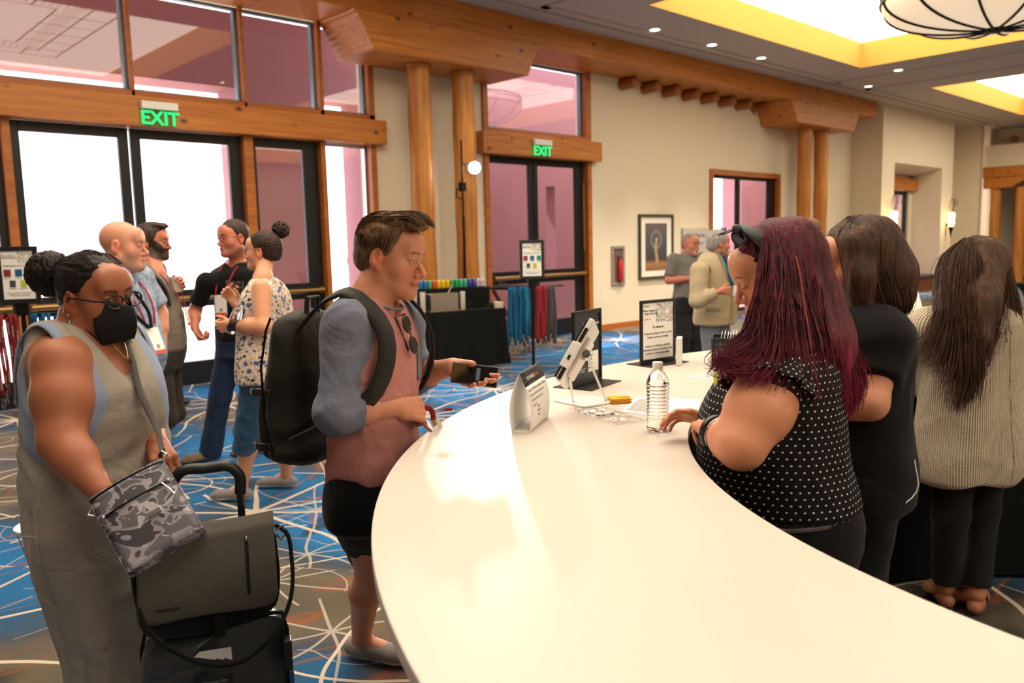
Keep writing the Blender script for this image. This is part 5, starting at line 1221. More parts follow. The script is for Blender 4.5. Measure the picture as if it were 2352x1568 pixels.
# ================================================================== MAN WITH PHONE AND BACKPACK
S_man = lin('#c08468')
P = Person('person in pink and grey raglan shirt holding a phone at the counter', at(850, 850, 2.5)[:2], (.45, -.89), pow=2.3)
man = P
secs = [(.80, .185, .120, .125, .0), (.92, .180, .122, .118, 0), (1.05, .168, .116, .105, .0), (1.18, .180, .120, .108, .005), (1.30, .192, .122, .115, .005), (1.37, .186, .105, .105, .004), (1.42, .150, .080, .080, .008), (1.455, .085, .058, .058, .014)]
Hm = Head(at(897, 590, 2.46), rotf(rH*.95-fH*.28, .17, -.02), 1.0, .96, .98, .004, 1.05, S_man, lips=lin('#a85c52'), brow=lin('#5d4032'), eyes='open', iris=lin('#4a5a62'), stubble=.14, stub_col=lin('#8a5f48'), glance=(.0, -.002))
shR, elR, wrR = at(800, 742, 2.34), at(772, 950, 2.30), at(912, 935, 2.42)
shL, elL, wrL = at(925, 735, 2.66), at(948, 866, 2.72), at(1040, 842, 2.60)
neck = [P.L(0, .012, 1.38), P.L(0, .018, 1.46), Hm.W(0, -.022, -.045)]
hipR, hipL = P.L(.095, 0, .86), P.L(-.095, 0, .86); fR = on_z(832, 1512, .0); fL = V(fR[0]+.30, fR[1]-.12, 0)
knR = (hipR+to_z(fR, .09))/2*1.0+V(0, 0, .02); knR[2] = .50; knL = (hipL+to_z(fL, .09))/2; knL[2] = .50; knR = knR+P.f*.05; knL = knL+P.f*.05
lo, hi = bounds([P.L(-.3, 0, 0), P.L(.3, 0, 0), fR, fL, wrL, wrR, shR, Hm.c+UP*.2, to_z(elR, 0)], .16)
rh_d = unit(at(985, 942, 2.50)-wrR); rh_n = unit(-P.f*.2-UP*.55+unit(-fH)*-.3)
v = Vox(lo, hi, .009, [(Hm.c, .15, .003), ((at(965, 940, 2.45)), .11, .003), (at(1072, 860, 2.56), .12, .003)])
v.loft(P, secs, -.014, z0=.80); v.limb(neck, [.060, .055, .054], .03); Hm.add(v, .025)
v.limb([shR, elR, wrR], [.048, .042, .029], .02); v.limb([elR+(wrR-elR)*.15, elR+(wrR-elR)*.4], [.040, .044], .02)
v.limb([shL, elL, wrL], [.048, .042, .029], .02); v.limb([elL+(wrL-elL)*.15, elL+(wrL-elL)*.4], [.040, .043], .02)
hand(v, wrR+rh_d*.005, rh_d, unit(-UP*.35+fH*.8+rH*.2), -1, curl=((.75, 1.15, .7), (.95, 1.3, .8), (1.1, 1.35, .8), (1.2, 1.35, .8)), thumb=(.15, .25), s=1.02, tdir=unit(rh_d*.85+UP*.30+fH*.3), spread=.03)
lh_d = unit(at(1100, 875, 2.53)-wrL); lh_n = unit(UP*.62-fH*.78+rH*.12)
hand(v, wrL+lh_d*.005, lh_d, lh_n, -1, curl=((.10, .25, .2), (.12, .3, .2), (.15, .4, .3), (.2, .4, .3)), thumb=(.25, .35), s=1.02, tdir=unit(lh_d*.45+lh_n*.62-UP*.10), spread=.05)
for a, b, c in ((hipR, knR, fR), (hipL, knL, fL)):
    an = to_z(c, .09); v.limb([a, b, b+(an-b)*.3-P.f*.015, an], [.085, .058, .056, .036], .03); v.cone(to_z(c, .07), c+UP*.05+P.f*.1, .035, .035)
body(P, v, Hm, S_man)
# short brown hair swept up at the front
M_hbrown = hair_mat('short_brown', '#3a281d', '#6e5038', c3='#9a7850', stretch=(90, 90, 30))
def short_hair(P, Hd, m, top=.018, sides=.006, hairline=.075, nape=-.05, name='hair', quiff=0, h=.0035, amp=.0022, seed=3, burn=-.02, rec=.0):
    """close hair shell: forehead line, temples, sideburns and nape cut out of a cap that follows the skull"""
    v = Vox(*bounds([Hd.c], .17*Hd.sc), h); s_ = Hd.sc; W = Hd.W; wd = Hd.wid
    v.ell(W(0, -.016, .040), ((.0755+sides)*s_*wd, (.098+sides)*s_, (.083+top)*s_), Hd.R, .01)
    v.ell(W(0, -.050, -.012), (.064*s_*wd, (.060+sides)*s_, .055*s_), Hd.R, .02)
    if quiff: v.ell(W(0, .040, .112), (.054*s_, .055*s_, quiff*s_), Hd.R, .02); v.ell(W(.01, .078, .106), (.045*s_, .030*s_, quiff*.72*s_), Hd.R, .015)
    def face(X, Y, Z):
        x, y, z = X-Hd.c[0], Y-Hd.c[1], Z-Hd.c[2]; lx, ly, lz = [(x*Hd.R[0, i]+y*Hd.R[1, i]+z*Hd.R[2, i])/s_ for i in range(3)]; ax = np.abs(lx)
        d1 = smax(-(ly-(.046-rec-np.clip(.06-lz, 0, .09)*.42)), lz-(hairline-np.clip(ax-.03, 0, 1)*.25), .01)
        return np.maximum(-d1, np.where(ly > -.034, burn, nape)-lz)*s_
    sl, X, Y, Z = v.sub(Hd.c-.2, Hd.c+.2); v.F[sl] = smax(v.F[sl], face(X, Y, Z).astype(np.float32), .004*s_)
    A, Q = v.nets(); A = relax(A, Q, 1); N = vnormals(A, Q); l = Hd.loc(A); st = np.stack([l[:, 0]*1.6, l[:, 1]*.35, l[:, 2]*.9], 1)
    A = A+N*(waves(st, 210, seed, 5)*amp*(.4+.6*np.clip((l[:, 2]-.05)/.05, 0, 1)))[:, None]; return emit(A, Q, name, m, P.t)
def cap(Hd, x, y, top, lift=0.):
    q = max(.02, 1-(x/.086)**2-((y+.016)/.110)**2); return Hd.W(x, y, .040+(.083+top)*q**.5+lift)
short_hair(P, Hm, M_hbrown, top=.012, sides=.006, quiff=.026, hairline=.092, nape=-.062, amp=.003)
gs = []
for x in np.linspace(-.056, .056, 15): gs.append([cap(Hm, x, -.02, .012, -.004), cap(Hm, x, .02, .012, .006), Hm.W(x, .060, .143-abs(x)*.4), Hm.W(x*1.05, .092, .136-abs(x)*.4), Hm.W(x*1.1, .106, .120-abs(x)*.2)])
strands('hair_locks', gs, 420, M_hbrown, P.t, .0021, .0045, 4, npt=9, taper=.1)
gs = [[cap(Hm, x, y, .012, -.003) for y in (-.095, -.06, -.02, .03)] for x in np.linspace(-.06, .06, 13)]
strands('crown_locks', gs, 260, M_hbrown, P.t, .0021, .0025, 5, npt=8)
for sg in (1, -1):
    gs = [[Hm.W(sg*(.070-.02*t), .040-.118*t, .092-.01*t), Hm.W(sg*(.080-.01*t), .034-.115*t, .055), Hm.W(sg*(.0805-.012*t), .026-.108*t, .02)] for t in np.linspace(0, 1, 8)]; strands('side_locks', gs, 240, M_hbrown, P.t, .0013, .0025, 6+sg, npt=6)
# raglan shirt
M_pinkt = cloth('heather_pink', '#b87f79', '#a66b66', scale=1300, folds=.8, fscale=9); M_greyt = cloth('heather_blue_grey', '#74788a', '#5f6374', scale=1300, folds=.8, fscale=9)
cuR = elR+(wrR-elR)*.36; cuL = elL+(wrL-elL)*.45
def shirt(v):
    v.loft(P, secs, .004, z0=.895, k=.03); v.limb([shR, elR, cuR], [.064, .058, .054], .03, end=True); v.limb([shL, elL, cuL], [.064, .058, .054], .03, end=True); v.cone(P.L(.1, 0, 1.41), shR, .05, .06, .04); v.cone(P.L(-.1, 0, 1.41), shL, .05, .06, .04)
    v.limb([P.L(0, .022, 1.455), P.L(0, .03, 1.6)], [.066, .085], .012, cut=True); v.cone(P.L(0, .085, 1.42), P.L(0, .16, 1.46), .026, .04, .012, cut=True)
    for sg in (1, -1): v.cone(P.L(sg*.215, -.30, .895), P.L(sg*.215, .30, .895), .048, .048, .014, cut=True)    # curved shirt tails
def in_torso(P, c, secs, off):
    l = P.loc(c); zz = [q[0] for q in secs]; a = np.interp(l[:, 2], zz, [q[1] for q in secs])+off; b = np.interp(l[:, 2], zz, [(q[2]+q[3])/2 for q in secs])+off; fo = np.interp(l[:, 2], zz, [q[4] if len(q) > 4 else 0 for q in secs])
    return (np.abs(l[:, 0])/a)**2+((l[:, 1]-fo)/b)**2
def mi_shirt(c, n):
    l = P.loc(c); ax = np.abs(l[:, 0]); arm = np.minimum(dseg(c, [shR, elR, cuR]), dseg(c, [shL, elL, cuL])) < .080
    return (arm & (in_torso(P, c, secs, .004) > 1.32) | ((ax > .075+(1.455-l[:, 2])*.52) & (l[:, 2] > 1.25))).astype(int)
lo2, hi2 = bounds([P.L(-.3, 0, .80), P.L(.3, 0, .80), elR, elL, wrL, cuR, P.L(0, 0, 1.58)], .10)
def amp_m(A): return .0022+.0045*np.exp(-(dseg(A, [elR, elR+V(0, 0, .01)])/.09)**2)+.0045*np.exp(-(dseg(A, [elL, elL+V(0, 0, .01)])/.09)**2)+.0015*np.clip((1.02-A[:, 2])/.1, 0, 1)
P.garment('shirt', [M_pinkt, M_greyt], shirt, lo2, hi2, .0055, amp_m, 42, 3, mi_shirt, stretch=(1, 1, 1.7))
pk = P.L(-.095, .125, 1.27); Fp = Face(pk-unit(P.r)*.0, -P.r, UP)
def pocket(u, v_):
    x, z = -.145+.085*u, 1.19+.105*v_; a, b = np.interp(z, [s[0] for s in secs], [s[1] for s in secs])+.011, np.interp(z, [s[0] for s in secs], [s[2] for s in secs])+.011; y = b*(max(0, 1-(abs(x)/a)**2.3))**(1/2.3)+.005; return P.L(x, y, z)
MB().grid(pocket, 8, 8).build('chest_pocket', M_greyt, P.t, smooth='all', solid=.002)
nk = [P.L(.069*math.cos(a), .022+.070*math.sin(a)*(1.35 if math.sin(a) > 0 else 1), 1.452-.036*max(0, math.sin(a))-.002) for a in np.linspace(0, 2*PI, 33)]
MB().tube(nk, .0042, 6, cap=False).build('neckband', M_greyt, P.t, smooth=True)
# shorts
def shorts(v):
    v.loft(P, [(.74, .19, .12, .13), (.84, .186, .122, .128), (.93, .178, .118, .115), (.96, .172, .112, .11)], .0, z0=.76)
    for a, b in ((hipR, knR), (hipL, knL)): e = b+UP*.075; v.limb([a-UP*.02, e], [.102, .086], .03, end=True)
lo3, hi3 = bounds([P.L(-.22, 0, .45), P.L(.22, 0, 1.0), knR, knL], .14)
P.garment('shorts', M_black_cloth, shorts, lo3, hi3, .008, .004, 26, 9)
for k, c in enumerate((fR, fL)):
    v = Vox(*bounds([c, c+P.f*.24], .09), .006); shoe(v, c, c+P.f*.215, 1.05); sole_plane(v); A, Q = v.nets(); A = relax(A, Q, 1); cz = A[Q].mean(1)[:, 2]; emit(A, Q, 'shoe', [M_shoe_grey, M_sole], P.t, (cz < .026).astype(int))
# backpack
bc = at(700, 868, 2.60); B = Person.__new__(Person); B.o = V(bc[0], bc[1], 0); B.f = unit(V(P.f[0], P.f[1], 0)); B.r = P.r; B.pow = 3.0; B.t = thing('backpack', 'black backpack on the back of the man with the phone', 'backpack', (bc[0], bc[1], .93)); B.L = lambda x, y, z: B.o+B.r*x+B.f*y+UP*z
B.loc = lambda p: np.stack([(np.asarray(p)-B.o)@B.r, (np.asarray(p)-B.o)@B.f, (np.asarray(p))[..., 2]], -1)
bs = [(.915, .10, .06, .03), (.94, .140, .075, .060), (1.02, .150, .078, .082), (1.15, .150, .075, .080), (1.28, .145, .070, .066), (1.37, .125, .062, .040), (1.41, .09, .05, .02), (1.425, .05, .03, .01)]
M_nylon = cloth('black_nylon', '#201f1c', '#282723', folds=.9); M_nylon.node_tree.nodes['Principled BSDF'].inputs['Roughness'].default_value = .6
v = Vox(*bounds([B.L(-.16, 0, .9), B.L(.16, 0, 1.43)], .15), .008); v.loft(B, bs, 0, .03, cap=.05)
A, Q = v.nets(); A = relax(A, Q, 2); A = A+vnormals(A, Q)*(folds(A, 20, 4)*.004)[:, None]; emit(A, Q, 'main_pack', M_nylon, B.t)
v = Vox(*bounds([B.L(-.13, -.13, .93), B.L(.13, -.1, 1.25)], .10), .008)
v.loft(type('q', (), dict(o=B.o-B.f*.068, r=B.r, f=B.f, pow=3.)), [(.93, .12, .03, .02), (1.0, .132, .04, .042), (1.12, .132, .04, .040), (1.2, .12, .03, .02)], 0, .03, cap=.04); A, Q = v.nets(); emit(relax(A, Q, 2), Q, 'front_pocket', M_nylon, B.t)
MB().tube([B.L(.157, y, z) for y, z in ((-.02, .98), (-.045, 1.1), (-.045, 1.25), (-.02, 1.36), (.0, 1.40))], .004, 6).build('zipper', M_iron, B.t, smooth=True)
MB().tube([B.L(-.03, .04, 1.40), B.L(-.03, .045, 1.45), B.L(.03, .045, 1.45), B.L(.03, .04, 1.40)], .008, 8).build('top_handle', M_nylon, B.t, smooth=True)
for k, z in enumerate((1.0, 1.17)): MB().tube([B.L(.15, -.02, z), B.L(.14, -.09, z), B.L(.1, -.13, z-.01)], .006, 6, flat=(UP, 2.)).build('side_strap', M_nylon, B.t); MB().obox(B.L(.15, -.06, z), B.f*.014, B.r*.006, UP*.012).build('buckle', M_blackp, B.t, bevel=.002)
st = spline([B.L(.10, .06, 1.36), P.L(.118, -.06, 1.455), P.L(.125, .00, 1.475), P.L(.130, .075, 1.435), P.L(.135, .132, 1.36), P.L(.150, .138, 1.27), P.L(.172, .10, 1.18), P.L(.19, .02, 1.12), B.L(.15, .06, 1.02)], 22)
nn = [unit(p-P.L(.05, -.0, 1.28)) for p in st]; ribbon(st, .054, nn, M_nylon, 'shoulder_strap', B.t, .009)
st = spline([B.L(-.10, .06, 1.36), P.L(-.118, -.06, 1.455), P.L(-.125, .00, 1.475), P.L(-.130, .08, 1.435), P.L(-.135, .138, 1.36), P.L(-.150, .142, 1.27), P.L(-.172, .10, 1.18), B.L(-.15, .06, 1.02)], 22)
nn = [unit(p-P.L(-.05, -.0, 1.28)) for p in st]; ribbon(st, .054, nn, M_nylon, 'shoulder_strap', B.t, .009)
# sunglasses hanging on the neckline
gc = P.L(.012, .148, 1.34); t = thing('sunglasses', 'dark sunglasses hanging from the neckline of the pink shirt', 'sunglasses', gc); gd = unit(-UP*.93+P.r*-.25+P.f*.16); gn = unit(P.f+UP*.1); gs_ = unit(np.cross(gd, gn))
M_shade = mat('smoked_lens', '#080808', .05, spec=.5)
for k in (-1, 1):
    c = gc+gd*.034*k; m = MB(); pts = [c+gd*.026*math.cos(a)+gs_*.020*math.sin(a) for a in np.linspace(0, 2*PI, 21)]; m.tube(pts, .003, 6, cap=False); m.build('rim', M_hairpin, t, smooth=True); MB().prism([p for p in pts[:-1]], gn*.001).build('lens', M_shade, t)
MB().tube([gc-gd*.01, gc+gn*.004, gc+gd*.01], .0025, 6).tube([gc-gd*.062-gs_*.012, gc-gd*.06-gn*.03, gc+gd*.05-gn*.022+gs_*.0], .0022, 6).build('temple_arm', M_hairpin, t, smooth=True)
# phone in the left hand
pc = at(1073, 858, 2.53); t = thing('phone', 'black smartphone in the raised hand of the man in pink', 'phone', pc); pn = lh_n; pd = unit(lh_d-pn*np.dot(lh_d, pn)); pw = np.cross(pn, pd); qd = unit(pd*.80+pw*.60); qw = np.cross(pn, qd)
pc = wrL+lh_d*.098+lh_n*.0235
MB().obox(pc, qd*.072, qw*.037, pn*.0042).build('case', M_blackp, t, bevel=.006); MB().obox(pc+pn*.0044, qd*.068, qw*.033, pn*.0004).build('screen', M_shade, t, bevel=.0003); MB().obox(pc+pn*.005+qd*.01, qd*.006, qw*.022, pn*.0002).build('screen_banner', mat('screen_blue', '#2c4256', .3), t)
# red lanyard with clips in the right hand
t = thing('held_lanyard', 'red lanyard with metal badge clips dangling from the right fist of the man in pink', 'lanyard', wrR); f0 = wrR+rh_d*.115
ribbon(spline([f0-rh_d*.03, f0+UP*.008, f0+rh_d*.018-UP*.006, f0+rh_d*.02-UP*.028], 8), .016, -fH, M_tape['red'], 'ribbon', t)
q = f0+rh_d*.022-UP*.034; MB().obox(q, rH*.004+UP*.004, UP*.012-rH*.006, fH*.002).build('clip', M_gold, t); MB().obox(q+rH*.016-UP*.012, rH*.007+UP*.003, UP*.017-rH*.007, fH*.0015).build('clip_strap', M_white, t)
MB().tube([f0, f0+rH*.04+UP*.0, f0+rH*.055+UP*.001], .0012, 5).tube([f0+rH*.05, f0+rH*.075+UP*.002], .005, 6).build('cord', M_tape['red'], t); MB().tube([f0+rH*.078, f0+rH*.09-UP*.006, f0+rH*.1+UP*.002, f0+rH*.088+UP*.006], .002, 6).build('hook', M_silver, t)
ribbon(spline([wrR+rh_d*.07-UP*.03, P.L(.0, .22, 1.02), P.L(.01, .20, .93)], 8), .014, P.f, M_tape['red'], 'ribbon_tail', t)
# ================================================================== generic standing adult used for the people further back
def arm(v, sh, el, wr, r=.042, k=.022): v.limb([sh, el, wr], [r*1.16, r, r*.68], k); v.limb([el+(wr-el)*.12, el+(wr-el)*.4], [r*.95, r*1.03], .02)
def tee(P, name, m, secs, sh, el, frac, z0, off=.006, sr=.06, h=.009, seed=1, amp=.004, mi=None, neck=(.068, 1.45), slv=True, disp=None, vn=.0, f=34, fine=()):
    """shirt body with sleeves ending a fraction down the upper arm (or past the elbow when frac > 1)"""
    ends = []; zt = secs[-1][0]
    def path(s, e, w):
        if frac <= 1: return [s, s+(e-s)*frac]
        return [s, e, e+(w-e)*(frac-1)]
    paths = [path(*q) for q in zip(sh, el[0], el[1])] if slv else []
    def b(v):
        v.loft(P, secs, off, z0=z0, k=.03)
        for s, pth in zip(sh, paths):
            v.cone(P.L(0, 0, s[2]-.01)*.45+s*.55, s, sr*.95, sr, .04); v.limb(pth, [sr]+[sr*.95]*(len(pth)-1), .03, end=True)
        fo = secs[-1][4] if len(secs[-1]) > 4 else 0
        if neck: v.limb([P.L(0, fo, neck[1]), P.L(0, fo+.01, neck[1]+.16)], [neck[0], neck[0]*1.4], .012, cut=True)
        if vn: v.cone(P.L(0, fo+.07, neck[1]), P.L(0, fo+.16, neck[1]-vn), .022, .004, .012, cut=True); v.cone(P.L(0, fo+.06, neck[1]), P.L(0, fo+.12, neck[1]-vn*.5), .025, .012, .012, cut=True)
    pts = [P.L(-.3, -.2, z0-.05), P.L(.3, .25, z0-.05), P.L(0, 0, zt+.06)]+list(sh)+[q for p_ in paths for q in p_]
    lo, hi = bounds(pts, .09); return P.garment(name, m, b, lo, hi, h, amp, f, seed, mi, disp=disp, fine=fine)
def trousers(P, name, m, secs, legs, rad, z0, zwaist, zhem, h=.009, amp=.004, seed=2, f=26):
    """legs: (hip, knee, ankle) each; rad at hip, knee, ankle"""
    def b(v):
        v.loft(P, secs, .004, z0=z0, z1=zwaist, k=.02)
        for hp, kn, an in legs:
            t = (kn[2]-zhem)/(kn[2]-an[2]) if zhem < kn[2] else 0; e = kn+(an-kn)*t; re = rad[1]+(rad[2]-rad[1])*t; v.limb([hp, kn, e] if t > .05 else [hp, kn], [rad[0], rad[1], re], .03, end=True)
    pts = [P.L(-.25, -.2, zhem), P.L(.25, .2, zwaist)]+[q for l_ in legs for q in l_]; lo, hi = bounds(pts, .12); lo[2] = max(lo[2], zhem-.05)
    return P.garment(name, m, b, lo, hi, h, amp, f, seed)
def shoes(P, feet, f, m, ms, s=1., L_=.215, h=.007):
    for c in feet:
        v = Vox(*bounds([c, c+f*.24], .10), h); shoe(v, c, c+f*L_*s, s); sole_plane(v); A, Q = v.nets(); A = relax(A, Q, 1); emit(A, Q, 'shoe', [m, ms], P.t, (A[Q].mean(1)[:, 2] < .028).astype(int))
def nbody(P, Hd, secs, base, arms_, legs=(), hands=(), neck=None, h=.011, hf=.0042, neckr=.054, z0=.85, ar=.042, lr=(.08, .055, .036), extra=None):
    pts = [P.L(-.25, -.2, z0), P.L(.25, .2, z0), Hd.c+UP*.17]+[q for a in arms_ for q in a]+[q for l_ in legs for q in l_]+[q[0] for q in hands]
    lo, hi = bounds(pts, .14); lo[2] = max(lo[2], .03); fine = [(Hd.c, .145, hf)]+[(np.asarray(q[0])+unit(q[1])*.07, .10, hf) for q in hands]
    v = Vox(lo, hi, h, fine); v.loft(P, secs, -.012, z0=z0)
    fo = secs[-1][4] if len(secs[-1]) > 4 else 0; v.limb(neck or [P.L(0, fo, secs[-1][0]-.06), P.L(0, fo, secs[-1][0]), Hd.W(0, -.024, -.045)], [neckr*1.12, neckr*1.02, neckr], .03); Hd.add(v, .025)
    for a in arms_: arm(v, *a, r=ar)
    for q in hands: hand(v, *q[:4], **(q[4] if len(q) > 4 else {}))
    for hp, kn, an in legs: v.limb([hp, kn, kn+(an-kn)*.3-P.f*.012, an], [lr[0], lr[1], lr[1]*1.06, lr[2]], .03); v.cone(an, an+P.f*.08-UP*.04, .034, .032)
    if extra: extra(v)
    return body(P, v, Hd, base)
def std(w=1., d=1., zt=1.45, hip=1., zs=1., belly=0, bust=0):
    return [(.80*zs, .175*w*hip, .115*d*hip, .125*d*hip), (.92*zs, .178*w*hip, .118*d+belly*.6, .122*d*hip), (1.05*zs, .160*w, .112*d+belly, .105*d), (1.18*zs, .168*w, .114*d+belly*.7+bust*.3, .105*d), (1.28*zs, .182*w, .116*d+bust, .112*d), (1.36*zs, .182*w, .100*d+bust*.3, .105*d, .002), (zt-.035, .145*w, .078, .080, .006), (zt, .080, .055, .056, .012)]
M_shoe_tan = mat('tan_suede', '#7d6b55', .85); M_shoe_blk = mat('black_leather', '#0e0d0d', .4); M_rubber = mat('dark_rubber', '#1c1a18', .8)
S_fair = lin('#c98f74'); S_ruddy = lin('#c27a62'); S_tan = lin('#b9805f')

# ------------------------------------------------------------------ MAN IN BLACK POLO
P = Person('person in black polo shirt and dark jeans with red lanyard', (2.70, 5.83), -rH*.30-fH*.95)
HdP = Head(at(535, 547, 5.98), rotf(-rH*.62-fH*.78, .02, 0), 1.10, 1.0, 1.08, 0, 1., S_ruddy, brow=lin('#4a3226'), stubble=.25, stub_col=lin('#8b6a5c'), fat=.006)
secs = std(1.14, 1.16, 1.52, zs=1.07, belly=.03); px = lambda x, y, d=5.95: at(x, y, d)
sh = [P.L(.215, 0, 1.48), P.L(-.215, 0, 1.48)]; shL_, shR_ = px(470, 630), px(590, 632)
shA, elA, wrA = at(474, 648, 5.96), at(447, 715, 6.02), at(447, 752, 5.92); shB, elB, wrB = at(588, 640, 5.98), at(592, 715, 5.95), at(560, 690, 5.72)
P.t.location = tuple(map(float, P.o)); fa, fb = on_z(487, 1058, .0), on_z(597, 1040, 0)
lg = [(P.L(.10, 0, .92), (P.L(.10, .03, .5)+to_z(fa, .5))/2, to_z(fa, .10)), (P.L(-.10, 0, .92), (P.L(-.10, .03, .5)+to_z(fb, .5))/2, to_z(fb, .10))]
nbody(P, HdP, secs, S_ruddy, [(shA, elA, wrA), (shB, elB, wrB)], [], [(wrA, unit(-UP*.85+rH*.45), rH*.5-fH*.1+UP*.5, 1, dict(curl=(1.1, 1.2, 1.2, 1.2), thumb=(.6, .6), s=1.1)), (wrB, unit(-rH*.8+UP*.35), -fH*.2+rH*.1+UP*.4, 1, dict(curl=(.7, .8, .8, .8), s=1.05))], ar=.045)
tee(P, 'polo_shirt', M_black_cloth, secs, [shA, shB], ([elA, elB], [wrA, wrB]), .72, .93, sr=.066, neck=(.07, 1.52), vn=.10, seed=4)
m = MB(); 
for sg in (-1, 1): m.grid(lambda u, v, sg=sg: P.L(sg*(.015+.06*u), .10-.10*u*u-.01+.0*v, 1.475+.052*u-.035*v*(1-u*.3))+P.f*.012*v, 6, 3)
m.build('collar', M_black_cloth, P.t, smooth='all', solid=.004)
trousers(P, 'jeans', M_denim, secs, lg, (.105, .082, .085), .80, 1.0, .05, seed=4)
shoes(P, (fa, fb), unit(-rH*.75-fH*.6), M_shoe_tan, M_rubber, 1.08)
MB().tube([P.L(.19*math.cos(a), .135*math.sin(a)+.02, .985) for a in np.linspace(0, 2*PI, 25)], .012, 6, cap=False).build('belt', M_shoe_blk, P.t)
short_hair(P, HdP, hair_mat('dark_short', '#2a201b', '#463730'), top=.006, sides=.004, hairline=.075, nape=-.05, amp=.001, rec=.01)
glasses(P, HdP, M_hairpin, P.t, .017, .0014)
fc = P.L(-.02, .18, 1.22); badge(P, P.L(.03, .190, 1.21), P.f, M_tape['red'], .10, .15, mat('badge_red', '#d9583a', .6), [[P.L(-.06, .02, 1.535), P.L(-.055, .13, 1.45)], [P.L(.075, .02, 1.535), P.L(.075, .13, 1.45)]])
text('synnergy', P.L(-.04, .172, 1.37), -P.r, UP, .028, M_silver, P.t, 'shirt_lettering'); MB().lathe([(.006, 0), (.014, 0), (.014, .002), (.006, .002)], P.L(-.025, .172, 1.378), 16, P.f).build('shirt_emblem', M_silver, P.t)
tg = thing('drink_glass', 'short tumbler with a yellow-green drink held between the polo man and the floral woman', 'glass', at(549, 668, 5.7)); g0 = at(549, 680, 5.68)
MB().lathe([(0, 0), (.030, 0), (.038, .10), (.036, .10), (.029, .006), (0, .006)], g0, 20).build('tumbler', M_gl, tg, smooth=True); MB().lathe([(0, .007), (.028, .007), (.033, .06), (0, .06)], g0, 20).build('drink', mat('green_drink', '#8a8f3a', .2), tg, smooth=True)

# ------------------------------------------------------------------ WOMAN IN FLORAL TOP
P = Person('person in sleeveless floral top and rolled jeans with dark hair bun', at(614, 760, 5.02)[:2], -rH*.86+fH*.45)
S_fl = lin('#d49a78'); HdF = Head(at(602, 577, 5.06), rotf(-rH*.98+fH*.10, -.05, 0), .98, .95, .92, 0, .95, S_fl, brow=lin('#2a1d18'))
secs = [(.78, .20, .12, .15), (.90, .205, .125, .15), (1.02, .19, .12, .12), (1.14, .175, .125, .105), (1.24, .175, .135, .105), (1.33, .165, .105, .10), (1.395, .125, .07, .08, .0), (1.435, .07, .052, .055, .01)]
shA, elA, wrA = at(600, 662, 4.86), at(604, 750, 4.80), at(534, 745, 4.85); shB, elB, wrB = at(625, 662, 5.2), at(570, 730, 5.3), at(545, 700, 5.15)
fa, fb = on_z(557, 1150, 0), on_z(660, 1120, 0)
lg = [(P.L(-.10, -.02, .86), (P.L(-.1, .03, .47)+to_z(fa, .47))/2, to_z(fa, .09)), (P.L(.10, -.02, .86), (P.L(.1, .03, .47)+to_z(fb, .47))/2, to_z(fb, .09))]
nbody(P, HdF, secs, S_fl, [(shA, elA, wrA), (shB, elB, wrB)], lg, [(wrA, unit(-rH*.8-UP*.15), UP*.2+fH*.9, -1, dict(curl=(.9, .9, .9, .9), s=.95)), (wrB, unit(-rH*.5+UP*.7), -fH, 1, dict(curl=(.6, .7, .7, .7), s=.92))], ar=.049, neckr=.048)
M_floral = mat('floral_print', '#d9c3ac', .8, spec=.2)
def _fl():
    n = NB(M_floral); c = n.n('ShaderNodeAttribute', attribute_name='cloth').outputs['Vector']; c = n.mix(.012, c, n.noise(c, 14, 3, .5, 0, 1), 'ADD')
    v3 = n.n('ShaderNodeTexVoronoi', {'Vector': n.mapping(c, (1, 1, 1), (1.2, 4.3, 0)), 'Scale': 44.}, feature='DISTANCE_TO_EDGE'); col = n.mix(n.ramp(v3.outputs['Distance'], [(.03, .7), (.10, 0.)]), srgb('#dccab8'), srgb('#8d7466'))
    for off, sc_n, thr, cols in (((3, 1.3, 0), 30., .47, ('#232a26', '#38452f')), ((7, 2, 0), 34., .42, ('#2a2622', '#474038')), ((0, 0, 0), 22., .50, ('#1f2c52', '#4a6aa6')), ((4, 8, 0), 26., .42, ('#8a9cc0', '#2b3d6e'))):
        v = n.n('ShaderNodeTexVoronoi', {'Vector': n.mapping(c, (1, 1, 1), off), 'Scale': sc_n}); d = n.math('ADD', v.outputs['Distance'], n.math('MULTIPLY', n.noise(c, 70, 3), .45)); hue = n.ramp(n.noise(c, 60, 2), [(.4, srgb(cols[0])), (.6, srgb(cols[1]))])
        col = n.mix(n.ramp(d, [(thr, 1.), (thr+.03, 0.)]), col, hue)
    n.link(col, 'Base Color')
_fl()
def fl_disp(A): return .0
sc_ = [(.80, .235, .15, .17), (.90, .23, .15, .17), (1.02, .21, .14, .15), (1.14, .19, .135, .12), (1.24, .182, .14, .112), (1.33, .165, .108, .105), (1.395, .120, .072, .082, .0), (1.435, .075, .055, .058, .01)]
def ft(v):
    v.loft(P, sc_, .007, z0=.80, k=.02); v.limb([P.L(0, .012, 1.43), P.L(0, .02, 1.6)], [.062, .09], .012, cut=True)
    for s_ in (shA,): q = s_+(s_-P.L(0, 0, s_[2]))*.18; v.ell(q-UP*.02, (.055, .055, .075), None, .012, cut=True)
    v.cone(P.L(0, -.08, 1.40), P.L(.0, -.15, 1.24), .012, .002, .01, cut=True)
lo, hi = bounds([P.L(-.25, -.2, .8), P.L(.25, .2, 1.44)], .06); P.garment('floral_top', M_floral, ft, lo, hi, .008, .005, 24, 12, stretch=(1, 1, .35))
trousers(P, 'rolled_jeans', M_denim2, secs, lg, (.108, .082, .070), .76, .9, .34, seed=8, amp=.007, f=40)
shoes(P, (fa, fb), unit(-rH*.9+fH*.1), M_shoe_grey, M_sole, 1.0)
M_hdark = hair_mat('dark_bun', '#1d1412', '#3d2a24'); 
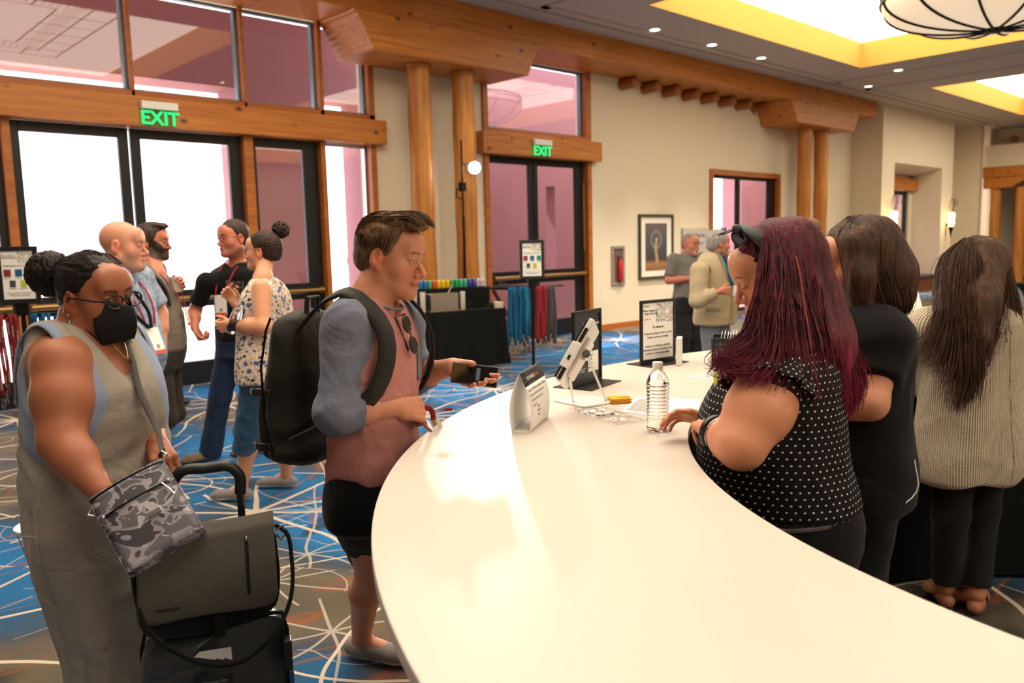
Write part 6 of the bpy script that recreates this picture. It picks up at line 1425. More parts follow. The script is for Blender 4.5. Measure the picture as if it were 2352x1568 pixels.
def updo(P, Hd, m, top=.012, sides=.010, hairline=.075, name='hair', h=.004, rec=0., nape=-.055, seed=5):
    v = Vox(*bounds([Hd.c], .16), h); v.ell(Hd.W(0, -.02, .035), ((.0755+sides)*Hd.wid, .100+sides, .084+top), Hd.R, .01); v.ell(Hd.W(0, -.055, -.015), (.068, .058+sides, .058), Hd.R, .02)
    def face(X, Y, Z):
        x, y, z = X-Hd.c[0], Y-Hd.c[1], Z-Hd.c[2]; lx, ly, lz = [x*Hd.R[0, i]+y*Hd.R[1, i]+z*Hd.R[2, i] for i in range(3)]; ax = np.abs(lx)
        d1 = smax(-(ly-(.056-rec-np.clip(.08-lz, 0, .075)*.60)), lz-(hairline+.01-np.clip(ax-.02, 0, 1)*.2), .012); earc = np.where((ly > -.032), .022, nape); return np.maximum(-d1, earc-lz)
    sl, X, Y, Z = v.sub(Hd.c-.2, Hd.c+.2); v.F[sl] = smax(v.F[sl], face(X, Y, Z).astype(np.float32), .004); A, Q = v.nets(); A = relax(A, Q, 1); N = vnormals(A, Q); l = Hd.loc(A)
    A = A+N*(waves(np.stack([l[:, 0]*1.5, l[:, 1]*.3+l[:, 2]*.2, l[:, 2]*1.4], 1), 230, seed, 5)*.0014)[:, None]; return emit(A, Q, name, m, P.t)
def bun(P, c, r, m, n=26, seed=1, w=.009):
    rs = np.random.RandomState(seed); v = Vox(*bounds([c], r*1.5), .004); v.ell(c, (r, r, r*.85), None, .01); A, Q = v.nets(); N = vnormals(A, Q); A = A+N*(folds(A, 60, seed)*.004)[:, None]; o = emit(A, Q, 'hair_bun', m, P.t); mm = MB()
    for k in range(n):
        ax = unit(rs.normal(size=3)); a = unit(np.cross(ax, rs.normal(size=3))); b = np.cross(ax, a); t0 = rs.rand()*6; q = [c+r*(.98+.10*rs.rand())*(a*math.cos(t)+b*math.sin(t))+ax*rs.uniform(-.3, .3)*r for t in np.linspace(t0, t0+2.6, 9)]; mm.tube(q, [w*.4, w*.8, w, w, w, w, w, w*.8, w*.3], 6)
    put(mm.build('curls', m, None, smooth='all'), P.t)
updo(P, HdF, M_hdark); bun(P, at(645, 528, 5.1), .048, M_hdark); glasses(P, HdF, mat('blue_grey_frame', '#3d4452', .3), P.t, .017, .0014)
MB().obox(wrA+unit(elA-wrA)*.01, fH*.030, UP*.018, rH*.02).build('smartwatch', M_blackp, P.t, bevel=.006)
tb2 = thing('water_bottle', 'clear water bottle held low by the woman in floral top', 'bottle', at(535, 752, 4.85)); ax_ = unit(UP*.8+rH*.35); MB().lathe([(0, 0), (.028, .003), (.032, .02), (.030, .06), (.032, .1), (.030, .14), (.014, .17), (.013, .185), (0, .187)], at(528, 765, 4.83), 18, ax_).build('bottle_body', M_pet2, tb2, smooth=True)

# ------------------------------------------------------------------ BALD MAN
P = Person('person with shaved head in light blue patterned shirt and khaki trousers', (1.50, 4.74), rH*.93-fH*.30)
HdB = Head(at(283, 565, 4.45), rotf(rH*.94+fH*.10, .02, 0), 1.12, 1.02, 1.06, 0, 1.0, lin('#d39a82'), brow=lin('#a5805c'), stubble=.3, stub_col=lin('#b59a8a'), fat=.008)
secs = [(.80, .19, .13, .15), (.93, .20, .17, .15), (1.05, .20, .21, .14, .01), (1.17, .20, .20, .135), (1.28, .205, .155, .135), (1.38, .20, .12, .12), (1.44, .15, .085, .09), (1.485, .085, .06, .065, .0)]
shA, elA, wrA = at(268, 650, 4.22), at(262, 760, 4.18), at(310, 835, 4.22); shB, elB, wrB = at(320, 640, 4.65), at(365, 720, 4.75), at(370, 800, 4.7)
fx = P.o; fa, fb = P.L(.10, .0, 0), P.L(-.10, .06, 0); lg = [(P.L(.10, 0, .86), P.L(.10, .03, .48), to_z(fa, .1)), (P.L(-.10, 0, .86), P.L(-.10, .06, .48), to_z(fb, .1))]
nbody(P, HdB, secs, lin('#cf9379'), [(shA, elA, wrA), (shB, elB, wrB)], [], [(wrA, unit(rH*.3-UP*.9), fH, 1, dict(curl=(.4, .5, .5, .5), s=1.05)), (wrB, unit(-UP), -rH, 1, dict(curl=(.4, .5, .5, .5), s=1.05))], ar=.048, neckr=.064)
M_bshirt = mat('blue_print_shirt', '#8d9cb5', .9, spec=.15); n = NB(M_bshirt); c = n.coord(); n.link(n.ramp(n.noise(c, 30, 4, .65), [(.38, srgb('#72839f')), (.6, srgb('#a3afc4')), (.7, srgb('#8a98b2'))]), 'Base Color'); n.bump(n.noise(c, 9, 3), .4, .03)
tee(P, 'shirt', M_bshirt, secs, [shA, shB], ([elA, elB], [wrA, wrB]), .80, .93, sr=.082, neck=(.070, 1.485), vn=.06, seed=7, amp=.006, f=22)
m = MB()
for sg in (-1, 1): m.grid(lambda u, v, sg=sg: P.L(sg*(.02+.06*math.sin(u*2.6)), .095-.16*u, 1.455+.06*u**.6-.035*v)+unit(P.L(sg*.08, .02, 0)-P.o)*.012*v, 8, 2)
m.build('collar', M_bshirt, P.t, smooth='all', solid=.004)
M_khaki = cloth('khaki', '#a6977f', '#978870'); trousers(P, 'khaki_trousers', M_khaki, secs, lg, (.11, .09, .085), .78, .98, .05, seed=14)
MB().tube([P.L(.205*math.cos(a), .165*math.sin(a)+.005, .955) for a in np.linspace(0, 2*PI, 25)], .014, 6, cap=False).build('belt', M_shoe_blk, P.t); shoes(P, (fa, fb), P.f, M_shoe_blk, M_rubber)
badge(P, P.L(.02, .245, 1.13), P.f+UP*.35, M_tape['red'], .09, .15, MATS['badge_red'], [[P.L(-.075, -.02, 1.515), P.L(-.06, .13, 1.40), P.L(-.04, .19, 1.30)], [P.L(.085, -.02, 1.51), P.L(.09, .12, 1.41), P.L(.06, .2, 1.28)]])
t = thing('neck_headset', 'black neck strap with folded glasses lying on the bald man\'s blue shirt', 'strap', P.L(.08, .14, 1.4)); MB().tube(spline([P.L(.045, .145, 1.40), P.L(.02, .215, 1.27), P.L(.035, .235, 1.20)], 9), .012, 8, flat=(P.r, .5)).tube(spline([P.L(.10, .12, 1.42), P.L(.10, .2, 1.27), P.L(.05, .235, 1.20)], 9), .012, 8, flat=(P.r, .5)).build('strap_loop', M_blackp, t, smooth=True)

# ------------------------------------------------------------------ BEARDED MAN WITH CUP
P = Person('person with dark beard in taupe polo by the doors', at(365, 780, 5.6)[:2], rH*.96+fH*.1)
HdR = Head(at(352, 557, 5.62), rotf(rH*.98+fH*.05, .0, 0), 1.04, .98, 1.0, 0, 1.0, S_ruddy, brow=lin('#2a1f1a'), beard=lin('#3a2b24'))
secs = std(1.05, 1.12, 1.46, belly=.05); shA, elA, wrA = at(322, 625, 5.45), at(330, 705, 5.45), at(395, 660, 5.4); shB, elB, wrB = at(355, 620, 5.8), at(385, 700, 5.9), at(408, 665, 5.75)
fa, fb = on_z(372, 918, 0), on_z(385, 930, 0); lg = [(P.L(.09, 0, .88), P.L(.09, .03, .48), to_z(fa, .1)), (P.L(-.09, 0, .88), P.L(-.09, .03, .48), to_z(fb, .1))]
nbody(P, HdR, secs, S_ruddy, [(shA, elA, at(372, 700, 5.4)), (shB, elB, at(398, 668, 5.62))], [], [(at(398, 668, 5.62), unit(rH*.6+UP*.5), -fH, -1, dict(curl=(.9, .9, .9, .9), s=1.0))], ar=.042)
M_taupe = cloth('taupe_pique', '#7d7166', '#6e6359'); tee(P, 'polo_shirt', M_taupe, secs, [shA, shB], ([elA, elB], [wrA, wrB]), .9, .93, sr=.070, neck=(.066, 1.46), vn=.06, seed=17)
trousers(P, 'dark_trousers', cloth('brown_trouser', '#3a342e', '#332d28'), secs, lg, (.10, .08, .075), .80, .98, .05, seed=18); shoes(P, (fa, fb), unit(rH*.95), M_shoe_blk, M_rubber, 1.08)
short_hair(P, HdR, MATS['hair_dark_short'], top=.014, sides=.010, hairline=.078, nape=-.06, amp=.002, burn=-.03, quiff=.02, seed=8); glasses(P, HdR, M_hairpin, P.t, .017, .0014)
ribbon(spline([P.L(.10, -.11, 1.30), P.L(.13, -.06, 1.44), P.L(.135, .03, 1.46), P.L(.13, .11, 1.36), P.L(.12, .13, 1.25)], 12), .05, [unit(V(0, 0, 1)+P.f*(i-5)*.15) for i in range(12)], M_nylon, 'shoulder_strap', P.t, .01)
badge(P, P.L(.02, .205, 1.16), P.f+UP*.2, M_tape['red'], .07, .12, MATS['badge_red'], [[P.L(-.05, .06, 1.46), P.L(-.04, .16, 1.32)], [P.L(.06, .06, 1.46), P.L(.06, .16, 1.32)]])
c0 = at(408, 670, 5.60); solo(MB().lathe([(0, 0), (.030, 0), (.042, .105), (.040, .105), (.029, .004), (0, .004)], c0, 22).build('paper_cup', MATS['paper_cup'], smooth=True), 'white paper cup in the hand of the bearded man', 'cup')
# ================================================================== WOMAN WITH BLACK MASK
S_br = lin('#a2654a')
P = Person('person in grey sleeveless dress with black face mask and dark curly bun', at(212, 900, 2.5)[:2], rH*.90-fH*.42, pow=2.15); WM = P
HdW = Head(at(222, 680, 2.45), rotf(rH*.91-fH*.41, .08, .09), 1.08, 1.0, .98, -.006, .9, S_br, brow=lin('#23150f'), iris=lin('#2a1a12'), fat=.004, glance=(.002, -.003))
secs = [(.10, .15, .12, .12, .03), (.38, .155, .125, .125, .03), (.60, .19, .16, .17, .01), (.82, .232, .18, .215, 0), (.90, .235, .18, .21), (1.02, .215, .175, .175), (1.13, .205, .195, .155), (1.20, .20, .190, .150), (1.28, .190, .150, .145), (1.34, .165, .110, .115), (1.385, .115, .080, .088), (1.42, .07, .055, .06)]
shR, elR, wrR = at(143, 838, 2.34), at(142, 1015, 2.26), at(232, 1128, 2.20); shL, elL, wrL = at(275, 800, 2.68), at(335, 950, 2.72), at(358, 1018, 2.50)
lo, hi = bounds([P.L(-.3, -.2, .85), P.L(.3, .25, .85), HdW.c+UP*.18, shR, elR, wrR, wrL, elL], .13)
v = Vox(lo, hi, .009, [(HdW.c, .155, .0032), (at(372, 1045, 2.46), .09, .0032)])
v.loft(P, secs, -.010, z0=1.14); v.loft(P, secs, -.04, z0=.85, z1=1.2); v.limb([P.L(0, -.01, 1.36), P.L(0, .0, 1.42), HdW.W(0, -.022, -.05)], [.075, .062, .060], .035); HdW.add(v, .025)
v.cone(P.L(.1, -.01, 1.31), shR, .06, .070, .05); v.limb([shR, shR+(elR-shR)*.45, elR], [.072, .078, .058], .03); v.limb([elR, elR+(wrR-elR)*.35, wrR], [.057, .054, .033], .03)
v.cone(P.L(-.1, 0, 1.32), shL, .06, .07, .04); v.limb([shL, elL, wrL], [.078, .058, .034], .03)
hd = unit(at(385, 1070, 2.42)-wrL); hand(v, wrL, hd, unit(-rH*.3+fH*.5-UP*.2), 1, curl=((.9, 1.1, .8),)*4, thumb=(.3, .5), s=1.0, tdir=unit(hd*.7-fH*.7))
hd2 = unit(at(262, 1160, 2.24)-wrR); hand(v, wrR, hd2, fH, 1, curl=(.3, .3, .3, .3), s=1.0)
body(P, v, HdW, S_br)
M_dress = cloth('heather_grey_dress', '#a59d93', '#8f887f', scale=1300, folds=.9, fscale=7); M_tank = cloth('pale_blue_tank', '#8f9bb5', '#7f8aa3', folds=.3)
ah = {1: P.L(.19, .03, 1.25), -1: P.L(-.19, .03, 1.25)}
def dress(v):
    v.loft(P, secs, .006, z0=.12, k=.02); 
    for sg in (1, -1): v.ell(P.L(sg*.235, .02, 1.28), (.085, .085, .125), rotf(P.f), .012, cut=True); v.cone(P.L(sg*.075, .03, 1.30), P.L(sg*.100, -.06, 1.36), .055, .05, .03)
    v.limb([P.L(0, .015, 1.43), P.L(0, .02, 1.6)], [.085, .13], .012, cut=True); v.limb([P.L(0, .10, 1.42), P.L(0, .20, 1.25)], [.085, .035], .012, cut=True)
def mi_d(c, n):
    l = P.loc(c); e = ((l[:, 1]-.060)/.125)**2+((l[:, 2]-1.19)/.175)**2; return ((np.abs(l[:, 0]) > .09) & (e < 1.0)).astype(int)
def dd(A):
    l = P.loc(A); th = np.arctan2(l[:, 0], l[:, 1]); k = np.clip((.92-l[:, 2])/.5, 0, 1); return k*(.010*np.sin(th*7+1.5*np.sin(l[:, 2]*5))+.006*np.sin(th*13+2))+.004*np.sin(l[:, 2]*60+3*np.sin(th*2))*np.exp(-((l[:, 2]-1.0)/.07)**2)
lo, hi = bounds([P.L(-.26, -.25, .12), P.L(.26, .25, 1.45)], .06); P.garment('dress', [M_dress, M_tank], dress, lo, hi, .0065, .002, 30, 21, mi_d, disp=dd)
def surf(P, secs, th, z, off):
    zz = [q[0] for q in secs]; g = lambda i: np.interp(z, zz, [(q[i] if len(q) > i else 0) for q in secs]); a, bf = g(1)+off, (g(2) if math.cos(th) > 0 else g(3))+off; e = P.pow; c_, s_ = abs(math.cos(th)), abs(math.sin(th)); r_ = 1/((s_/a)**e+(c_/bf)**e)**(1/e)
    return P.L(r_*math.sin(th), r_*math.cos(th)+g(4), z)
MB().tube([surf(P, secs, 1.15+.75*u, .80-.005*math.sin(u*9), .010) for u in np.linspace(0, 1, 12)]+[surf(P, secs, 1.9-.05*u, .80-.2*u, .010) for u in np.linspace(.1, 1, 8)]+[surf(P, secs, 1.85-.65*u, .60-.02*math.sin(PI*u), .010) for u in np.linspace(.1, 1, 8)], .0018, 5).build('pocket_seam', M_dress, P.t)
for off_, x0_, m_, w_ in ((.0, .0, M_tank, .030), (.004, -.022, M_dress, .034)):
    for sg in (1, -1):
        q_ = spline([P.L(sg*(.160+x0_), -.112, 1.16), P.L(sg*(.162+x0_), -.105, 1.27), P.L(sg*(.145+x0_), -.085, 1.365+off_), P.L(sg*(.135+x0_), -.015, 1.405+off_), P.L(sg*(.140+x0_), .06, 1.372+off_), P.L(sg*(.150+x0_), .100, 1.29), P.L(sg*(.152+x0_), .128, 1.19)], 22)
        ribbon(q_, w_, [unit(p_-P.L(sg*.09, 0, 1.24)) for p_ in q_], m_, 'strap', P.t, .004)
# mask
def maskf(u, v_):
    a = (u-.5)*2; z = -.016-.090*v_-.012*(1-abs(a))*0; x = a*.064*(1-.30*(abs(v_-.52)*2)**2.2); w_ = 1-abs(a); y = .060+.085*w_**.8*(1-.6*(v_-.45)**2)+(.0 if v_ > .1 else .0); z = z+.018*(1-w_)*(.5-v_)*2; return HdW.W(x*1.02, y, z)
MB().grid(maskf, 24, 16).build('face_mask', mat('mask_black', '#0c0d10', .8), P.t, smooth='all', solid=.002, angle=60)
for sg in (-1, 1):
    MB().tube(spline([maskf(.5+sg*.5, .15), HdW.W(sg*.078, .0, .022), HdW.W(sg*.086, -.022, .015), HdW.W(sg*.082, -.026, -.015), HdW.W(sg*.078, -.01, -.04), maskf(.5+sg*.5, .85)], 16), .0016, 5).build('ear_loop', MATS['mask_black'], P.t)
glasses(P, HdW, M_hairpin, P.t, .0225, .0028, lens=M_eyeglass, z=-.002, y=.112, half=1.12)
MB().lathe([(0, 0), (.006, .002), (.0055, .02), (0, .024)], HdW.W(.083, -.012, -.052), 10, -UP).ell(HdW.W(.084, -.012, -.040), .005).build('earring', M_silver, P.t, smooth=True)
M_curl = hair_mat('curly_black', '#0d0b0c', '#241c1c'); updo(P, HdW, M_curl, top=.012, sides=.012, hairline=.060, nape=-.075, rec=-.004)
bunc = at(116, 628, 2.50); bun(P, bunc, .058, M_curl, 110, 3, .010); gs = [[HdW.W(x, .055, .088), HdW.W(x*1.1, .0, .128-abs(x)*.35), HdW.W(x*.9, -.07, .115-abs(x)*.3), (HdW.W(x*.6, -.12, .10)+bunc)/2] for x in np.linspace(-.055, .06, 10)]; strands('combed_hair', gs, 60, M_curl, P.t, .0010, .003, 6, npt=9)
gs = [[bunc+V(0, 0, -.03)+rH*(-.02+.01*k), bunc-UP*.05+rH*(-.03+.014*k), bunc-UP*.075-rH*(.01-.016*k)] for k in range(5)]; strands('loose_curls', gs, 90, M_curl, P.t, .0012, .008, 9, curl=.008, curlf=70, npt=12)
nk = spline([P.L(.05, .03, 1.415), P.L(.03, .095, 1.375), P.L(.0, .165, 1.29), P.L(-.03, .10, 1.375), P.L(-.05, .03, 1.415)], 22); MB().tube(nk, .0014, 5).build('necklace', M_gold, P.t); MB().lathe([(.004, 0), (.008, 0), (.008, .002), (.004, .002)], P.L(0, .172, 1.282), 12, P.f).build('pendant', M_gold, P.t)
# camouflage crossbody bag
M_camo = mat('camouflage_nylon', '#6f6a74', .6); n = NB(M_camo); c = n.coord(); a = n.noise(n.mapping(c, (1, 1, 1.6)), 13, 2, .4, 1.2); b_ = n.noise(n.mapping(c, (1, 1, 1.6), (4, 4, 4)), 15, 2, .4, 1.4)
cc = n.ramp(a, [(0, srgb('#5c5862')), (.47, srgb('#8d8791')), (.56, srgb('#3a3742'))], 'CONSTANT'); cc = n.mix(n.ramp(b_, [(0, 0.), (.60, 1.)], 'CONSTANT'), cc, srgb('#aaa3ab')); n.link(cc, 'Base Color')
t = thing('crossbody_bag', 'grey camouflage crossbody bag with zip pockets held open by the masked woman', 'bag', at(290, 1180, 2.12)); tl, tr_, bl_ = at(203, 1146, 2.13), at(358, 1059, 2.20), at(279, 1302, 2.05)
F = Face(tl, tr_-tl, tl-bl_); bw, bh = np.linalg.norm(tr_-tl)*1.08, .235
def cb(m, x0, y0, x1, y1, z0, z1): return F.slab(m, x0, -y1, x1, -y0, z0, z1)
m = MB(); m.grid(lambda u, v_: F.p(bw*u, -bh*v_, .0+.016*math.sin(PI*u)**.6*math.sin(PI*min(1, v_+.12))), 12, 12); m.build('front_panel', M_camo, t, smooth='all', solid=.003)
MB().grid(lambda u, v_: F.p(bw*u, -.02-bh*.92*v_, -.045-.012*math.sin(PI*u)), 10, 8).build('back_panel', M_camo, t, smooth='all', solid=.003)
m = MB(); m.grid(lambda u, v_: F.p(-.001, -bh*v_, .0-.045*u), 2, 6); m.grid(lambda u, v_: F.p(bw+.001, -bh*v_, -.045*u), 2, 6); m.grid(lambda u, v_: F.p(bw*v_, -bh, -.045*u), 2, 6); m.build('gusset', M_camo, t, solid=.003)
for y, w0, w1 in ((.012, .0, 1.), (.075, .06, .94)):
    MB().tube([F.p(bw*(w0+(w1-w0)*k/8), -y, .004+.018*math.sin(PI*(w0+(w1-w0)*k/8))**.6) for k in range(9)], .0028, 6).build('zipper', M_iron, t)
for k in (0, 1): MB().ell(F.p(bw*(.06+.88*k), -.075, .014), .0055).build('stud', M_silver, t, smooth=True)
MB().tube([F.p(bw*.86, -.076, .022), F.p(bw*.90, -.10, .024), F.p(bw*.93, -.125, .024)], .003, 6).build('zip_pull', M_silver, t, smooth=True); F.slab(MB(), bw*.52, -.145, bw*.70, -.130, .016, .020).build('name_plate', M_silver, t, bevel=.001)
MB().tube([F.p(-.004, -.015, -.02), F.p(-.02, -.03, -.02), F.p(-.006, -.045, -.02)], .003, 6).tube([F.p(bw+.002, -.0, -.02), F.p(bw+.018, .012, -.02), F.p(bw+.01, .03, -.02)], .003, 6).build('ring', M_silver, t)
M_web = cloth('taupe_webbing', '#544e4c', '#484241', folds=.1); sp_ = spline([P.L(.02, -.115, 1.36), P.L(-.045, -.04, 1.412), P.L(-.05, .04, 1.40), P.L(-.035, .125, 1.33), P.L(.005, .215, 1.19), at(361, 985, 2.37), at(372, 1045, 2.27), F.p(bw+.01, .03, -.02)], 30); ribbon(sp_, .024, [unit(q-P.L(0, 0, q[2])) for q in sp_], M_web, 'shoulder_strap', t, .002)

# ------------------------------------------------------------------ suitcase and messenger bag
sr_ = unit(rH*.95+fH*.30); sf = unit(fH*.95-rH*.30); s0 = at(487, 1430, 2.17); s0 = V(s0[0], s0[1], 0)+sf*.11
M_case = mat('grey_hard_shell', '#2f3438', .36); t = thing('suitcase', 'dark hard-shell carry-on suitcase with raised telescopic handle in the left foreground', 'suitcase', s0); zt_ = .575
def SU(x, y, z): return s0+sr_*x+sf*y+UP*z
v = Vox(*bounds([SU(-.2, -.13, .04), SU(.2, .13, zt_)], .05), .007)
q = type('q', (), dict(o=s0, r=sr_, f=sf, pow=6.)); v.loft(q, [(.045, .175, .098, .098), (.10, .19, .112, .112), (.30, .192, .114, .114), (.50, .19, .112, .112), (zt_, .178, .10, .10)], 0, .02, cap=.05)
A, Q = v.nets(); A = relax(A, Q, 2); l = np.stack([(A-s0)@sr_, (A-s0)@sf, A[:, 2]], 1); fr = np.clip((-l[:, 1]-.09)/.02, 0, 1); g_ = np.zeros(len(A))
for z in (.50, .36, .22): zz = l[:, 2]+.018*np.clip(np.abs(l[:, 0])-.09, 0, .03)/.03; g_ += np.exp(-((zz-z)/.006)**2)*(np.abs(l[:, 0]) < .165)
A = A+(sf*1.)[None, :]*(g_*fr*.005)[:, None]; emit(A, Q, 'shell', M_case, t)
MB().tube([SU(.186*math.cos(0)*c_, .0, z) for c_, z in ((1.03, .07), (1.035, .3), (1.03, .52), (.97, zt_-.004), (.5, zt_+.0025), (-.5, zt_+.0025), (-.97, zt_-.004), (-1.03, .52), (-1.035, .3), (-1.03, .07))], .006, 8).build('zipper', M_iron, t, smooth=True)
MB().obox(SU(.19, -.03, .46), sf*.02, UP*.045, sr_*.012).build('side_latch', M_blackp, t, bevel=.004); MB().obox(SU(.197, -.03, .385), sf*.004, UP*.02, sr_*.006).build('blue_tag', mat('blue_tag', '#2a57a8', .4), t)
MB().obox(SU(0, -.119, .462), sr_*.045, UP*.013, sf*.003).build('name_plate', M_blackp, t, bevel=.003); text('Samsonite', SU(-.032, -.1225, .456), sr_, UP, .015, M_silver, t)
hw = .087; hz = .985
for s in (-1, 1): MB().obox(SU(s*hw, .075, (zt_+hz)/2-.02), sr_*.010, sf*.006, UP*(hz-zt_)/2).build('handle_tube', M_blackp, t, bevel=.002)
MB().tube(spline([SU(-hw, .075, hz-.075), SU(-hw, .072, hz-.02), SU(-hw+.018, .07, hz+.004), SU(0, .068, hz+.010), SU(hw-.018, .07, hz+.004), SU(hw, .072, hz-.02), SU(hw, .075, hz-.075)], 30), .0155, 12).build('grip', mat('rubber_grip', '#141314', .45), t, smooth=True)
text('Samsonite', SU(hw+.004, .066, .935), -UP, sr_, .016, M_silver, t)
for s in (-1, 1):
    for y in (-.08, .08): MB().cyl(SU(s*.15-.012, y, .024), SU(s*.15+.012, y, .024), .024, n=18).obox(SU(s*.15, y, .045), sr_*.016, sf*.018, UP*.012).build('wheel', M_blackp, t, smooth=True)
MB().obox(SU(.201, -.06, .20), sf*.003, UP*.08, sr_*.003).build('red_tag', M_red, t)
b0 = s0+sf*-.035; M_mess = cloth('charcoal_canvas', '#56524d', '#433f3b', scale=1500, folds=.3); M_mess2 = cloth('black_canvas', '#1a1918', '#141313', folds=.3)
t = thing('messenger_bag', 'charcoal canvas messenger bag with flap and zip resting on top of the suitcase', 'bag', SU(0, -.03, zt_))
tilt = .07
def MG(x, y, z): a = z-.0; return b0+sr_*(x*math.cos(tilt)+0*a)+sf*y+UP*(zt_+.003+z+x*tilt*.45+.012)
v = Vox(*bounds([MG(-.2, -.1, 0), MG(.2, .1, .29)], .05), .007); q = type('q', (), dict(o=b0, r=sr_, f=sf, pow=4.)); zb = zt_+.004
v.loft(q, [(zb, .165, .060, .075), (zb+.05, .182, .070, .092), (zb+.15, .187, .066, .088), (zb+.24, .182, .05, .064), (zb+.275, .172, .035, .045)], 0, .02, cap=.03)
A, Q = v.nets(); A = relax(A, Q, 2); A = A+vnormals(A, Q)*(waves(A, 30, 5)*.003)[:, None]; emit(A, Q, 'bag_body', M_mess2, t)
def flap(u, v_):
    x = (u-.5)*.345; s = v_
    if s < .22: y, z = .045-.09*(s/.22), .285+.008*math.sin(PI*s/.22)
    else: k = (s-.22)/.78; y, z = -.055-.052*math.sin(k*PI*.55), .285-.205*k
    r_ = .035; ex = abs(x)-(.1725-r_)
    if s > .22 and ex > 0: zc = .080+r_-math.sqrt(max(0, r_*r_-min(ex, r_)**2)); z = max(z, zc)
    return b0+sr_*x+sf*y+UP*(zt_+z+.02*(u-.5)*.6+.003*math.sin(u*7+v_*5))
MB().grid(flap, 30, 30).build('flap', M_mess, t, smooth='all', solid=.004)
fz = lambda u, v_: flap(u, v_)-sf*.004
MB().tube([fz(.79, .32+.52*k/6) for k in range(7)], .0045, 6).build('flap_zipper', M_mess2, t, smooth=True); MB().ell(fz(.79, .33)-sf*.003, (.004, .004, .008)).build('zip_pull', M_silver, t, smooth=True)
text('TRAVELON', fz(.12, .86)-sf*.003, sr_, UP, .012, M_mess2, t, depth=.002)
MB().tube(spline([MG(.176, .0, .245), MG(.20, -.01, .23), MG(.215, -.02, .15), MG(.20, -.07, .04), MG(.14, -.135, -.02), MG(.07, -.155, -.055), MG(.0, -.155, -.050), MG(-.08, -.14, -.01), MG(-.15, -.12, .06), MG(-.18, -.08, .16), MG(-.185, -.03, .235)], 50), .0085, 8, flat=(UP, .6)).build('shoulder_strap', M_mess2, t, smooth=True)
for s in (-1, 1): MB().tube([MG(s*.178, -.012, .235), MG(s*.195, -.012, .245), MG(s*.205, -.012, .22), MG(s*.19, -.012, .205), MG(s*.178, -.012, .22)], .0035, 6).build('strap_ring', M_silver, t)
MB().obox(b0+sr_*.02-sf*.095+UP*(zt_+.04), sr_*.014, UP*.03, sf*.002).build('buckle_strap', M_mess2, t)
lg = MB()
for k in range(3): lg.prism([SU(-.05+.022*k, -.1165, .535), SU(-.035+.024*k, -.117, .548), SU(.02+.022*k-.02, -.117, .547), SU(.005+.02*k, -.1165, .518-.004*k)], -sf*.001)
lg.build('luggage_tag', M_white, bpy.data.objects['suitcase'])

# ================================================================== WOMAN WITH MAGENTA HAIR
S_pk = lin('#cf8f6e'); P = Person('person with long magenta hair and black bow in polka dot blouse', at(1785, 950, 2.15)[:2], -rH*.97+fH*.10, pow=2.15)
HdK = Head(at(1772, 624, 2.15), rotf(-rH*.99+fH*.03, .40, 0), 1.0, .96, .95, -.002, 1.0, S_pk, lips=lin('#a8544f'), brow=lin('#6b4030'), eyes='down', fat=.003)
secs = [(.50, .15, .13, .15), (.72, .195, .165, .195), (.86, .218, .185, .215), (.94, .215, .195, .20), (1.02, .21, .200, .175), (1.12, .20, .200, .160), (1.20, .19, .170, .155), (1.27, .175, .125, .140), (1.33, .125, .085, .10, .01), (1.37, .07, .055, .06, .02)]
shA, elA, wrA = at(1776, 872, 2.00), at(1703, 1022, 1.94), at(1636, 988, 2.08); shB, elB, wrB = at(1745, 830, 2.36), at(1650, 950, 2.42), at(1640, 968, 2.27)
lo, hi = bounds([P.L(-.3, -.2, .85), P.L(.3, .3, .85), HdK.c+UP*.17, shA, elA, wrA, wrB, at(1570, 950, 2.25)], .12); v = Vox(lo, hi, .009, [(HdK.c, .145, .003), (at(1612, 962, 2.2), .115, .003)])
v.loft(P, secs, -.012, z0=.86); v.limb([P.L(0, .0, 1.31), P.L(0, .02, 1.37), HdK.W(0, -.022, -.05)], [.068, .058, .055], .03); HdK.add(v, .025)
v.cone(P.L(-.08, 0, 1.28), shA, .06, .078, .05); v.limb([shA, shA+(elA-shA)*.5, elA], [.074, .077, .056], .03); v.limb([elA, elA+(wrA-elA)*.35, wrA], [.054, .048, .029], .03)
v.limb([shB, elB, wrB], [.075, .05, .03], .03)
hk = unit(at(1612, 962, 2.19)-wrA); hand(v, wrA+hk*.004, hk, unit(-UP*.8+rH*.2+fH*.3), -1, curl=((.45, .6, .4), (.5, .7, .4), (.6, .8, .5), (.7, .8, .5)), thumb=(.2, .3), s=.95, tdir=unit(hk*.8+fH*.4-UP*.2), spread=.04)
hk2 = unit(at(1600, 958, 2.27)-wrB); hand(v, wrB, hk2, unit(-UP*.7-fH*.4), 1, curl=((.25, .5, .4), (.3, .55, .4), (.35, .6, .4), (.4, .6, .4)), thumb=(.2, .3), s=.92, tdir=unit(hk2*.9+UP*.15), spread=.04)
body(P, v, HdK, S_pk)
M_dots = mat('polka_dot_chiffon', '#121013', .8, spec=.2); n = NB(M_dots); c = n.n('ShaderNodeAttribute', attribute_name='cloth').outputs['Vector']; sp2 = n.n('ShaderNodeSeparateXYZ', {0: c}); S_ = 62.
ux, uz = n.math('MULTIPLY', sp2.outputs[0], S_), n.math('MULTIPLY', sp2.outputs[1], S_*1.0); row = n.math('MULTIPLY', n.math('MODULO', n.math('ABSOLUTE', n.math('FLOOR', uz)), 2), .5)
dx = n.math('SUBTRACT', n.math('FRACT', n.math('ADD', n.math('ADD', ux, row), 100)), .5); dz = n.math('SUBTRACT', n.math('FRACT', n.math('ADD', uz, 100)), .5); dist_ = n.math('SQRT', n.math('ADD', n.math('MULTIPLY', dx, dx), n.math('MULTIPLY', dz, dz)))
